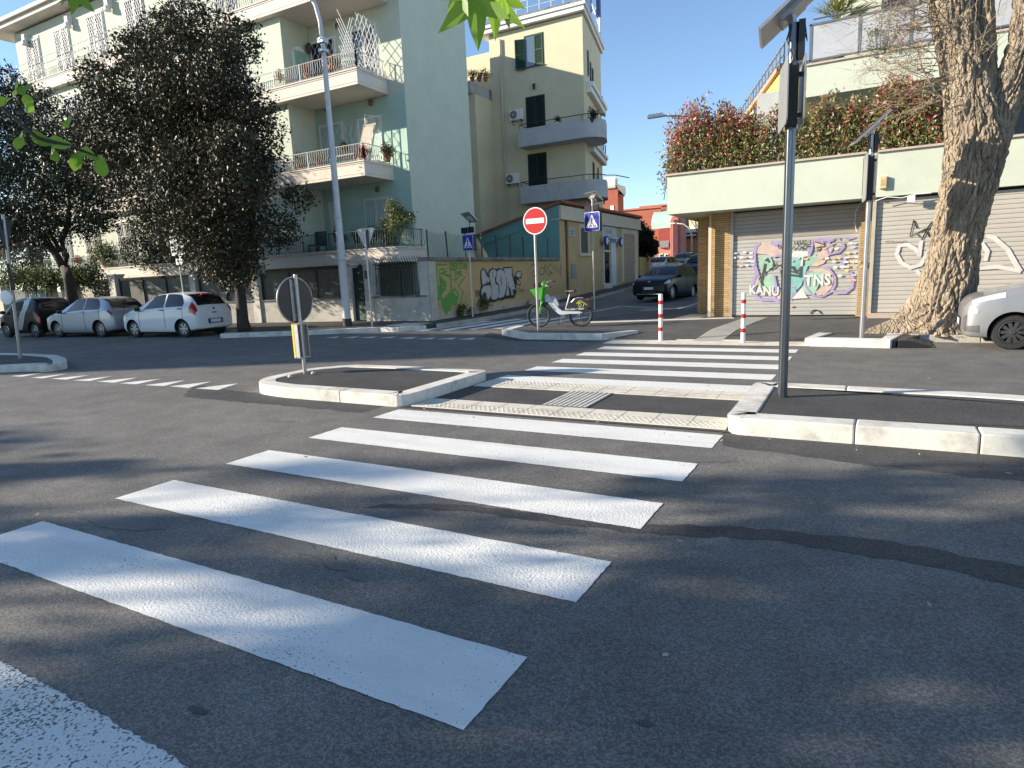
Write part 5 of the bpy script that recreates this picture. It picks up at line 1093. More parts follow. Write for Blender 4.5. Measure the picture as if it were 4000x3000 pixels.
# give-way sign seen from behind
p = G(1455, 1278, zP); s = thing('road_sign', 'back of a pale triangular give way sign before the green gate', 'road sign', p)
c = PY(1431, 940, p.y)-p; post(s, 0, 0, -.02, c.z+.32, .032)
pl = plate(frame((-.02, .05, c.z+.08), (-1, 0, 0), (0, 0, 1)), [(-.36, .31), (.36, .31), (.375, .27), (.03, -.37), (-.03, -.37), (-.375, .27)], .01, mat('sign_back_pale', (.50, .50, .49), .5, .2, var=.06), s, 'sign_plate')
b = MB(); b.box(.03, .1, -.0, .045, c.z-.25, c.z+.35); b.build('stiffener', mat('sign_back_dark', (.05, .05, .052), .45), pl)
b = MB(); b.box(-.05, .06, -.04, .045, c.z+.22, c.z+.25); b.box(-.05, .06, -.04, .045, c.z-.16, c.z-.13); b.build('bracket', STEEL, s)
# tow-away / parking notice
q = PY(716, 1140, 14.05); p = Vector((q.x, 14.05, zP)); s = thing('parking_sign', 'white parking notice boards on a thin post behind the white hatchback', 'road sign', p)
post(s, 0, 0, -.02, PY(690, 925, 14.05).z-zP+.05, .028)
c = PY(692, 960, 14.0)-p
def notice(c, w_, h, bars, name='notice_board'):
    o = plate(frame((c.x, -.05, c.z), (1, 0, 0), (0, 0, 1)), rrect(w_, h, .03), .01, WHT, s, name)
    b = MB()
    for x0, x1, z0, z1 in bars: b.box(c.x+x0*w_, c.x+x1*w_, -.066, -.06, c.z+z0*h, c.z+z1*h)
    b.build('lettering', mat('notice_print', (.07, .075, .09), .5), o); return o
w_ = PY(718, 960, 14).x-PY(667, 960, 14).x
notice(c, w_, PY(690, 922, 14).z-PY(690, 975, 14).z, [(-.3, -.1, .28, .36), (.1, .3, .2, .34), (-.35, .05, .06, .14), (.1, .38, .02, .2), (-.3, .3, -.14, -.1), (-.2, .25, -.22, -.19), (-.35, .35, -.32, -.29), (-.25, .3, -.4, -.37)])
c2 = PY(697, 986, 14)-p; notice(c2, w_, .19, [(-.4, .4, .1, .2), (-.3, .3, -.15, -.05), (-.35, .2, -.35, -.27)])
c3 = PY(700, 1018, 14)-p; o = notice(c3, w_*.48, PY(700, 1002, 14).z-PY(700, 1034, 14).z, [(-.06, .06, -.3, -.1)])
words('?', frame((c3.x, -.068, c3.z+.06), (1, 0, 0), (0, 0, 1)), .2, BLACKP, o, 'lettering', 1, .004)
b = MB(); b.poly([(c3.x-.07, -.068, c3.z-.08), (c3.x+.07, -.068, c3.z-.08), (c3.x, -.068, c3.z-.16)][::-1]); b.build('arrow', BLACKP, o)
# big street lamp by the gate
p = G(1358, 1275, zP); s = thing('street_lamp', 'tall white street lamp with a bowed arm at the corner of the green house', 'street lamp', p)
zt = PY(1262, 150, p.y).z-zP
b = MB(); b.lathe([(.15, -.02), (.15, .25), (.135, .26), (.135, 2.2), (.142, 2.22), (.142, 2.27), (.13, 2.28), (.115, 3.6), (.105, 3.9), (.072, zt-.1)], None, 20); b.build('pole', mat('lamp_post_paint', (.52, .52, .54), .5, var=.1, scale=3), s, smooth=True, ang=40)
b = MB(); b.lathe([(.155, -.01), (.155, .26), (.14, .27)], None, 20); b.build('foot_sleeve', BLACKP, s, smooth=True, ang=40)
b = MB(); b.lathe([(.137, 2.19), (.145, 2.19), (.145, 2.235), (.137, 2.235)], None, 20); b.lathe([(.118, 3.56), (.126, 3.56), (.126, 3.6), (.118, 3.6)], None, 20); b.build('band', mat('pale_pink_band', (.5, .36, .36), .6), s)
for za, zb in ((zt-.15, zt+.02), (zt-.42, zt-.3)): b = MB(); b.box(-.125, .125, -.125, .125, za, zb); b.build('collar', STEEL, s, bevel=.02)
b = MB(); b.tube([(0, 0, zt-.3), (-.02, -.02, zt+.5), (-.12, -.06, zt+1.0), (-.4, -.2, zt+1.5), (-.9, -.4, zt+1.8), (-1.7, -.8, zt+1.95)], [.07, .068, .066, .062, .058, .05], 12); b.build('arm', mat('lamp_post_paint', (.52, .52, .54), .5), s, smooth=True)
b = MB(); b.obox(frame((-2.1, -1.0, zt+1.97), (-.9, -.42, .05), (.42, -.9, 0)), .8, .3, .12); b.build('lamp_head', STEEL, s, bevel=.03)
# slim lamp over the hedge and two curved lamps further up
p0 = PY(2768, 435, 40); gx = Vector((p0.x, 40, gz(40)))
s = thing('street_lamp', 'grey street lamp with a flat four-lobed head rising above the hedge', 'street lamp', gx)
post(s, 0, 0, 0, p0.z-gx.z, .09, mat('lamp_grey', (.22, .23, .25), .5))
e = PY(2600, 452, 40)-gx; a0 = PY(2768, 448, 40)-gx; hd = PY(2531, 450, 40)-gx
b = MB(); b.tube([(0, 0, a0.z-.2), Vector((a0.x, 0, a0.z-.1))+Vector((-.2, 0, 0)), (e.x, 0, e.z)], .05, 10); b.build('arm', STEEL, s, smooth=True)
b = MB(); L = e.x-hd.x; b.obox(Matrix.Translation(((e.x+hd.x)/2, 0, e.z+.03)), L, .34, .09); b.m = 0
for i in range(4): b.lathe([(L/7.5, 0), (L/8.5, .09), (L/16, .15), (0, .16)], Matrix.Translation((hd.x+L*(i+.5)/4.6, 0, e.z+.07)), 12)
b.build('lamp_head', WHT, s, smooth=True, ang=40)
for i, (bx, ty, ax, ay, Y) in enumerate(((2702, 920, 2637, 872, 78), (2752, 880, 2728, 845, 88))):
    p0 = PY(bx, ty, Y); gx = Vector((p0.x, Y, gz(Y))); s = thing('street_lamp', ('far curved street lamp leaning in front of the red church' if i == 0 else 'far pale street lamp standing beside the pollarded tree'), 'street lamp', gx)
    q = PY(ax, ay, Y)-gx; z1 = p0.z-gx.z; b = MB(); b.tube([(0, 0, 0), (0, 0, z1), (q.x*.15, 0, z1+(q.z-z1)*.55), (q.x*.5, 0, z1+(q.z-z1)*.9), (q.x, 0, q.z)], [.11, .09, .08, .07, .06], 8); b.build('pole', mat('pale_lamp', (.50, .42, .37), .5), s, smooth=True)
    b = MB(); b.obox(Matrix.Translation((q.x-.25, 0, q.z)), .6, .3, .14); b.build('lamp_head', WHITE, s, bevel=.03)
# bollards
bo = None
for i, (px, lab) in enumerate((((2581, 1330), 'red and white bollard at the bicycle side of the crossing'), ((2902, 1338), 'red and white bollard in front of the painted shutter'))):
    q = G(px[0], px[1], .02)
    if bo is None:
        bo = thing('bollard', lab, 'bollard', q, group='bollards at the crossing')
        r = .046; h = 1.04; bands = [(.0, .30, 0), (.30, .395, 1), (.395, .585, 0), (.585, .68, 1), (.68, .86, 0), (.86, .955, 1), (.955, h, 0)]
        hs = [0, .215, .30, .515, .60, .815, .90, h]; cols = [0, 1, 0, 1, 0, 1, 0]
        for z0, z1, c in zip(hs, hs[1:], cols):
            b = MB(); rr = r+(.0012 if c else 0); prof = [(rr, z0), (rr, z1)] if z1 < h else [(rr, z0), (rr, z1-.01), (rr*.8, z1), (0, z1)]
            b.lathe(prof, None, 18); b.build('red_band' if c else 'post', REDP if c else WHT, bo, smooth=True, ang=40)
    else:
        c = copy_tree(bo); c.location = q; c['label'] = lab
# rental bicycle
pf = G(2106.5, 1279, zP); pr_ = G(2269, 1277, zP); dv = (pf-pr_); wb = dv.length; bk = thing('bicycle', 'white and green rental bicycle with a front basket parked by the no entry sign', 'bicycle', pr_, math.atan2(dv.y, dv.x))
kx = wb/1200.
def Bp(x, y, yy=0.): return Vector(((1690-x)*kx, yy, (1465-y)*.001))
LIMEG = mat('bright_green_paint', (.09, .42, .05), .35, var=.08, scale=8); BWHITE = mat('bike_white', (.52, .54, .58), .35, var=.04, scale=5)
TYRE = mat('tyre_rubber', (.018, .018, .018), .8, var=.15, scale=20)
for cx in (0., wb):
    o = Vector((cx, 0, .34)); b = MB()
    b.tube([o+Vector((.315*math.cos(t), 0, .315*math.sin(t))) for t in [2*PI*i/44 for i in range(45)]], .026, 10, cap=False); wh = b.build('wheel', TYRE, bk, smooth=True)
    b = MB(); b.tube([o+Vector((.283*math.cos(t), 0, .283*math.sin(t))) for t in [2*PI*i/44 for i in range(45)]], .013, 8, cap=False); b.build('rim', IRON, wh, smooth=True)
    b = MB()
    for i in range(18): t = 2*PI*i/18; b.beam(o+Vector((.03*math.cos(t+.6), .02*(-1)**i, .03*math.sin(t+.6))), o+Vector((.28*math.cos(t), 0, .28*math.sin(t))), .0035)
    b.build('spokes', STEEL, wh)
    b = MB(); b.lathe([(.012, -.06), (.05, -.04), (.05, .04), (.012, .06)], frame(o, (1, 0, 0), (0, 0, 1)), 14); b.build('hub', IRON, wh, smooth=True, ang=40)
# -y side of the bicycle faces the crossing (near side is +y because it points left)
def side(outl, w_, m, name, par=bk, bev=.012):
    b = MB(); b.extrude([Bp(x, y, -w_/2) for x, y in outl], (0, w_, 0)); return b.build(name, m, par, bevel=bev)
fr = side([(700, 560), (760, 540), (830, 640), (960, 800), (1090, 950), (1170, 1010), (1400, 1025), (1660, 1030), (1755, 1075), (1720, 1110), (1640, 1100), (1400, 1100), (1250, 1115), (1120, 1120), (1040, 1070), (900, 920), (760, 760), (690, 740)], .075, BWHITE, 'frame', bev=.02)
side([(690, 560), (735, 545), (700, 740), (655, 750)], .07, BLACKP, 'head_tube')
side([(830, 640), (900, 600), (1000, 640), (1095, 830), (1070, 890), (1020, 850)], .085, mat('battery_silver', (.36, .38, .42), .4, var=.05), 'battery')
for sd in (-1, 1):
    b = MB(); b.tube([Bp(640, 600, sd*.055), Bp(570, 850, sd*.05), Bp(500, 1110, sd*.055)], [.022, .018, .014], 8); b.build('fork', LIMEG, bk, smooth=True)
side([(660, 420), (750, 400), (690, 640), (600, 760), (560, 700)], .10, LIMEG, 'steerer')
b = MB()   # tapering basket with thin walls
t4 = [Bp(305, 395, -.17), Bp(690, 345, -.17), Bp(690, 345, .17), Bp(305, 395, .17)]; b4 = [Bp(485, 665, -.12), Bp(620, 690, -.12), Bp(620, 690, .12), Bp(485, 665, .12)]
for i in range(4):
    j = (i+1) % 4; b.face([t4[i], t4[j], b4[j], b4[i]])
b.face(b4)
bs = b.build('basket', LIMEG, bk); sm = bs.modifiers.new('Solid', 'SOLIDIFY'); sm.thickness = .012
b = MB(); b.tube([Bp(690, 345, -.12), Bp(650, 250, -.1), Bp(720, 190, 0), Bp(650, 250, .1), Bp(690, 345, .12)], .03, 8); b.build('stem', LIMEG, bk, smooth=True)
b = MB(); b.tube([Bp(770, 195, -.27), Bp(740, 210, -.1), Bp(735, 250, 0), Bp(760, 300, .1), Bp(800, 315, .2)], .013, 8); b.build('handlebar', WHT, bk, smooth=True)
b = MB(); b.tube([Bp(790, 190, -.27), Bp(910, 200, -.31)], .019, 10); b.tube([Bp(810, 315, .22), Bp(955, 350, .27)], .019, 10); b.build('grip', mat('brown_grip', (.10, .035, .03), .6), bk, smooth=True)
b = MB(); b.tube([Bp(1400, 560), Bp(1345, 750), Bp(1270, 980)], .017, 10); b.build('seat_post', WHT, bk, smooth=True)
b = MB(); n = 10; rows = []
for i in range(n+1):
    t = i/n; x = 1285+290*t; w_ = .02+.075*min(1, max(0, (t-.25)/.6)); z0 = (1465-(480-18*t))*.001
    rows.append([b.bm.verts.new(((1690-x)*kx, w_*s_, z0+h)) for s_, h in ((-1, -.03), (-.9, .0), (-.4, .02), (.4, .02), (.9, 0), (1, -.03), (.3, -.05), (-.3, -.05))])
for A, B in zip(rows, rows[1:]):
    for j in range(8): b.bm.faces.new((A[j], A[(j+1) % 8], B[(j+1) % 8], B[j]))
b.bm.faces.new(rows[0]); b.bm.faces.new(rows[-1][::-1]); b.build('saddle', mat('saddle_vinyl', (.05, .04, .05), .5), bk, smooth=True)
gd = side([(1255, 1020), (1320, 850), (1450, 780), (1530, 700), (1640, 675), (1780, 690), (1890, 740), (1960, 850), (1970, 920), (1900, 960), (1800, 1020), (1700, 1030), (1500, 1028)], .085, BLACKP, 'rear_guard')
b = MB(); b.tube([Bp(x, y, -.0) for x, y in ((1440, 790), (1530, 700), (1640, 670), (1780, 680))], .02, 6); b.build('mudguard_edge', STEEL, gd)
YT = mat('yellow_marker', (.62, .60, .08), .5)
b = MB(); sn = Vector((0, 1, 0))
for k in ([(1590, 830), (1650, 745), (1660, 860)], [(1600, 800), (1680, 820)], [(1650, 850), (1700, 730), (1760, 780), (1690, 820), (1740, 880)], [(1720, 750), (1885, 870)], [(1810, 820), (1770, 920)], [(1630, 880), (1720, 910)]): b.ribbon([Bp(x, y, .0432) for x, y in k], .016, sn)
b.build('marker_tag', YT, gd, recalc=False)
words('On Lime • Uber', frame(Bp(1535, 968, .0434), (-1, 0, .04), (0, 0, 1)), .085, WHT, gd, 'lettering', .95, .0012)
words('Lime', frame(Bp(905, 870, .0385), (-.66, 0, -.75), (-.75, 0, .66)), .15, mat('dark_green_letter', (.05, .16, .06), .5), fr, 'lettering', 1.1, .001)
b = MB(); b.lathe([(.055, -.03), (.055, .03), (0, .035)], frame(Bp(1180, 1150), (1, 0, 0), (0, 0, 1)), 16); b.beam(Bp(1170, 1150, .07), Bp(1145, 1340, .08), .02); b.beam(Bp(1180, 1150, -.07), Bp(1260, 1170, -.08), .02); b.build('crank', STEEL, bk)
b = MB(); b.obox(Matrix.Translation(Bp(1115, 1375, .12)), .09, .08, .025); b.build('pedal', BLACKP, bk)
b = MB(); b.beam(Bp(1260, 1180, .05), Bp(1160, 1462, .2), .016); b.build('kickstand', IRON, bk)
b = MB(); b.beam(Bp(1700, 1100, .05), Bp(1700, 1210, .05), .02); b.tube([Bp(1590, 1120, .05), Bp(1620, 1190, .05), Bp(1700, 1220, .05), Bp(1770, 1060, .05)], .008, 6); b.build('derailleur_guard', IRON, bk, smooth=True)
b = MB(); b.obox(Matrix.Translation(Bp(1890, 720)), .08, .06, .04); b.build('tail_light', REDP, bk)
# small stuff lying about
ra = thing('kerb_ramp', 'black rubber kerb ramp lying at the end of the short white kerb', 'ramp', (1.02, 13.95, 0))
b = MB(); b.extrude([(-.28, -.5, .0), (-.28, -.5, .14), (-.12, -.46, .14), (.28, -.4, .02), (.28, -.4, 0)], (0, .85, 0)); b.build('ramp', BLACKP, ra, bevel=.01)
b = MB()
for i in range(3): b.box(-.05+i*.1, -.02+i*.1, -.35, .25, .115-i*.035, .125-i*.035)
b.build('tread', IRON, ra)
q = G(3660, 1298, zP); br = thing('brick', 'loose pale brick at the foot of the big tree', 'brick', G(3537, 1292, zP)); b = MB(); b.box(-.14, .14, -.05, .05, 0, .075); b.build('brick', mat('pale_brick', (.45, .29, .20), .9, var=.15, scale=10), br, bevel=.008)
q = PY(357, 1200, 16.3); pt = thing('wooden_rack', 'small wooden slatted rack standing behind the silver hatchback', 'crate', (q.x, 16.2, zP))
WD = mat('raw_wood', (.38, .22, .13), .7, var=.2, scale=5, stretch=(1, 1, 6)); h = PY(350, 1140, 16.2).z-zP; b = MB()
for x in (-.48, .42): b.box(x, x+.08, 0, .06, 0, h)
b.box(-.48, .5, 0, .06, h-.08, h); b.build('frame', mat('pale_wood', (.42, .34, .24), .6), pt)
b = MB()
for i in range(5): b.box(-.4, .42, .02, .05, h-.35-i*.26, h-.16-i*.26)
b.build('board', WD, pt)
pc = thing('paper_scrap', 'white scrap of paper at the foot of the brick pier', 'litter', G(2752, 1215, zP+.01)); b = MB(); b.poly([(-.2, -.08, .0), (.1, -.1, .01), (.22, .05, .02), (0, .1, .015)]); b.build('paper', WHT, pc, recalc=False)
# dry leaves and scraps on the asphalt
LV = leafmat('dry_leaf', (.30, .22, .10), (.45, .38, .26), None, .1, .8); n = 0
Vs, Fs = [], []
for i in range(150):
    if i < 60: x, y = rnd.uniform(-5, 8), rnd.choice((6.05, 5.95, 8.75, 13.35))+rnd.gauss(0, .12)
    elif i < 110: x, y = rnd.uniform(.8, 5), rnd.gauss(14.0, .3)
    else: x, y = rnd.uniform(-7, 3), rnd.uniform(1.5, 12)
    a = rnd.uniform(0, 6.3); l = rnd.uniform(.012, .035); w_ = l*.5; z = .022
    for u, v, h in ((-l, 0, 0), (0, -w_, .006), (l, 0, .012), (0, w_, .004)): Vs.append((x+u*math.cos(a)-v*math.sin(a), y+u*math.sin(a)+v*math.cos(a), z+h))
    Fs.append((n, n+1, n+2, n+3)); n += 4
tag(arrmesh('leaf_litter', Vs, Fs, LV), 'dry leaves and crumbs scattered over the asphalt', 'litter', kind='stuff')
# ================================================================ vehicles
GLS = mat('car_glass', (.012, .016, .022), .03, var=0, spec=.4); RIM = mat('alloy_rim', (.42, .42, .43), .3, .7, var=.08, scale=8); LENS = mat('lamp_lens', (.52, .53, .52), .08, var=.15, scale=9, spec=.8)
TAIL = mat('tail_lamp', (.42, .012, .012), .12, var=.2, scale=10, spec=.7); PLATE = mat('number_plate', (.62, .63, .64), .4); PLATEB = mat('plate_blue', (.03, .07, .45), .4); WELL = mat('wheel_well', (.008, .008, .008), .9)
CHROME = mat('chrome', (.6, .6, .6), .12, 1., var=.02)
def cr(p0, p1, p2, p3, t): return .5*((2*p1)+(-p0+p2)*t+(2*p0-5*p1+4*p2-p3)*t*t+(-p0+3*p1-3*p2+p3)*t**3)
class Car:
    """body lofted through cross-sections (x, sill z, half width, shoulder z, roof half width, top z), nose first"""
    def __init__(s, rows):
        s.R = []
        for x, z0, W, bl, Wr, T in rows:
            h = T-bl
            s.R.append(np.array([(x, 0, z0), (x, W*.8, z0), (x, W*.965, z0+.07), (x, W*1.0, z0+.42*(bl-z0)), (x, W*.985, bl-.10*(bl-z0)), (x, W*.955-(W-Wr)*.02, bl+.06*h), (x, Wr+(W-Wr)*.10, T-.16*h), (x, Wr*.90, T-.035*h), (x, Wr*.5, T-.0*h), (x, 0, T+.012)]))
        s.n = len(s.R)-1; s.m = 9
    def at(s, u, v):
        def ring(i):
            r = s.R[max(0, min(s.n, i))]; j = min(int(v), s.m-1); t = v-j
            return cr(r[max(0, j-1)], r[j], r[j+1], r[min(s.m, j+2)], t)
        i = min(int(u), s.n-1); t = u-i
        return Vector(cr(ring(i-1), ring(i), ring(i+1), ring(i+2), t))
    def nrm(s, u, v):
        e = .02; a = s.at(min(s.n, u+e), v)-s.at(max(0, u-e), v); b = s.at(u, min(s.m, v+e))-s.at(u, max(0, v-e)); n = b.cross(a)
        if n.length < 1e-9: return Vector((0, 0, 1))
        n.normalize(); c = s.at(u, v)-Vector((s.at(u, v).x, 0, .6))
        return n if n.dot(c) > 0 else -n
    def u_of_x(s, x):
        for i in range(s.n):
            a, b = s.R[i][0][0], s.R[i+1][0][0]
            if b <= x <= a: return i+(a-x)/max(1e-6, a-b)
        return 0
    def body(s, name, paint, par, wheels, r):
        NU, NV = s.n*6, s.m*5; b = MB(); G_ = []
        for i in range(NU+1):
            row = []
            for j in range(-NV, NV+1):
                p = s.at(i*s.n/NU, abs(j)*s.m/NV)
                if j < 0: p.y = -p.y
                row.append(p)
            G_.append(row)
        Vt = [[b.bm.verts.new(p) for p in row[:-1]] for row in G_]; k = 2*NV   # v = m at both ends is the roof centre line
        for A, B in zip(Vt, Vt[1:]):
            for j in range(k): b.bm.faces.new((A[j], A[(j+1) % k], B[(j+1) % k], B[j]))
        b.bm.faces.new(Vt[0][::-1]); b.bm.faces.new(Vt[-1])
        o = b.build(name, paint, par, smooth=True)
        c = MB(); 
        for wx, wy in wheels:
            c.lathe([(0, -.17), (r+.055, -.17), (r+.055, .3), (0, .3)], frame((wx, wy, r), (1, 0, 0), (0, 0, 1)) if wy < 0 else frame((wx, wy, r), (-1, 0, 0), (0, 0, 1)), 40)
        co_ = c.build('arch_cut', WELL, None); co_.data.materials.clear(); co_.data.materials.append(paint); co_.data.materials.append(WELL)
        for p in co_.data.polygons: p.material_index = 1
        o.data.materials.append(WELL)
        md = o.modifiers.new('arch', 'BOOLEAN'); md.object = co_; md.operation = 'DIFFERENCE'; md.solver = 'EXACT'
        par_m = par.matrix_world.copy(); co_.parent = par
        bpy.context.view_layer.update()
        me = bpy.data.meshes.new_from_object(o.evaluated_get(bpy.context.evaluated_depsgraph_get())); o.modifiers.clear(); o.data = me
        me.shade_smooth(); me.set_sharp_from_angle(angle=math.radians(38)); bpy.data.objects.remove(co_)
        return o
    def patch(s, name, m, par, u0, u1, v0, v1, off=.006, nu=10, nv=6, sides=(1,), shape=None, both=False):
        """panel lying on the body between two stations; both = spans the centre line"""
        b = MB()
        for sd in sides:
            rows = []
            vs = [v0+(v1-v0)*j/nv for j in range(nv+1)]
            pts = [(v, 1) for v in vs]+([(v, -1) for v in vs[::-1]] if both else [])
            for i in range(nu+1):
                t = i/nu; row = []
                for j, (v, mir) in enumerate(pts):
                    u = u0+(u1-u0)*t; vv = v
                    if shape: u, vv = shape(t, (v-v0)/(v1-v0), u, v)
                    p = s.at(u, vv)+s.nrm(u, vv)*off
                    if mir*sd < 0: p.y = -p.y
                    row.append(b.bm.verts.new(p))
                rows.append(row)
            for A, B in zip(rows, rows[1:]):
                for j in range(len(pts)-1): b.bm.faces.new((A[j], A[j+1], B[j+1], B[j]))
        return b.build(name, m, par, smooth=True)
def wheel(par, x, y, r, spokes=10, w=.19, rim=RIM, rr=.66, fat=.5):
    sd = 1 if y > 0 else -1; M = frame((x, y, r), (-sd, 0, 0), (0, 0, 1))
    e = bpy.data.objects.new('wheel', None); COL.objects.link(e); e.parent = par
    b = MB(); b.lathe([(r*rr*.9, -w/2), (r*.9, -w/2), (r, -w/2+.03), (r, w/2-.03), (r*.93, w/2), (r*rr*1.05, w/2+.004), (r*rr, w/2-.02)], M, 36); b.build('tyre', TYRE, e, smooth=True, ang=35)
    b = MB(); R = r*rr
    b.lathe([(R, w/2-.03), (R, w/2+.0), (R*.93, w/2+.004), (R*.9, w/2-.03)], M, 36); b.m = 0
    for i in range(spokes):
        a = 2*PI*i/spokes; wd = fat*2*PI*R*.5/spokes*.5
        p = lambda rad, t, z: M@Vector((rad*math.cos(a)-t*math.sin(a), rad*math.sin(a)+t*math.cos(a), z))
        b.face([p(R*.18, -wd*.7, w/2-.005), p(R*.92, -wd*1.2, w/2-.012), p(R*.92, wd*1.2, w/2-.012), p(R*.18, wd*.7, w/2-.005)])
    b.lathe([(R*.24, w/2-.01), (R*.2, w/2+.006), (0, w/2+.008)], M, 18); b.build('rim', rim, e, smooth=False)
    b = MB(); b.lathe([(0, w/2-.06), (R*.95, w/2-.06)], M, 28); b.build('brake', WELL, e)
    return e
def make_car(kind, label, cat, loc, rz, rows, paint, wb, r, track, spec):
    t = thing(kind, label, cat, loc, rz); c = Car(rows); xf_ = spec.get('xf', wb/2); wheels = [(xf_, track), (xf_, -track), (xf_-wb, track), (xf_-wb, -track)]
    bpy.context.view_layer.update()
    c.body('body', paint, t, wheels, r)
    for x, y in wheels: wheel(t, x, y*1.0-(.07 if y > 0 else -.07), r, spec.get('spokes', 10), rim=spec.get('rim', RIM), fat=spec.get('fat', .5), rr=spec.get('rr', .66))
    b = MB(); zlo = rows[len(rows)//2][1]; b.box(rows[-1][0]+.35, rows[0][0]-.35, -rows[len(rows)//2][2]*.78, rows[len(rows)//2][2]*.78, zlo-.05, zlo+.06)
    b.build('underbody', WELL, t)
    ws = spec['ws']; c.patch('windscreen', GLS, t, ws[0], ws[1], 6.15, 9, both=True, nu=12, nv=8)
    rw = spec['rw']; rwo = c.patch('rear_window', spec.get('rgl', GLS), t, rw[0], rw[1], rw[2] if len(rw) > 2 else 6.2, 9, both=True, nu=10, nv=8)
    for (ua, ub, sh) in spec['sw']:
        for sd in (1, -1):
            def shp(tt, q, u, v, sh=sh):
                lo, hi = 5.05, 6.25
                top = hi
                if sh == 'front': top = lo+(hi-lo)*min(1, .12+1.5*tt) if tt < .6 else hi
                if sh == 'rear': top = lo+(hi-lo)*min(1, .3+2.2*(1-tt)) if tt > .65 else hi
                return u, lo+(top-lo)*q
            c.patch('side_window', GLS, t, ua, ub, 5.05, 6.25, sides=(sd,), shape=shp, nu=10, nv=5)
    b = MB()
    for u in spec['seams']:
        for sd in (1, -1):
            P = []
            for k in range(13):
                v = 2.3+(4.95-2.3)*k/12; p = c.at(u, v)+c.nrm(u, v)*.003; p.y *= sd; P.append(p)
            for p, q in zip(P, P[1:]): b.beam(p, q, .007)
    b.build('door_seam', WELL, t)
    for x in spec['handles']:
        for sd in (1, -1):
            u = c.u_of_x(x); p = c.at(u, 4.35)+c.nrm(u, 4.35)*.012; p.y *= sd; b = MB(); b.box(p.x-.09, p.x+.09, p.y-.02, p.y+.02, p.z-.018, p.z+.018); b.build('door_handle', spec.get('hm', paint), t, bevel=.012)
    for sd in (1, -1):
        u = c.u_of_x(spec['mirror']); p = c.at(u, 5.0); p.y = (p.y+.11)*sd; b = MB(); b.lathe([(0, -.09), (.07, -.07), (.085, .03), (.06, .07), (0, .08)], Matrix.Translation((p.x+.02, p.y, p.z+.05))@Matrix.Diagonal((.8, 1.25, .85, 1)), 12); b.beam((p.x, p.y, p.z), (p.x, p.y-.1*sd, p.z-.02), .03); b.build('wing_mirror', spec.get('mm', BLACKP), t, smooth=True)
    hl = spec['hl']
    for sd in (1, -1): c.patch('headlight', LENS, t, hl[0], hl[1], hl[2], hl[3], sides=(sd,), off=.007)
    tl = spec['tl']
    for sd in (1, -1): c.patch('tail_light', TAIL, t, tl[0], tl[1], tl[2], tl[3], sides=(sd,), off=.008)
    for x, z, d, k in ((rows[0][0]+.012, spec.get('pf', .5), 1, 'f'), (rows[-1][0]-.002-spec.get('pro', .012), spec.get('pr', .55), -1, 'r')):
        b = MB(); b.box(x-.008, x+.008, -.26, .26, z-.055, z+.055); b.m = 1; b.box(x-.004, x+.004, -.30, .30, z-.085, z+.08); pl = b.build('number_plate', [PLATE, BLACKP], t)
        b = MB(); b.box(x-.0095, x+.0095, -.26, -.215, z-.054, z+.054); b.box(x-.0095, x+.0095, .215, .26, z-.054, z+.054); b.build('blue_band', PLATEB, pl)
    b = MB(); x0 = rows[0][0]; b.box(x0-.06, x0+.006, -.34, .34, .26, .38); b.build('lower_grille', BLACKP, t, bevel=.01)
    return t, c
def paint(name, col, metal=.0, rough=.4): return mat(name, col, rough, metal, var=.02, scale=3, coat=.5, spec=.25)
def line_hit(px, a, b_):     # point with Y = a + b X seen in column px at ground level
    lo, hi = -45., 10.; 
    best = min((abs((lambda P: 2000+_f*((P-_C)@_X)/((P-_C)@_F)-px)(np.array([x, a+b_*x, 0.3]))), x) for x in [lo+i*.01 for i in range(5500)] if (np.array([x, a+b_*x, .3])-_C)@_F > 1)
    return best[1]
# --- white small hatchback nearest in the left row
A_, B_ = 13.47+19.86*.085, .085
hd = math.atan2(-B_, -1)
def parked(pxf, pxr, wb, side):
    xf1, xr1 = line_hit(pxf, A_, B_), line_hit(pxr, A_, B_); xm = (xf1+xr1)/2; n = Vector((-B_, 1, 0)).normalized()
    return Vector((xm, A_+B_*xm, 0))+n*side
micra = [(1.88, .34, .42, .56, .36, .60), (1.85, .25, .62, .64, .5, .70), (1.74, .21, .76, .74, .62, .81), (1.45, .19, .82, .84, .68, .93), (1.05, .18, .835, .90, .70, 1.0), (.82, .18, .835, .925, .68, 1.09), (.45, .18, .835, .945, .62, 1.30), (.05, .18, .835, .96, .595, 1.45), (-.5, .18, .835, .98, .58, 1.505), (-1.05, .19, .835, 1.0, .57, 1.48), (-1.5, .22, .82, 1.01, .56, 1.38), (-1.72, .25, .80, 1.0, .57, 1.16), (-1.83, .27, .77, .90, .60, .97), (-1.88, .30, .70, .72, .58, .78), (-1.89, .36, .5, .56, .42, .60)]
W1 = paint('car_white', (.68, .69, .70))
sp = dict(ws=(5.05, 7.0), rw=(9.55, 11.5, 6.4), sw=[(5.7, 7.85, 'front'), (8.0, 9.6, 'rear')], seams=(5.0, 7.92, 9.55), handles=(-.35, -1.2), mirror=.72, hl=(1.3, 3.2, 4.0, 5.6), tl=(10.5, 12.4, 3.7, 5.7), spokes=6, fat=.75, pf=.42, pr=.52, hm=BLACKP, rim=mat('wheel_cover_silver', (.40, .41, .43), .4, .4, var=.06))
t, c = make_car('parked_car', 'white small hatchback parked nearest the corner, rear towards the viewer', 'car', parked(520, 731, 2.45, .72), hd, micra, W1, 2.45, .295, .74, sp)
b = MB(); b.box(-1.58, -1.48, -.16, .16, 1.39, 1.45); b.build('brake_light', TAIL, t, bevel=.01)
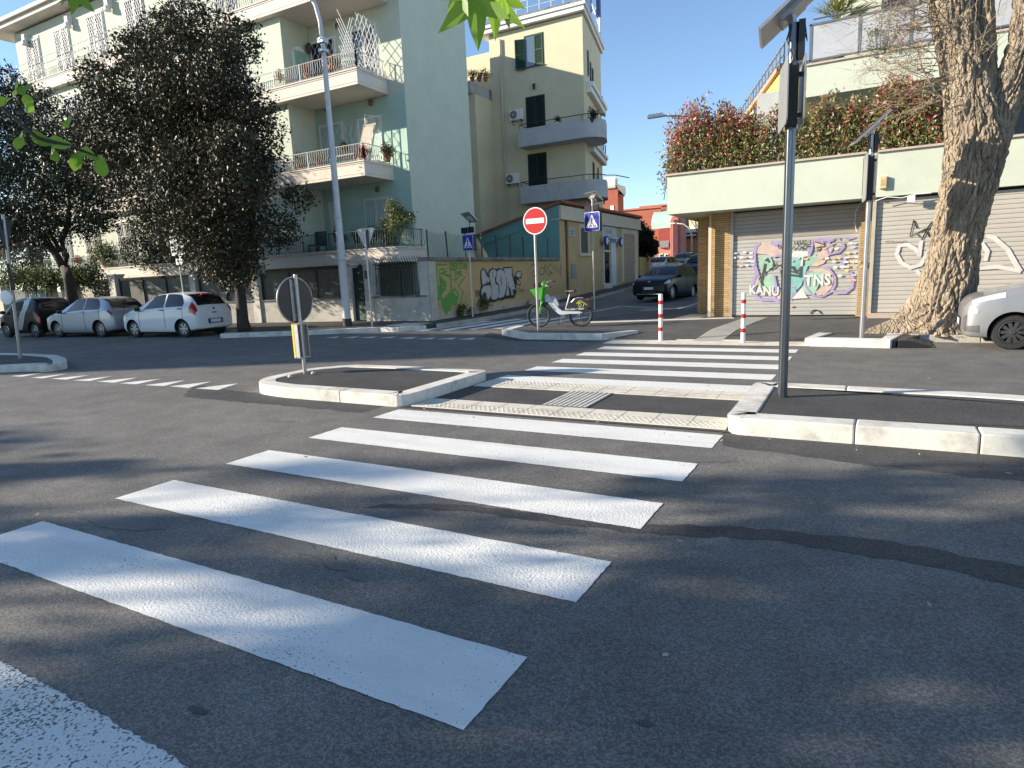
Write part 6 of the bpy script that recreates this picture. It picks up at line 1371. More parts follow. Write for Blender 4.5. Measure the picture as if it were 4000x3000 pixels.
b = MB(); b.beam((-1.76, .05, 1.03), (-1.68, -.25, 1.12), .02); b.build('wiper', BLACKP, t); b = MB(); b.box(-1.885, -1.86, -.09, .09, .78, .82); b.build('boot_handle', BLACKP, t); b = MB(); b.lathe([(0, .012), (.05, .01), (.05, 0)], frame((-1.865, 0, .93), (0, -1, 0), (0, 0, 1)), 16); b.build('badge', CHROME, t)
# --- silver hatchback in the middle
polo = [(1.96, .32, .45, .54, .40, .58), (1.93, .24, .66, .64, .54, .70), (1.80, .20, .78, .73, .64, .80), (1.45, .18, .83, .82, .69, .91), (1.02, .17, .84, .89, .71, .985), (.80, .17, .84, .91, .69, 1.06), (.42, .17, .84, .93, .63, 1.27), (.0, .17, .84, .95, .60, 1.42), (-.55, .17, .84, .97, .585, 1.46), (-1.1, .18, .84, .98, .575, 1.43), (-1.52, .21, .83, .985, .57, 1.33), (-1.75, .24, .81, .97, .59, 1.10), (-1.90, .27, .78, .88, .62, .94), (-1.97, .30, .70, .70, .58, .76), (-1.98, .36, .5, .55, .42, .58)]
SILV = paint('car_silver', (.40, .42, .45), .5)
sp2 = dict(sp, sw=[(5.7, 7.8, 'front'), (7.92, 9.5, 'rear')], spokes=10, fat=.5, hm=SILV, rim=RIM, handles=(-.4, -1.25), tl=(11.1, 12.4, 4.1, 5.2))
make_car('parked_car', 'silver hatchback parked between the black micro car and the white hatchback', 'car', parked(235, 391, 2.47, .73), hd, polo, SILV, 2.47, .30, .745, sp2)
# --- black two-seater at the end of the row
smart = [(1.34, .34, .45, .58, .40, .62), (1.31, .26, .62, .68, .5, .74), (1.20, .22, .74, .78, .60, .86), (1.0, .2, .77, .86, .66, .97), (.80, .2, .78, .92, .66, 1.08), (.5, .2, .78, .95, .61, 1.32), (.15, .2, .78, .97, .58, 1.49), (-.3, .2, .78, 1.0, .57, 1.54), (-.75, .22, .78, 1.03, .57, 1.52), (-1.05, .26, .77, 1.04, .58, 1.42), (-1.2, .3, .75, 1.0, .6, 1.15), (-1.29, .32, .70, .8, .58, .9), (-1.32, .36, .5, .6, .42, .64)]
BLK = mat('car_black', (.006, .006, .008), .35, var=.02, coat=.3, spec=.25); SM_S = paint('car_grey_shell', (.36, .37, .38), .4)
sp3 = dict(sp, ws=(4.05, 6.0), rw=(9.1, 10.1), sw=[(4.8, 6.9, 'front'), (7.0, 7.8, 'rear')], seams=(4.2, 7.0), handles=(-.2,), mirror=.66, hl=(1.4, 2.8, 4.2, 5.6), tl=(10.2, 11.2, 3.2, 4.6), spokes=12, fat=.4, pf=.42, pr=.75, rim=RIM, hm=BLK)
t, c = make_car('parked_car', 'black two-seat micro car parked furthest left, silver side frame', 'car', parked(42, 128, 1.87, .66), hd, smart, BLK, 1.87, .285, .68, sp3)
for sd in (1, -1): c.patch('side_frame', SM_S, t, 7.1, 7.9, 2.2, 6.6, sides=(sd,), off=.01, shape=lambda tt, q, u, v: (u+(1-q)*-1.2*(1-q)+.2, v))
# --- dark car facing the camera in the side street
vw = [(2.12, .34, .52, .60, .46, .64), (2.09, .25, .74, .72, .60, .78), (1.96, .20, .84, .82, .70, .89), (1.6, .19, .885, .92, .75, 1.0), (1.2, .19, .895, .98, .76, 1.08), (.98, .19, .895, 1.0, .74, 1.16), (.55, .19, .895, 1.02, .68, 1.40), (.1, .19, .895, 1.04, .655, 1.57), (-.5, .19, .895, 1.05, .64, 1.62), (-1.2, .2, .895, 1.06, .63, 1.60), (-1.75, .22, .88, 1.06, .62, 1.52), (-1.98, .25, .86, 1.04, .64, 1.22), (-2.09, .28, .82, .92, .64, .98), (-2.13, .34, .6, .62, .48, .66)]
NAVY = mat('car_night_blue', (.004, .006, .016), .35, var=.02, coat=.15, spec=.2)
sp4 = dict(sp, ws=(5.05, 7.0), rw=(10.1, 11.2), sw=[(5.7, 7.6, 'front'), (7.7, 9.0, 'mid'), (9.1, 9.9, 'rear')], seams=(5.0, 7.65, 9.05), handles=(-.35, -1.2), mirror=.85, hl=(1.1, 2.6, 3.9, 5.2), tl=(11, 12, 4.2, 5.6), spokes=5, fat=.8, pf=.52, pr=.7, hm=NAVY, mm=NAVY)
fl, frt, rr_ = G(2483, 1188, .1), G(2637, 1192, .1), G(2723, 1169, .25)
loc = Vector((-7.88, 30.05, gz(30))); hv = math.radians(-97)
t, c = make_car('parked_car', 'dark blue estate car facing the viewer in the side street', 'car', loc, hv, vw, NAVY, 2.68, .325, .80, sp4)
t.rotation_euler = (0, -math.atan(.035), hv)
b = MB(); b.lathe([(0, .02), (.075, .02), (.08, .0)], frame((2.075, 0, .78), (0, 1, 0), (0, 0, 1)), 24); bd = b.build('badge', CHROME, t)
b = MB(); b.tube([(2.098, .072*math.cos(a), .78+.072*math.sin(a)) for a in [2*PI*i/24 for i in range(25)]], .006, 6)
for q in (([(-.045, .05), (-.015, -.0), (0, .03), (.015, 0), (.045, .05)]), ([(-.055, .02), (-.025, -.055), (0, -.005), (.025, -.055), (.055, .02)])):
    for a, e in zip(q, q[1:]): b.beam((2.097, a[0], .78+a[1]), (2.097, e[0], .78+e[1]), .009)
b.build('emblem_lines', BLACKP, bd)
b = MB(); b.box(2.02, 2.10, -.6, .6, .74, .755); b.build('grille_bar', CHROME, t); b = MB(); b.box(2.0, 2.125, -.62, .62, .25, .285); b.build('bumper_trim', CHROME, t)
b = MB()
for sd in (1, -1): b.tube([(.3, sd*.63, 1.55), (-.2, sd*.63, 1.66), (-1.3, sd*.62, 1.65), (-1.65, sd*.61, 1.58)], .018, 6)
b.build('roof_rail', CHROME, t, smooth=True)
# --- dark van behind it, and cars further up
van = [(2.15, .38, .55, .66, .5, .72), (2.12, .28, .78, .85, .66, .92), (2.0, .22, .88, .98, .76, 1.06), (1.7, .2, .91, 1.06, .8, 1.16), (1.45, .2, .915, 1.1, .8, 1.26), (1.0, .2, .915, 1.12, .76, 1.6), (.6, .2, .915, 1.13, .73, 1.80), (0, .2, .915, 1.14, .72, 1.86), (-1.2, .2, .915, 1.15, .72, 1.86), (-1.9, .22, .91, 1.15, .71, 1.80), (-2.1, .26, .89, 1.1, .72, 1.35), (-2.17, .3, .84, .9, .68, .98), (-2.2, .36, .6, .65, .5, .7)]
VANB = mat('van_blue', (.006, .014, .045), .35, var=.02, coat=.15, spec=.2)
sp5 = dict(sp, ws=(4.1, 5.95), rw=(9.1, 10.0), sw=[(4.8, 6.6, 'front'), (6.7, 7.8, 'mid'), (7.9, 8.8, 'rear')], seams=(4.1, 6.65, 7.85), handles=(0,), mirror=1.35, hl=(1.2, 2.8, 4.0, 5.2), tl=(9.6, 10.6, 3.6, 5.8), pf=.55, pr=.8, hm=VANB, spokes=5, fat=.8)
p = PY(2738, 1100, 35.2); t, c = make_car('parked_van', 'dark blue people carrier parked behind the dark estate car', 'van', (p.x-.1, 37.4, gz(37.4)), math.radians(-96), van, VANB, 2.8, .33, .82, sp5)
t.rotation_euler = (0, -math.atan(.045), math.radians(-96))
GREYB = paint('car_slate', (.05, .065, .09), .3); q = PY(2748, 1040, 44)
t2, c2 = make_car('parked_car', 'slate car whose roof shows above the blue people carrier', 'car', (q.x, 46.5, gz(46.5)+.12), math.radians(-96), vw, GREYB, 2.68, .325, .80, dict(sp4, hm=GREYB, mm=GREYB))
q = PY(2540, 1040, 47); t3, c3 = make_car('parked_car', 'white van with its cab showing over the roof of the dark estate car', 'car', (q.x-.2, 50.5, gz(50.5)-.1), math.radians(-98), vw, W1, 2.68, .325, .80, dict(sp4, hm=W1, mm=W1))
q = PY(2652, 1030, 56); copy = copy_tree(t2); copy.location = (q.x, 58, gz(58)); copy['label'] = 'far slate car glimpsed beside the walking person'
# --- silver small car at the right edge
panda = [(1.80, .34, .45, .56, .42, .60), (1.77, .24, .66, .68, .56, .74), (1.66, .20, .77, .79, .66, .88), (1.36, .19, .815, .88, .70, .985), (1.05, .18, .82, .93, .72, 1.06), (.80, .18, .82, .95, .70, 1.15), (.45, .18, .82, .97, .66, 1.38), (.1, .18, .82, .985, .64, 1.53), (-.5, .18, .82, 1.0, .63, 1.56), (-1.1, .19, .82, 1.01, .62, 1.54), (-1.55, .22, .81, 1.02, .61, 1.45), (-1.72, .25, .79, 1.0, .62, 1.15), (-1.80, .28, .75, .88, .62, .92), (-1.83, .34, .55, .6, .45, .64)]
PSIL = paint('car_silver_light', (.30, .30, .31), .5)
sp6 = dict(sp, ws=(5.05, 7.0), rw=(10.1, 11.2), sw=[(5.7, 7.7, 'front'), (7.8, 9.0, 'mid'), (9.1, 9.9, 'rear')], seams=(4.3, 7.75), handles=(-.3, -1.1), mirror=.75, hl=(1.9, 3.4, 4.55, 5.7), tl=(11, 12, 4.3, 6), spokes=10, fat=.85, pf=.44, pr=.7, xf=1.10, hm=PSIL, rim=mat('black_wheel_cover', (.05, .05, .052), .4, .3))
th = math.atan2(.05, -1); wc = G(3948, 1366, 0); n_ = Vector((math.sin(th), -math.cos(th), 0)); d_ = Vector((math.cos(th), math.sin(th), 0))
loc = wc-d_*1.10+Vector((-d_.y, d_.x, 0))*-.73
t, c = make_car('parked_car', 'silver small car nosing in at the right edge beside the big tree', 'car', loc, th, panda, PSIL, 2.30, .30, .735, sp6)
for sd in (1, -1):
    c.patch('fog_lamp_bezel', mat('dark_bezel', (.09, .09, .09), .5), t, 1.35, 2.35, 2.25, 2.85, sides=(sd,), off=.008)
    c.patch('running_light', LENS, t, 1.55, 2.25, 3.55, 3.8, sides=(sd,), off=.008)
c.patch('grille', mat('dark_bezel', (.09, .09, .09), .5), t, .75, 1.3, 2.1, 3.7, sides=(1, -1), off=.008)
b = MB(); b.tube([(.95, .75, 1.03), (.88, .4, 1.09), (.9, .0, 1.12)], .012, 6); b.tube([(.98, .72, 1.0), (.92, .55, 1.05), (1.02, .4, 1.05)], .012, 6); b.box(.86, .98, -.6, .7, 1.035, 1.05); b.build('wiper', BLACKP, t)
# ---------------------------------------------------------------- person walking far up the side street
q = PY(2674, 1010, 62); pe = thing('person', 'person in a dark hooded jacket walking up the far side street', 'person', (q.x, 62, gz(62)))
dz = PY(2674, 986, 62).z-gz(62)-1.76
def skin(name, pts, edges, m, par):
    me = bpy.data.meshes.new(name); me.from_pydata([p[:3] for p in pts], edges, []); o = bpy.data.objects.new(name, me); COL.objects.link(o); o.parent = par
    s = o.modifiers.new('Skin', 'SKIN'); s.use_smooth_shade = True
    for v, p in zip(me.skin_vertices[0].data, pts): v.radius = (p[3], p[4] if len(p) > 4 else p[3])
    me.skin_vertices[0].data[0].use_root = True; ss = o.modifiers.new('Sub', 'SUBSURF'); ss.levels = ss.render_levels = 1
    me.materials.append(m); return o
SKN = mat('skin', (.25, .15, .11), .6)
pts = [(0, 0, .95, .15, .12), (0, 0, 1.2, .16, .11), (0, .0, 1.42, .18, .11), (0, 0, 1.52, .06), (0, -.01, 1.60, .075), (0, -.01, 1.70, .085), (-.2, 0, 1.40, .06), (-.27, .03, 1.15, .05), (-.25, -.06, .92, .042), (.2, 0, 1.40, .06), (.27, -.02, 1.15, .05), (.25, -.12, .93, .042), (-.1, 0, .85, .09), (-.1, -.14, .48, .07), (-.1, -.1, .08, .05), (-.1, -.24, .04, .045), (.1, 0, .85, .09), (.1, .1, .48, .07), (.1, .28, .12, .05), (.1, .2, .04, .045)]
ed = [(0, 1), (1, 2), (2, 3), (3, 4), (4, 5), (2, 6), (6, 7), (7, 8), (2, 9), (9, 10), (10, 11), (0, 12), (12, 13), (13, 14), (14, 15), (0, 16), (16, 17), (17, 18), (18, 19)]
skin('body', pts, ed, mat('dark_clothes', (.014, .012, .014), .9), pe)
b = MB(); b.lathe([(0, .12), (.075, .09), (.1, 0), (.085, -.08), (.04, -.12)], Matrix.Translation((0, 0, 1.67)), 14); b.build('hood', mat('dark_hood', (.02, .015, .014), .9), pe, smooth=True)
b = MB(); b.lathe([(0, .1), (.06, .07), (.075, 0), (.06, -.08), (0, -.11)], Matrix.Translation((0, -.035, 1.65))@Matrix.Diagonal((.9, 1, 1, 1)), 14); b.lathe([(0, .03), (.014, 0), (0, -.02)], Matrix.Translation((0, -.11, 1.65)), 6); b.build('face', SKN, pe, smooth=True)
for sd in (1, -1):
    o = (-.25*1, -.06, .92) if sd < 0 else (.25, -.12, .93)
    for k in range(5):
        a = (k-2)*.018; e = skin('finger', [(o[0]+a*.4, o[1]+a, o[2]-.03, .011), (o[0]+a*.5, o[1]+a*1.2-.01, o[2]-.09+abs(k-2)*.006, .009), (o[0]+a*.4, o[1]+a*1.2-.02, o[2]-.13+abs(k-2)*.012, .008)], [(0, 1), (1, 2)], SKN, pe)
pe.scale = (1, 1, 1)
pe.location.z += max(-.3, min(.8, dz))
# ================================================================ trees, hedges, plants
NR = np.random.default_rng(11)
def leaves(name, C, size, mats, par=None, idx=None, asp=.5, up=.25, jit=.4, fold=.25, kind=None):
    """one small folded leaf at each point of C: two faces about a midrib"""
    C = np.asarray(C, float); n = len(C)
    d = NR.normal(size=(n, 3)); d[:, 2] += up; d /= np.linalg.norm(d, axis=1)[:, None]
    r = NR.normal(size=(n, 3)); s = np.cross(d, r); s /= np.linalg.norm(s, axis=1)[:, None]; nn = np.cross(d, s)
    L = size*NR.uniform(1-jit, 1+jit, n)[:, None]; W = L*asp*.5
    a = C-d*L*.5; t = C+d*L*.5; m1 = C+s*W+nn*W*fold-d*L*.08; m2 = C-s*W+nn*W*fold-d*L*.08
    V = np.stack([a, m1, t, m2], 1).reshape(-1, 3); F = np.arange(n*4).reshape(n, 4)
    F = np.concatenate([np.stack([F[:, 0], F[:, 1], F[:, 2]], 1), np.stack([F[:, 0], F[:, 2], F[:, 3]], 1)])
    mi = None if idx is None else np.concatenate([idx, idx])
    return arrmesh(name, V, F, mats, par, mi)
def cloud(clumps, n, fill=.5):
    """points in a set of ragged ellipsoids, denser to the outside, gathered on small sprays"""
    w = np.array([c[1]**2 for c in clumps]); w = w/w.sum(); out = []
    for (c, r), k in zip(clumps, (w*n).astype(int)):
        ns = max(4, k//14); d = NR.normal(size=(ns, 3)); d /= np.linalg.norm(d, axis=1)[:, None]
        rad = r*NR.uniform(fill, 1.0, ns)**.6*(1+.18*np.sin(d[:, 0]*7+c[0])*np.cos(d[:, 2]*9+c[1]))
        sp = np.array(c)+d*rad[:, None]*np.array([1, 1, .95]); q = np.repeat(sp, 14, 0)[:k]
        out.append(q+NR.normal(scale=r*.12+.05, size=q.shape))
    return np.concatenate(out)
BARK_D = mat('dark_bark', (.045, .036, .028), .95, var=.35, scale=7, bump=.8, bscale=14, stretch=(1, 1, .3))
OAK = leafmat('evergreen_leaf', (.013, .018, .008), (.050, .050, .023), (.085, .052, .034), .12, .5, .35)
OAK2 = leafmat('evergreen_leaf_cool', (.011, .020, .010), (.030, .044, .024), None, .10, .5, .35)
def limbs(b, base, tip, r0, r1, k=6, wob=.12, seed=0):
    r = random.Random(seed); P = []
    for i in range(k+1):
        t = i/k; p = Vector(base).lerp(Vector(tip), t); p += Vector((r.gauss(0, wob), r.gauss(0, wob), 0))*math.sin(PI*min(1, t*1.1)); P.append(p)
    b.tube(P, [r0+(r1-r0)*i/k for i in range(k+1)], 8); return P
def px_tree(label, Y, base, trunk, cl, n, size, lm, bm=BARK_D, seedl=0, dy=.9, cat='tree', name='street_tree', group=None):
    p0 = PY(base[0], base[1], Y); p0.z = max(gz(Y), .0)+zP; t = thing(name, label, cat, p0, group=group)
    b = MB()
    for q in trunk:
        P = [PY(x, y, Y+(0 if i == 0 else NR.normal(scale=.15)))-p0 for i, (x, y, r) in enumerate(q)]; P[0].z = min(P[0].z, 0) if q is trunk[0] else P[0].z
        b.tube(P, [r for x, y, r in q], 10)
    b.build('trunk', bm, t, smooth=True)
    C = []
    for x, y, r in cl:
        c = PY(x, y, Y); s = (PY(x+r, y, Y)-c).length*.72; c = c-p0; c.y += NR.uniform(-1, 1)*dy; c.y += 1.5 if (name == 'street_tree' and y > 850 and 550 < x < 790) else 0; C.append((tuple(c), s))
    leaves('crown', cloud(C, n), size, lm, t); return t
# the big evergreen in front of the green house
T1 = [(620, 120, 80), (740, 95, 95), (870, 130, 85), (530, 190, 75), (450, 150, 40), (940, 190, 60), (560, 330, 130), (740, 300, 170), (890, 320, 120), (960, 420, 90), (520, 520, 140), (690, 520, 180), (870, 540, 160), (980, 590, 90), (640, 740, 165), (820, 740, 180), (1000, 740, 120), (1100, 770, 55), (740, 900, 150), (910, 920, 150), (1050, 890, 85), (620, 880, 100), (840, 1030, 100), (960, 1040, 80), (480, 640, 85), (430, 330, 60), (470, 440, 80), (560, 960, 60), (700, 420, 150), (880, 660, 140)]
px_tree('large dark evergreen street tree in front of the green house', 14.55, (952, 1290), [[(955, 1292, .24), (948, 1250, .19), (940, 1150, .17), (925, 1050, .17), (900, 960, .16), (850, 800, .14), (800, 600, .11), (760, 400, .08), (740, 200, .04)], [(925, 1050, .12), (980, 900, .10), (1000, 760, .06)], [(880, 900, .12), (760, 780, .09), (620, 700, .05)], [(830, 700, .1), (900, 500, .07), (930, 350, .04)], [(790, 560, .09), (650, 430, .06), (560, 330, .03)]], T1, 105000, .118, OAK)
T2 = [(60, 420, 70), (160, 470, 90), (250, 560, 90), (60, 590, 110), (190, 670, 120), (330, 680, 85), (410, 740, 50), (90, 780, 120), (260, 800, 110), (390, 830, 60), (50, 880, 70), (170, 870, 75), (300, 880, 45), (30, 330, 50), (120, 380, 40), (440, 870, 30), (-60, 500, 120), (-60, 750, 120), (230, 940, 28), (100, 930, 30)]
px_tree('dark evergreen tree with a forked trunk behind the black micro car', 15.1, (290, 1195), [[(290, 1240, .26), (284, 1180, .24), (270, 1090, .2), (255, 1050, .2)], [(255, 1060, .17), (228, 1010, .15), (190, 950, .13), (150, 890, .11), (80, 780, .08)], [(262, 1060, .16), (258, 1000, .14), (240, 940, .12), (262, 890, .11), (275, 800, .09), (260, 640, .05)], [(235, 980, .1), (190, 900, .07), (170, 760, .05)]], T2, 56000, .125, OAK2)
T3 = [(560, 900, 50), (620, 930, 75), (700, 940, 60), (560, 980, 55), (640, 1010, 60), (720, 1010, 50)]
px_tree('dark round garden tree half hidden under the large evergreen', 19.6, (640, 1060), [[(640, 1120, .12), (630, 1000, .1), (620, 930, .06)]], T3, 9000, .11, OAK2, name='garden_tree', dy=.3)
OLV = leafmat('olive_grey_leaf', (.06, .055, .03), (.15, .13, .075), None, .2, .7)
for i, (cl, lab) in enumerate((([(20, 930, 70), (60, 900, 60), (30, 1000, 70)], 'greyish far tree at the left edge beyond the garden'), ([(110, 960, 70), (150, 1000, 55), (100, 1010, 60), (170, 950, 30)], 'olive brown far tree left of the forked trunk'))):
    px_tree(lab, 46, (cl[0][0]+20, 1075), [[(cl[0][0]+20, 1100, .3), (cl[0][0]+10, 980, .2), (cl[0][0], 900, .08)]], cl, 7000, .3, OLV, name='far_tree', dy=2)
cl = [(2455, 900, 28), (2490, 890, 36), (2520, 920, 40), (2470, 940, 44), (2530, 960, 36), (2480, 985, 40), (2545, 985, 20), (2560, 965, 14), (2450, 1010, 30), (2500, 1015, 30)]
px_tree('dense dark tree leaning over the low wall past the corner shop', 47, (2470, 1075), [[(2470, 1095, .2), (2478, 1000, .16), (2490, 920, .08)]], cl, 12000, .2, OAK2, name='garden_tree', dy=1)
# pollarded bare tree and bushes far up the side street
Yp = 82; p0 = PY(2742, 1040, Yp); p0.z = gz(Yp); t = thing('pollarded_tree', 'pollarded bare tree trunk with short twigs far up the side street', 'tree', p0); b = MB()
P = [PY(x, y, Yp)-p0 for x, y in ((2742, 1040), (2738, 990), (2742, 950), (2735, 925), (2738, 900))]; b.tube(P, [.4, .42, .4, .55, .25], 10); b.build('trunk', mat('pollard_bark', (.22, .14, .10), .95, var=.4, scale=2, bump=.6, bscale=5), t, smooth=True)
b = MB(); c = P[-1]
for i in range(26): a = NR.uniform(0, 6.28); b.tube([c+Vector((NR.normal(scale=.3), 0, -.3)), c+Vector((math.cos(a)*NR.uniform(.3, 1.7), math.sin(a), NR.uniform(.6, 2.4)))], [.035, .015], 4)
b.build('twigs', mat('pale_twig', (.30, .22, .16), .9), t)
BUSH = leafmat('bush_leaf', (.10, .13, .05), (.22, .24, .10), (.42, .22, .20), .3, .6)
for x, y, r, Y, lab in ((2775, 985, 24, 70, 'sunlit bush with pink flowers beside the far pale lamp'), (2712, 1012, 14, 78, 'small yellow green bush below the far red church')):
    c = PY(x, y, Y); s = (PY(x+r, y, Y)-c).length; t = thing('bush', lab, 'bush', (c.x, Y, gz(Y))); leaves('foliage', cloud([((0, 0, c.z-gz(Y)), s), ((.6*s, 0, c.z-gz(Y)-.5*s), s*.8), ((-.5*s, 0, c.z-gz(Y)-.8*s), s*.9)], 2500), .28, BUSH, t)
# hedge on the left garden wall, garden bushes
HG = leafmat('hedge_leaf', (.035, .055, .018), (.10, .14, .045), None, .25, .5)
t = thing('hedge', 'clipped leafy hedge along the top of the left garden fence', 'hedge', (0, 0, 0)); cl = []
for x in range(40, 390, 16): c = PY(x, 1092+8*math.sin(x*.1)-x*.02, 16.6-.006*(390-x)*.6); cl.append(((c.x, c.y+NR.uniform(-.2, .2), c.z+NR.uniform(-.08, .08)), .5))
leaves('foliage', cloud(cl, 9000, .2), .11, HG, t)
b = MB()
for c, r in cl[::2]: b.tube([(c[0], c[1], .1), (c[0]+.1, c[1], c[2])], .025, 5)
b.build('stems', BARK_D, t)
def bush(name, label, x, y, Y, r, n, size, lm, z0=None, cat='plant', sq=1., group=None):
    c = PY(x, y, Y); s = (PY(x+r, y, Y)-c).length; zb = c.z-s*.9 if z0 is None else z0; t = thing(name, label, cat, (c.x, Y, zb), group=group)
    leaves('foliage', cloud([((0, 0, c.z-zb), s*.85), ((-.4*s, .1, c.z-zb-.25*s), s*.6), ((.4*s, -.1, c.z-zb-.2*s), s*.6)], n, .2), size, lm, t)
    b = MB()
    for i in range(5): b.tube([(0, 0, 0), (NR.normal(scale=s*.3), NR.normal(scale=s*.2), c.z-zb)], [.02, .008], 5)
    b.build('stem', BARK_D, t); return t
bush('garden_bush', 'dark bush inside the garden beside the slim stone pillar', 432, 1150, 18.4, 52, 3500, .11, OAK2, z0=.1)
def pot(t, r=.16, h=.28, m=None, z=0.): b = MB(); b.lathe([(0, z), (r*.7, z), (r, z+h-.04), (r*1.1, z+h-.04), (r*1.1, z+h), (r*.9, z+h), (r*.85, z+h-.05), (0, z+h-.05)], None, 14); return b.build('pot', m or mat('terracotta', (.34, .13, .07), .8, var=.15, scale=8), t, smooth=True, ang=35)
GERA = leafmat('geranium', (.05, .09, .03), (.10, .16, .05), (.55, .03, .03), .25, .5); REDF = leafmat('red_flowers', (.06, .09, .03), (.35, .03, .03), (.6, .05, .05), .2, .5); DRYP = leafmat('dry_potted_plant', (.10, .09, .04), (.25, .20, .10), (.30, .10, .06), .2, .7)
def potted(label, x, y, Y, s, lm, n=500, zt=None, size=.08, pm=None):
    s *= .62
    q = PY(x, y, Y); t = thing('potted_plant', label, 'potted plant', (q.x, Y, q.z)); pot(t, .15*s, .25*s, pm)
    leaves('foliage', cloud([((0, 0, .25*s+.22*s), .26*s), ((.12*s, 0, .25*s+.12*s), .2*s)], n, .1), size, lm, t)
    b = MB()
    for i in range(4): b.tube([(0, 0, .2*s), (NR.normal(scale=.1*s), NR.normal(scale=.06*s), .5*s)], .008, 4)
    b.build('stem', BARK_D, t)
    return t
DP = mat('dark_pot', (.05, .035, .03), .6)
for a in (('red geranium pot on the upper balcony of the green house', 1198, 305, 19.6, 1.1, REDF), ('brown potted plant at the tree end of the upper balcony', 1097, 325, 19.6, 1.0, DRYP), ('small terracotta pots by the lattice on the upper balcony', 1310, 275, 19.6, .9, GERA), ('pink pot plant under the lattice shadow on the upper balcony', 1292, 270, 20.2, 1.2, REDF),
          ('red leaved planter at the corner of the middle balcony', 1412, 628, 19.6, 1.3, REDF), ('spiky pot at the outer end of the middle balcony', 1515, 632, 20.4, 1.5, DRYP, 700), ('low dry plant behind the middle balcony rail near the lamp post', 1245, 650, 19.7, 1.1, DRYP), ('straggling plant in a box on the middle balcony near the tree', 1170, 665, 19.7, 1.2, DRYP), ('small cactus pot on the shelf of the middle balcony', 1345, 590, 20.6, .6, GERA)):
    potted(*a)
tb = thing('shelf_table', 'narrow dark shelf on the middle balcony of the green house', 'table', (-18.6, 20.5, 6.1)); b = MB(); b.box(-.7, .7, -.15, .15, .55, .6); b.build('top', WOODB, tb); b = MB(); b.box(-.65, -.6, -.1, .1, 0, .55); b.box(.6, .65, -.1, .1, 0, .55); b.build('legs', IRON, tb)
CLIMB = leafmat('climber_leaf', (.07, .10, .03), (.20, .22, .08), None, .3, .5)
c = PY(1560, 850, 20.3); t = thing('climbing_plant', 'tall straggly leafy plant at the end of the lowest balcony', 'plant', (c.x-.3, 20.2, 2.7)); cl = []
for x, y, r in ((1545, 805, 22), (1555, 830, 26), (1580, 850, 30), (1530, 860, 30), (1500, 880, 28), (1560, 885, 26), (1480, 905, 22), (1520, 920, 25)): q = PY(x, y, 20.3); cl.append(((q.x-t.location.x, q.y-20.2+NR.uniform(-.3, .3), q.z-2.7), (PY(x+r, y, 20.3)-q).length*.9))
leaves('foliage', cloud(cl, 3200, .1), .10, CLIMB, t); b = MB()
for c_, r in cl: b.tube([(.1, 0, 0), (c_[0]*.6, c_[1]*.6, c_[2]*.6), c_], [.02, .012, .006], 5)
b.build('stem', BARK_D, t); pot(t, .22, .35, DP)
for i, x in enumerate((1130, 1160, 1330, 1395, 1455)): potted(('dark leafy pot on the lowest balcony, '+('left of the barred window', 'just left of the barred window', 'right of the lamp post', 'behind the triangular sign', 'under the barred door')[i]), x, 960-(x-1130)*.02, 19.8, 1.3, OAK2, 600, pm=DP)
ch = thing('garden_chair', 'dark plastic chairs and crate stacked on the lowest balcony', 'chair', (-19.9, 19.9, 2.75)); b = MB(); b.box(-.3, .3, -.25, .25, .4, .46); b.box(-.3, .3, .2, .26, .46, 1.0)
b.build('seat', mat('dark_plastic_chair', (.02, .025, .03), .4), ch)
for sx in (-.27, .27):
    for sy in (-.22, .22): b = MB(); b.box(sx-.02, sx+.02, sy-.02, sy+.02, 0, .4); b.build('leg', BLACKP, ch)
c = PY(420, 1000, 19.6); t = thing('balcony_bush', 'rounded green bush in a big planter on the lowest balcony at left', 'plant', (c.x, 19.6, 2.8)); leaves('foliage', cloud([((0, 0, .8), .75), ((-.5, 0, .6), .5), ((.5, 0, .6), .5)], 4000, .2), .10, HG, t); pot(t, .45, .45, BEIGE)
potted('red geranium near the left end of the lowest balcony', 310, 1040, 19.5, 1.2, REDF)
potted('bushy plant on the upper balcony of the yellow building', 2312, 482, 35.2, 1.9, OAK2, 700, pm=DP); potted('small spiky plant on the upper balcony rail of the yellow building', 2178, 488, 35.1, 1.0, OAK2, 300, pm=WHITE)
for i, x in enumerate((1845, 1872, 1898)): potted('terrace plant between the green and yellow houses, '+('left end', 'middle', 'right end')[i], x, 318, 34.6, 1.5, DRYP if i == 1 else CLIMB, 400)
# weeds
WEED = leafmat('weed_leaf', (.04, .07, .015), (.09, .15, .03), None, .3, .5); WEEDB = leafmat('bright_weed_leaf', (.10, .22, .02), (.22, .38, .05), None, .35, .5)
def weed(label, p, s, lm, n=260, size=.05):
    t = thing('weed', label, 'weed', p); leaves('leaves', cloud([((0, 0, s*.5), s*.5), ((s*.2, 0, s*.8), s*.3)], n, .1), size, lm, t); b = MB()
    for i in range(6): b.tube([(0, 0, 0), (NR.normal(scale=s*.25), NR.normal(scale=s*.2), s*.9)], .004, 4)
    b.build('stem', WEED, t)
def wallp(px, py): q = PX(px, py, -13.08); return (q.x, q.y, gz(q.y)+zP)
weed('dark green weed clump at the wall foot left of the crossing sign', wallp(1800, 1238), .42, WEED, 420, .08); weed('small weed at the wall foot beside the crossing sign pole', wallp(1838, 1235), .26, WEED, 200, .06)
weed('taller weed at the wall foot under the black graffiti', wallp(1885, 1222), .55, WEED, 380, .08); weed('tiny weed at the wall foot behind the bicycle wheel', wallp(2062, 1192), .2, WEED, 100, .05)
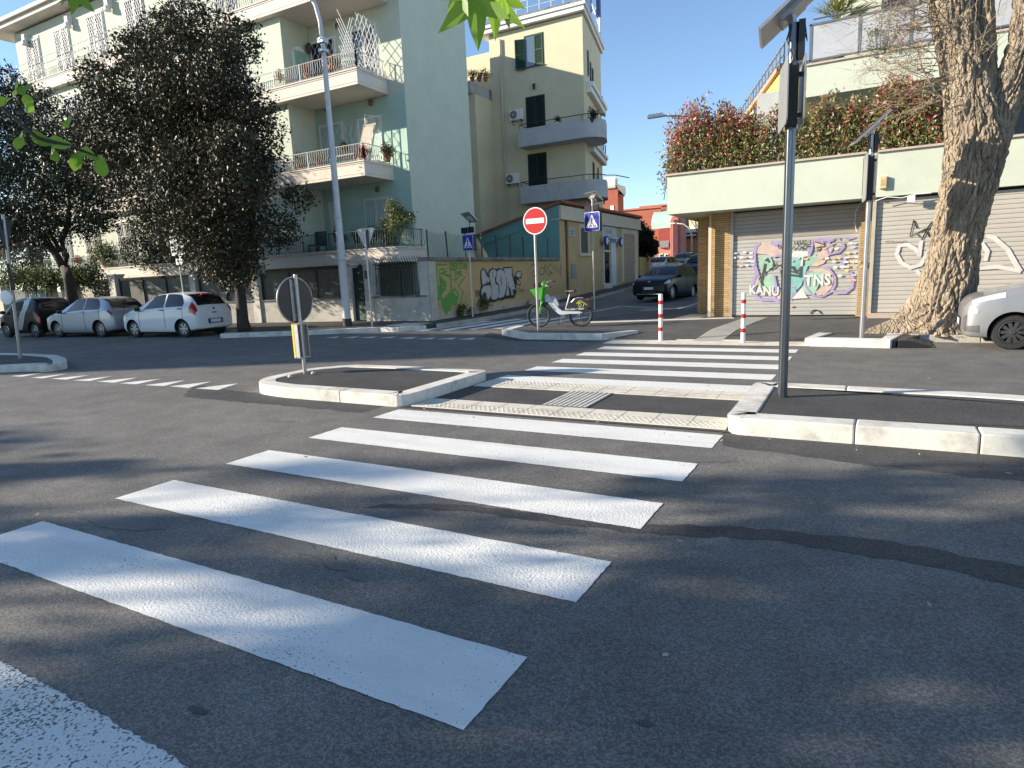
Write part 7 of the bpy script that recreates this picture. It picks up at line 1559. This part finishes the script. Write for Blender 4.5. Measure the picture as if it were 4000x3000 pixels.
weed('bright green weeds in the root fork of the big tree', G(3540, 1272, zP), .2, WEEDB, 420, .05); weed('bright grass tuft at the tree foot beside the car bumper', G(3690, 1294, zP), .16, WEEDB, 220, .06)
# ---------------------------------------------------------------- the big old tree on the right
Yt = 15.35; q0 = PY(3650, 1295, Yt); t = thing('old_tree', 'massive leaning tree trunk with deeply furrowed bark before the shutters', 'tree', (q0.x, Yt, zP)); o0 = Vector((q0.x, Yt, zP))
def barkmat():
    m = mat('furrowed_bark', (.30, .24, .17), .95, var=.35, scale=5, dirt=(.20, .165, .125), dscale=2.2, dlo=.45, dhi=.7, stretch=(1, 1, .28)); nt = m.node_tree; N = nt.nodes; L = nt.links
    tc = N.new('ShaderNodeTexCoord'); nz = N.new('ShaderNodeTexNoise'); nz.inputs['Scale'].default_value = 3.; nz.inputs['Detail'].default_value = 4; L.new(tc.outputs['Object'], nz.inputs['Vector'])
    ad = N.new('ShaderNodeVectorMath'); ad.operation = 'MULTIPLY_ADD'; ad.inputs[1].default_value = (.22, .22, .22); L.new(nz.outputs['Color'], ad.inputs[0]); L.new(tc.outputs['Object'], ad.inputs[2])
    mp = N.new('ShaderNodeMapping'); mp.inputs['Scale'].default_value = (13, 13, 2.4); L.new(ad.outputs[0], mp.inputs['Vector'])
    v = N.new('ShaderNodeTexVoronoi'); v.feature = 'DISTANCE_TO_EDGE'; v.inputs['Scale'].default_value = 1.; L.new(mp.outputs['Vector'], v.inputs['Vector'])
    mr = N.new('ShaderNodeMapRange'); mr.inputs['From Max'].default_value = .22; L.new(v.outputs['Distance'], mr.inputs['Value'])
    n2 = N.new('ShaderNodeTexNoise'); n2.inputs['Scale'].default_value = 34; n2.inputs['Detail'].default_value = 5; L.new(tc.outputs['Object'], n2.inputs['Vector'])
    sm = N.new('ShaderNodeMath'); sm.operation = 'MULTIPLY_ADD'; sm.inputs[1].default_value = .35; L.new(n2.outputs['Fac'], sm.inputs[0]); L.new(mr.outputs['Result'], sm.inputs[2])
    bp = N.new('ShaderNodeBump'); bp.inputs['Strength'].default_value = 1.; bp.inputs['Distance'].default_value = .035; L.new(sm.outputs[0], bp.inputs['Height']); L.new(bp.outputs['Normal'], N['Principled BSDF'].inputs['Normal']); return m
ELM = barkmat()
def path(L):
    out = []
    for x, y, r in L:
        c = PY(x, y, Yt)-o0; out.append((c, (PY(x+r, y, Yt)-PY(x, y, Yt)).length))
    return out
def barkmesh(name, L, nseg, nring, flare=0., seed=0., depth=.055, back=None):
    L = [(Vector(c), r) for c, r in L]; n = len(L)-1; rows = []
    V = []; 
    for i in range(nring+1):
        t_ = i/nring*n; k = min(int(t_), n-1); f = t_-k
        g = lambda j: L[max(0, min(n, j))]
        c = cr(g(k-1)[0], g(k)[0], g(k+1)[0], g(k+2)[0], f); r = cr(g(k-1)[1], g(k)[1], g(k+1)[1], g(k+2)[1], f)
        for j in range(nseg):
            a = 2*PI*j/nseg; ca, sa = math.cos(a), math.sin(a); z = c.z
            rr = r
            if flare:
                fl = math.exp(-max(0, z)/.28)
                rr *= 1+fl*(.25*max(0, math.cos(5*a+1.2))**2)+fl*.9*max(0, math.cos(a-PI*1.04))**6+fl*.35*max(0, math.cos(a+.9))**8
            P = Vector((ca*max(r, .3)*9.5+seed, sa*max(r, .3)*9.5, z*1.9)); w = noise.noise(P*.35)*1.3; w2 = noise.noise(P*.5+Vector((7, 2, 5)))
            h = abs(noise.noise(P+Vector((w2*.9, w*.9, w*.5)))); h2 = abs(noise.noise(Vector((P.x*1.9, P.y*1.9, P.z*2.6))+Vector((3+w, 1, w2)))); h3 = noise.noise(Vector((ca*2+seed, sa*2, z*.8)))
            rr += depth*(min(1, h*3.4)**.7-.6)+depth*.4*(min(1, h2*3)-.5)+.05*h3*r/.5+depth*.22*noise.noise(P*5)
            V.append((c.x+ca*rr, c.y+sa*rr, c.z if not flare else max(c.z, -.02)))
    V.append(tuple(L[-1][0])); ft = len(V)-1
    F = []
    for i in range(nring):
        for j in range(nseg): a, b_ = i*nseg+j, i*nseg+(j+1) % nseg; F.append((a, b_, b_+nseg, a+nseg))
    for j in range(nseg): F.append((nring*nseg+j, nring*nseg+(j+1) % nseg, ft, ft))
    F = np.array(F); me = bpy.data.meshes.new(name); me.from_pydata(V, [], [tuple(q) if q[2] != q[3] else tuple(q[:3]) for q in F.tolist()]); me.shade_smooth(); me.materials.append(ELM)
    o = bpy.data.objects.new(name, me); COL.objects.link(o); o.parent = t; return o
barkmesh('trunk', path([(3645, 1312, 175), (3655, 1275, 155), (3672, 1220, 132), (3699, 1107, 110), (3730, 971, 98), (3757, 836, 102), (3790, 700, 106), (3812, 560, 118), (3800, 440, 112), (3785, 330, 96)]), 210, 250, 1., 0., .075)
barkmesh('limb', path([(3800, 460, 100), (3775, 316, 92), (3752, 200, 88), (3722, 60, 84), (3700, -60, 80), (3690, -220, 70)]), 120, 120, 0, 9., .06)
barkmesh('limb', path([(3830, 600, 95), (3895, 440, 84), (3950, 330, 76), (3995, 210, 70), (4025, 60, 66), (4040, -200, 60)]), 110, 120, 0, 17., .06)
barkmesh('limb', path([(3850, 470, 60), (3845, 300, 50), (3842, 120, 44), (3835, -80, 40)]), 80, 80, 0, 23., .035)
b = MB(); rt = random.Random(5)
def twig(p, d, L, r, depth):
    P = [p]; dd = d.normalized()
    for i in range(5): dd = (dd+Vector((rt.gauss(0, .22), rt.gauss(0, .22), rt.gauss(0, .2)-.02))).normalized(); P.append(P[-1]+dd*L/5)
    b.tube(P, [r*(1-.15*i) for i in range(6)], 4, cap=False)
    if depth:
        for i in range(rt.randint(2, 4)): k = rt.randint(1, 5); twig(P[k], (P[k]-P[k-1]).normalized()+Vector((rt.gauss(0, .6), rt.gauss(0, .6), rt.gauss(.1, .5))), L*rt.uniform(.35, .7), r*.55, depth-1)
    tips.append(P[-1])
tips = []
for i in range(74):
    y = rt.uniform(-80, 420); p = PY(3668+rt.uniform(-10, 30)-(.12*(420-y)), y, Yt-.3)-o0
    twig(p, Vector((-1, rt.gauss(-.1, .35), rt.gauss(.05, .4))), rt.uniform(.5, 1.35), .010, 2)
for i in range(14):
    p = PY(rt.uniform(3640, 3900), rt.uniform(-50, 250), Yt-.45)-o0; twig(p, Vector((rt.gauss(-.3, .6), -.5, rt.gauss(.2, .5))), rt.uniform(.4, 1.0), .009, 2)
b.build('twigs', mat('bare_twig', (.30, .23, .16), .9, var=.2, scale=20), t)
leaves('buds', np.array([tuple(p+Vector((rt.gauss(0, .03), rt.gauss(0, .03), rt.gauss(0, .03)))) for p in tips if rt.random() < .5]), .035, leafmat('bud', (.16, .20, .06), (.30, .32, .12), None, .3, .6), t)
# earth round the foot of the tree
flat('soil_patch', rough([(.3, 15.9), (.6, 14.75), (2.6, 14.6), (3.0, 15.9), (1.8, 16.5)], .05, .12, 77), zP+.006, mat('dry_soil', (.16, .11, .075), .95, var=.3, scale=9, bump=.8, bscale=40), pavR)
# ---------------------------------------------------------------- photinia hedge on the terrace: single shrubs of upright shoots
PG = leafmat('photinia_green', (.10, .13, .035), (.26, .28, .10), (.36, .34, .16), .25, .4); PR = leafmat('photinia_red', (.30, .05, .035), (.46, .14, .10), (.55, .30, .24), .3, .4)
TOPS = [(2612, 560), (2640, 490), (2680, 440), (2720, 420), (2765, 430), (2810, 440), (2850, 400), (2890, 440), (2930, 440), (2980, 455), (3030, 430), (3080, 430), (3130, 430), (3170, 420), (3220, 400), (3260, 380), (3300, 400), (3350, 385), (3400, 400), (3440, 370), (3480, 300), (3520, 310), (3560, 330), (3600, 350), (3640, 390), (3680, 420)]
def top_at(x):
    for (a, ya), (c, yc) in zip(TOPS, TOPS[1:]):
        if a <= x <= c: return ya+(yc-ya)*(x-a)/(c-a)
    return 450
SH = [(2612, 2720, 'red tipped shrub at the far left end of the terrace hedge', .5), (2720, 2830, 'tall red and pink shoots second in the terrace hedge', .42), (2830, 2930, 'pale pink topped shrub before the grey screen wall', .40), (2930, 3060, 'yellow green shrub left of the tall sign post in the hedge', .22), (3060, 3200, 'green shrub just right of the tall sign post in the hedge', .2), (3200, 3330, 'open shrub with a long bare shoot in the terrace hedge', .26), (3330, 3450, 'dense green shrub behind the slim post panel in the hedge', .22), (3450, 3580, 'tall red tipped shrub reaching over the upper parapet', .42), (3580, 3700, 'dark shaded shrub beside the big tree trunk in the hedge', .3)]
for x0, x1, lab, red in SH:
    c = PY((x0+x1)/2, 600, 19.15); t = thing('photinia_shrub', lab, 'shrub', (c.x, 19.15, 3.55), group='photinia hedge on the terrace'); C = []; I = []; b = MB()
    ns = int((x1-x0)*(.30 if 2920 < x0 < 3400 else .52))
    for i in range(ns):
        x = rt.uniform(x0-8, x1+8); yy = top_at(x)-8+38*noise.noise(Vector((x*.022, 3, 0)))+22*noise.noise(Vector((x*.07, 9, 0)))+(abs(rt.gauss(0, 48)) if rt.random() > .1 else -rt.uniform(10, 40)); Y = 19.2+max(-.18, rt.gauss(0, .22))
        tp_ = PY(x+rt.gauss(0, 8), yy, Y)-t.location; bs_ = Vector((tp_.x*.8+rt.gauss(0, .1), max(-.15, Y-19.15), .1)); H = tp_.z
        if H < .4: continue
        mid = bs_.lerp(tp_, .5)+Vector((rt.gauss(0, .06), rt.gauss(0, .05), 0)); b.tube([bs_, mid, tp_], [.012, .009, .004], 4, cap=False)
        n = int(20+H*27)
        for k in range(n):
            f = rt.uniform(.1, 1)**.8; p = (bs_.lerp(mid, f*2) if f < .5 else mid.lerp(tp_, f*2-1)); sp_ = .16*(1-f*.75)+.035; q_ = p+Vector((rt.gauss(0, sp_), rt.gauss(0, sp_), rt.gauss(0, .06))); q_.y = max(q_.y, -.28 if q_.z < .75 else -.6); C.append(tuple(q_))
            I.append(1 if rt.random() < red*(1.45 if f > .8 else (.65 if f > .5 else .2)) else 0)
    leaves('foliage', C, .105, [PG, PR], t, np.array(I), asp=.42, up=.5); b.build('stems', mat('shrub_stem', (.16, .10, .07), .9), t)
# palm on the upper balcony
c = PY(3270, 70, 20.7); t = thing('potted_palm', 'yellow green fan palm in the corner of the upper balcony', 'palm', (c.x, 20.7, 6.9)); o = c-t.location
b = MB(); b.tube([(o.x, 0, .3), (o.x+.03, 0, o.z-.15)], [.07, .05], 8); b.build('trunk', BARK_D, t); pot(t, .25, .4, DP)
V, F = [], []
for i in range(46):
    a = rt.uniform(0, 2*PI); el = rt.uniform(-.5, 1.2); d = Vector((math.cos(a)*math.cos(el), math.sin(a)*math.cos(el), math.sin(el))); L = rt.uniform(.45, .85); bs_ = o+Vector((0, 0, -.1)); tip = bs_+d*L*.62
    for k in range(11):
        q = (d+Vector((rt.gauss(0, .38), rt.gauss(0, .38), rt.gauss(-.12, .3)))).normalized(); s = q.cross(Vector((0, 0, 1))).normalized()*.013; n = len(V)
        V += [tuple(tip-s), tuple(tip+s), tuple(tip+q*L*.3+s*.8+Vector((0, 0, -.01))), tuple(tip+q*L*.62+Vector((0, 0, -.05)))]; F.append((n, n+1, n+2, n+3))
    s = Vector((.008, .008, 0)); n = len(V); V += [tuple(bs_-s), tuple(bs_+s), tuple(tip+s), tuple(tip-s)]; F.append((n, n+1, n+2, n+3))
arrmesh('fronds', V, F, leafmat('palm_frond', (.16, .19, .05), (.36, .34, .10), None, .35, .5), t)
c = PY(3440, 120, 19.9); t = thing('climber', 'light green climber on the glass rail of the upper balcony', 'plant', (c.x, 19.93, 6.9)); cl = []
for i in range(16): q = PY(3380+i*9+rt.uniform(-10, 10), 60+rt.uniform(0, 150), 19.9)-t.location; cl.append((tuple(q), .12))
leaves('foliage', cloud(cl, 420, .1), .055, CLIMB, t); b = MB()
for q, r in cl: b.tube([(q[0]*.5, 0, 0), q], .006, 4)
b.build('stem', BARK_D, t)
# ---------------------------------------------------------------- plane trees on the near pavement, out of frame: their spring leaves shade the road and hang into the picture
PLANE = leafmat('plane_leaf', (.10, .20, .015), (.22, .36, .03), None, .45, .5)
PBARK = mat('plane_bark', (.28, .25, .19), .9, var=.25, scale=4, bump=.4, bscale=10)
def plane_tree(label, x, y, H, R, n, seed, z0=3.2, squash=.75, nb=16):
    t = thing('plane_tree', label, 'tree', (x, y, 0)); r = random.Random(seed); b = MB(); trunk = limbs(b, (0, 0, -.05), (r.gauss(0, .3), r.gauss(0, .3), z0+1), .26, .17, seed=seed); cl = []
    for i in range(nb):
        a = 2*PI*i/nb+r.uniform(-.3, .3); el = r.uniform(.15, 1.2); d = Vector((math.cos(a)*math.cos(el)*R, math.sin(a)*math.cos(el)*R, math.sin(el)*(H-z0-1)))*r.uniform(.65, 1.05)
        P = limbs(b, trunk[-1], trunk[-1]+d, .10, .02, seed=seed*31+i, wob=.25)
        for k in (3, 4, 5, 6): cl.append((tuple(P[k]+Vector((r.gauss(0, .3), r.gauss(0, .3), r.gauss(0, .3)))), r.uniform(.3, .62)))
    b.build('trunk', PBARK, t, smooth=True); leaves('crown', cloud(cl, n, .1), .17, PLANE, t, asp=.8, up=.1); return t
plane_tree('plane tree on the near pavement left of the viewer', -13.0, -4.6, 8.6, 3.4, 6000, 3, nb=10)
plane_tree('second plane tree on the near pavement further left', -22.5, -8.2, 9.5, 3.6, 6000, 4, nb=10)
plane_tree('third plane tree on the near pavement, thinly leaved', -31, -9.0, 10.5, 3.0, 3000, 5, nb=6)
# the tree right behind the viewer with two sprigs reaching into view
t = plane_tree('plane tree behind the viewer with sprigs hanging into view', 2.6, -3.6, 8.0, 2.6, 2500, 8); o = Vector((2.6, -3.6, 0))
def lobed(c, d, up, s, V, F, lobes=5, ovate=False):
    """five-lobed leaf blade, slightly cupped"""
    d = d.normalized(); sdv = d.cross(up).normalized(); nn = sdv.cross(d); n0 = len(V); V.append(tuple(c)); out = []
    for k in range(4*lobes+1):
        a = -2.3+4.6*k/(4*lobes); ph = k % 4; rad = (1, .62, .40, .62)[ph]*(1-.30*abs(a)/2.3)
        if k in (0, 4*lobes): rad = .3
        if ovate: a = -PI+2*PI*k/(4*lobes); rad = .42*(1+.75*max(0, math.cos(a))**3-.1*math.cos(a))*(1-.35*abs(math.sin(a))); c_ = d*.35*s
        out.append(c+(d*math.cos(a)+sdv*math.sin(a))*s*rad+nn*s*.12*math.sin(a*2))
    V += [tuple(p) for p in out]
    for k in range(4*lobes): F.append((n0, n0+1+k, n0+2+k))
V, F = [], []; b = MB()
def sprig(px, py, depth, leavesL, tw):
    P = []
    for x, y, dd in tw: r_ = Vector(ray(x, y)); P.append(Vector(_C)+r_*dd-o)
    b.tube([Vector((.3, .6, 5.2))]+P, [.02]+[.008]*(len(P)-1)+[.003], 5)
    for x, y, dd, ang, s in leavesL:
        c = Vector(_C)+Vector(ray(x, y))*dd-o; d = Vector(_X)*math.cos(math.radians(ang))+Vector(_U)*math.sin(math.radians(ang))+Vector(_F)*rt.gauss(0, .25)
        lobed(c, d, Vector(_F)*-1+Vector(_U)*.3+Vector((rt.gauss(0, .3), rt.gauss(0, .3), 0)), s, V, F, ovate=depth > 0)
sprig(0, 0, 0, [(1860, -10, 2.2, -115, .19), (1925, -15, 2.3, -62, .17), (1800, -40, 2.2, -150, .13), (1965, -20, 2.25, -100, .12)], [(1850, -400, 2.6), (1870, -150, 2.3), (1880, -20, 2.2)])
sprig(0, 0, 0, [(300, -20, 2.5, -70, .10), (270, -40, 2.5, -110, .08)], [(500, -500, 3.0), (350, -150, 2.6), (290, -30, 2.5)])
sprig(0, 0, 1, [(78, 540, 2.6, -100, .075), (150, 540, 2.6, -30, .09), (225, 560, 2.6, -20, .10), (300, 620, 2.6, -95, .08), (340, 600, 2.6, -30, .09), (390, 640, 2.6, -70, .09), (60, 350, 2.6, 80, .06), (90, 350, 2.6, 40, .06), (20, 390, 2.6, -150, .08), (110, 400, 2.6, -85, .07), (210, 600, 2.6, -60, .06), (260, 480, 2.6, 60, .05)], [(-400, 0, 3.0), (-60, 330, 2.7), (10, 420, 2.6), (90, 490, 2.6), (150, 540, 2.6), (270, 570, 2.6), (380, 610, 2.6)])
b.build('sprig_twig', BARK_D, t); sp_ = bpy.data.meshes.new('sprig_leaves'); sp_.from_pydata(V, [], F); sp_.materials.append(leafmat('near_leaf', (.14, .27, .02), (.26, .42, .05), None, .5, .45)); so_ = bpy.data.objects.new('sprig_leaves', sp_); COL.objects.link(so_); so_.parent = t
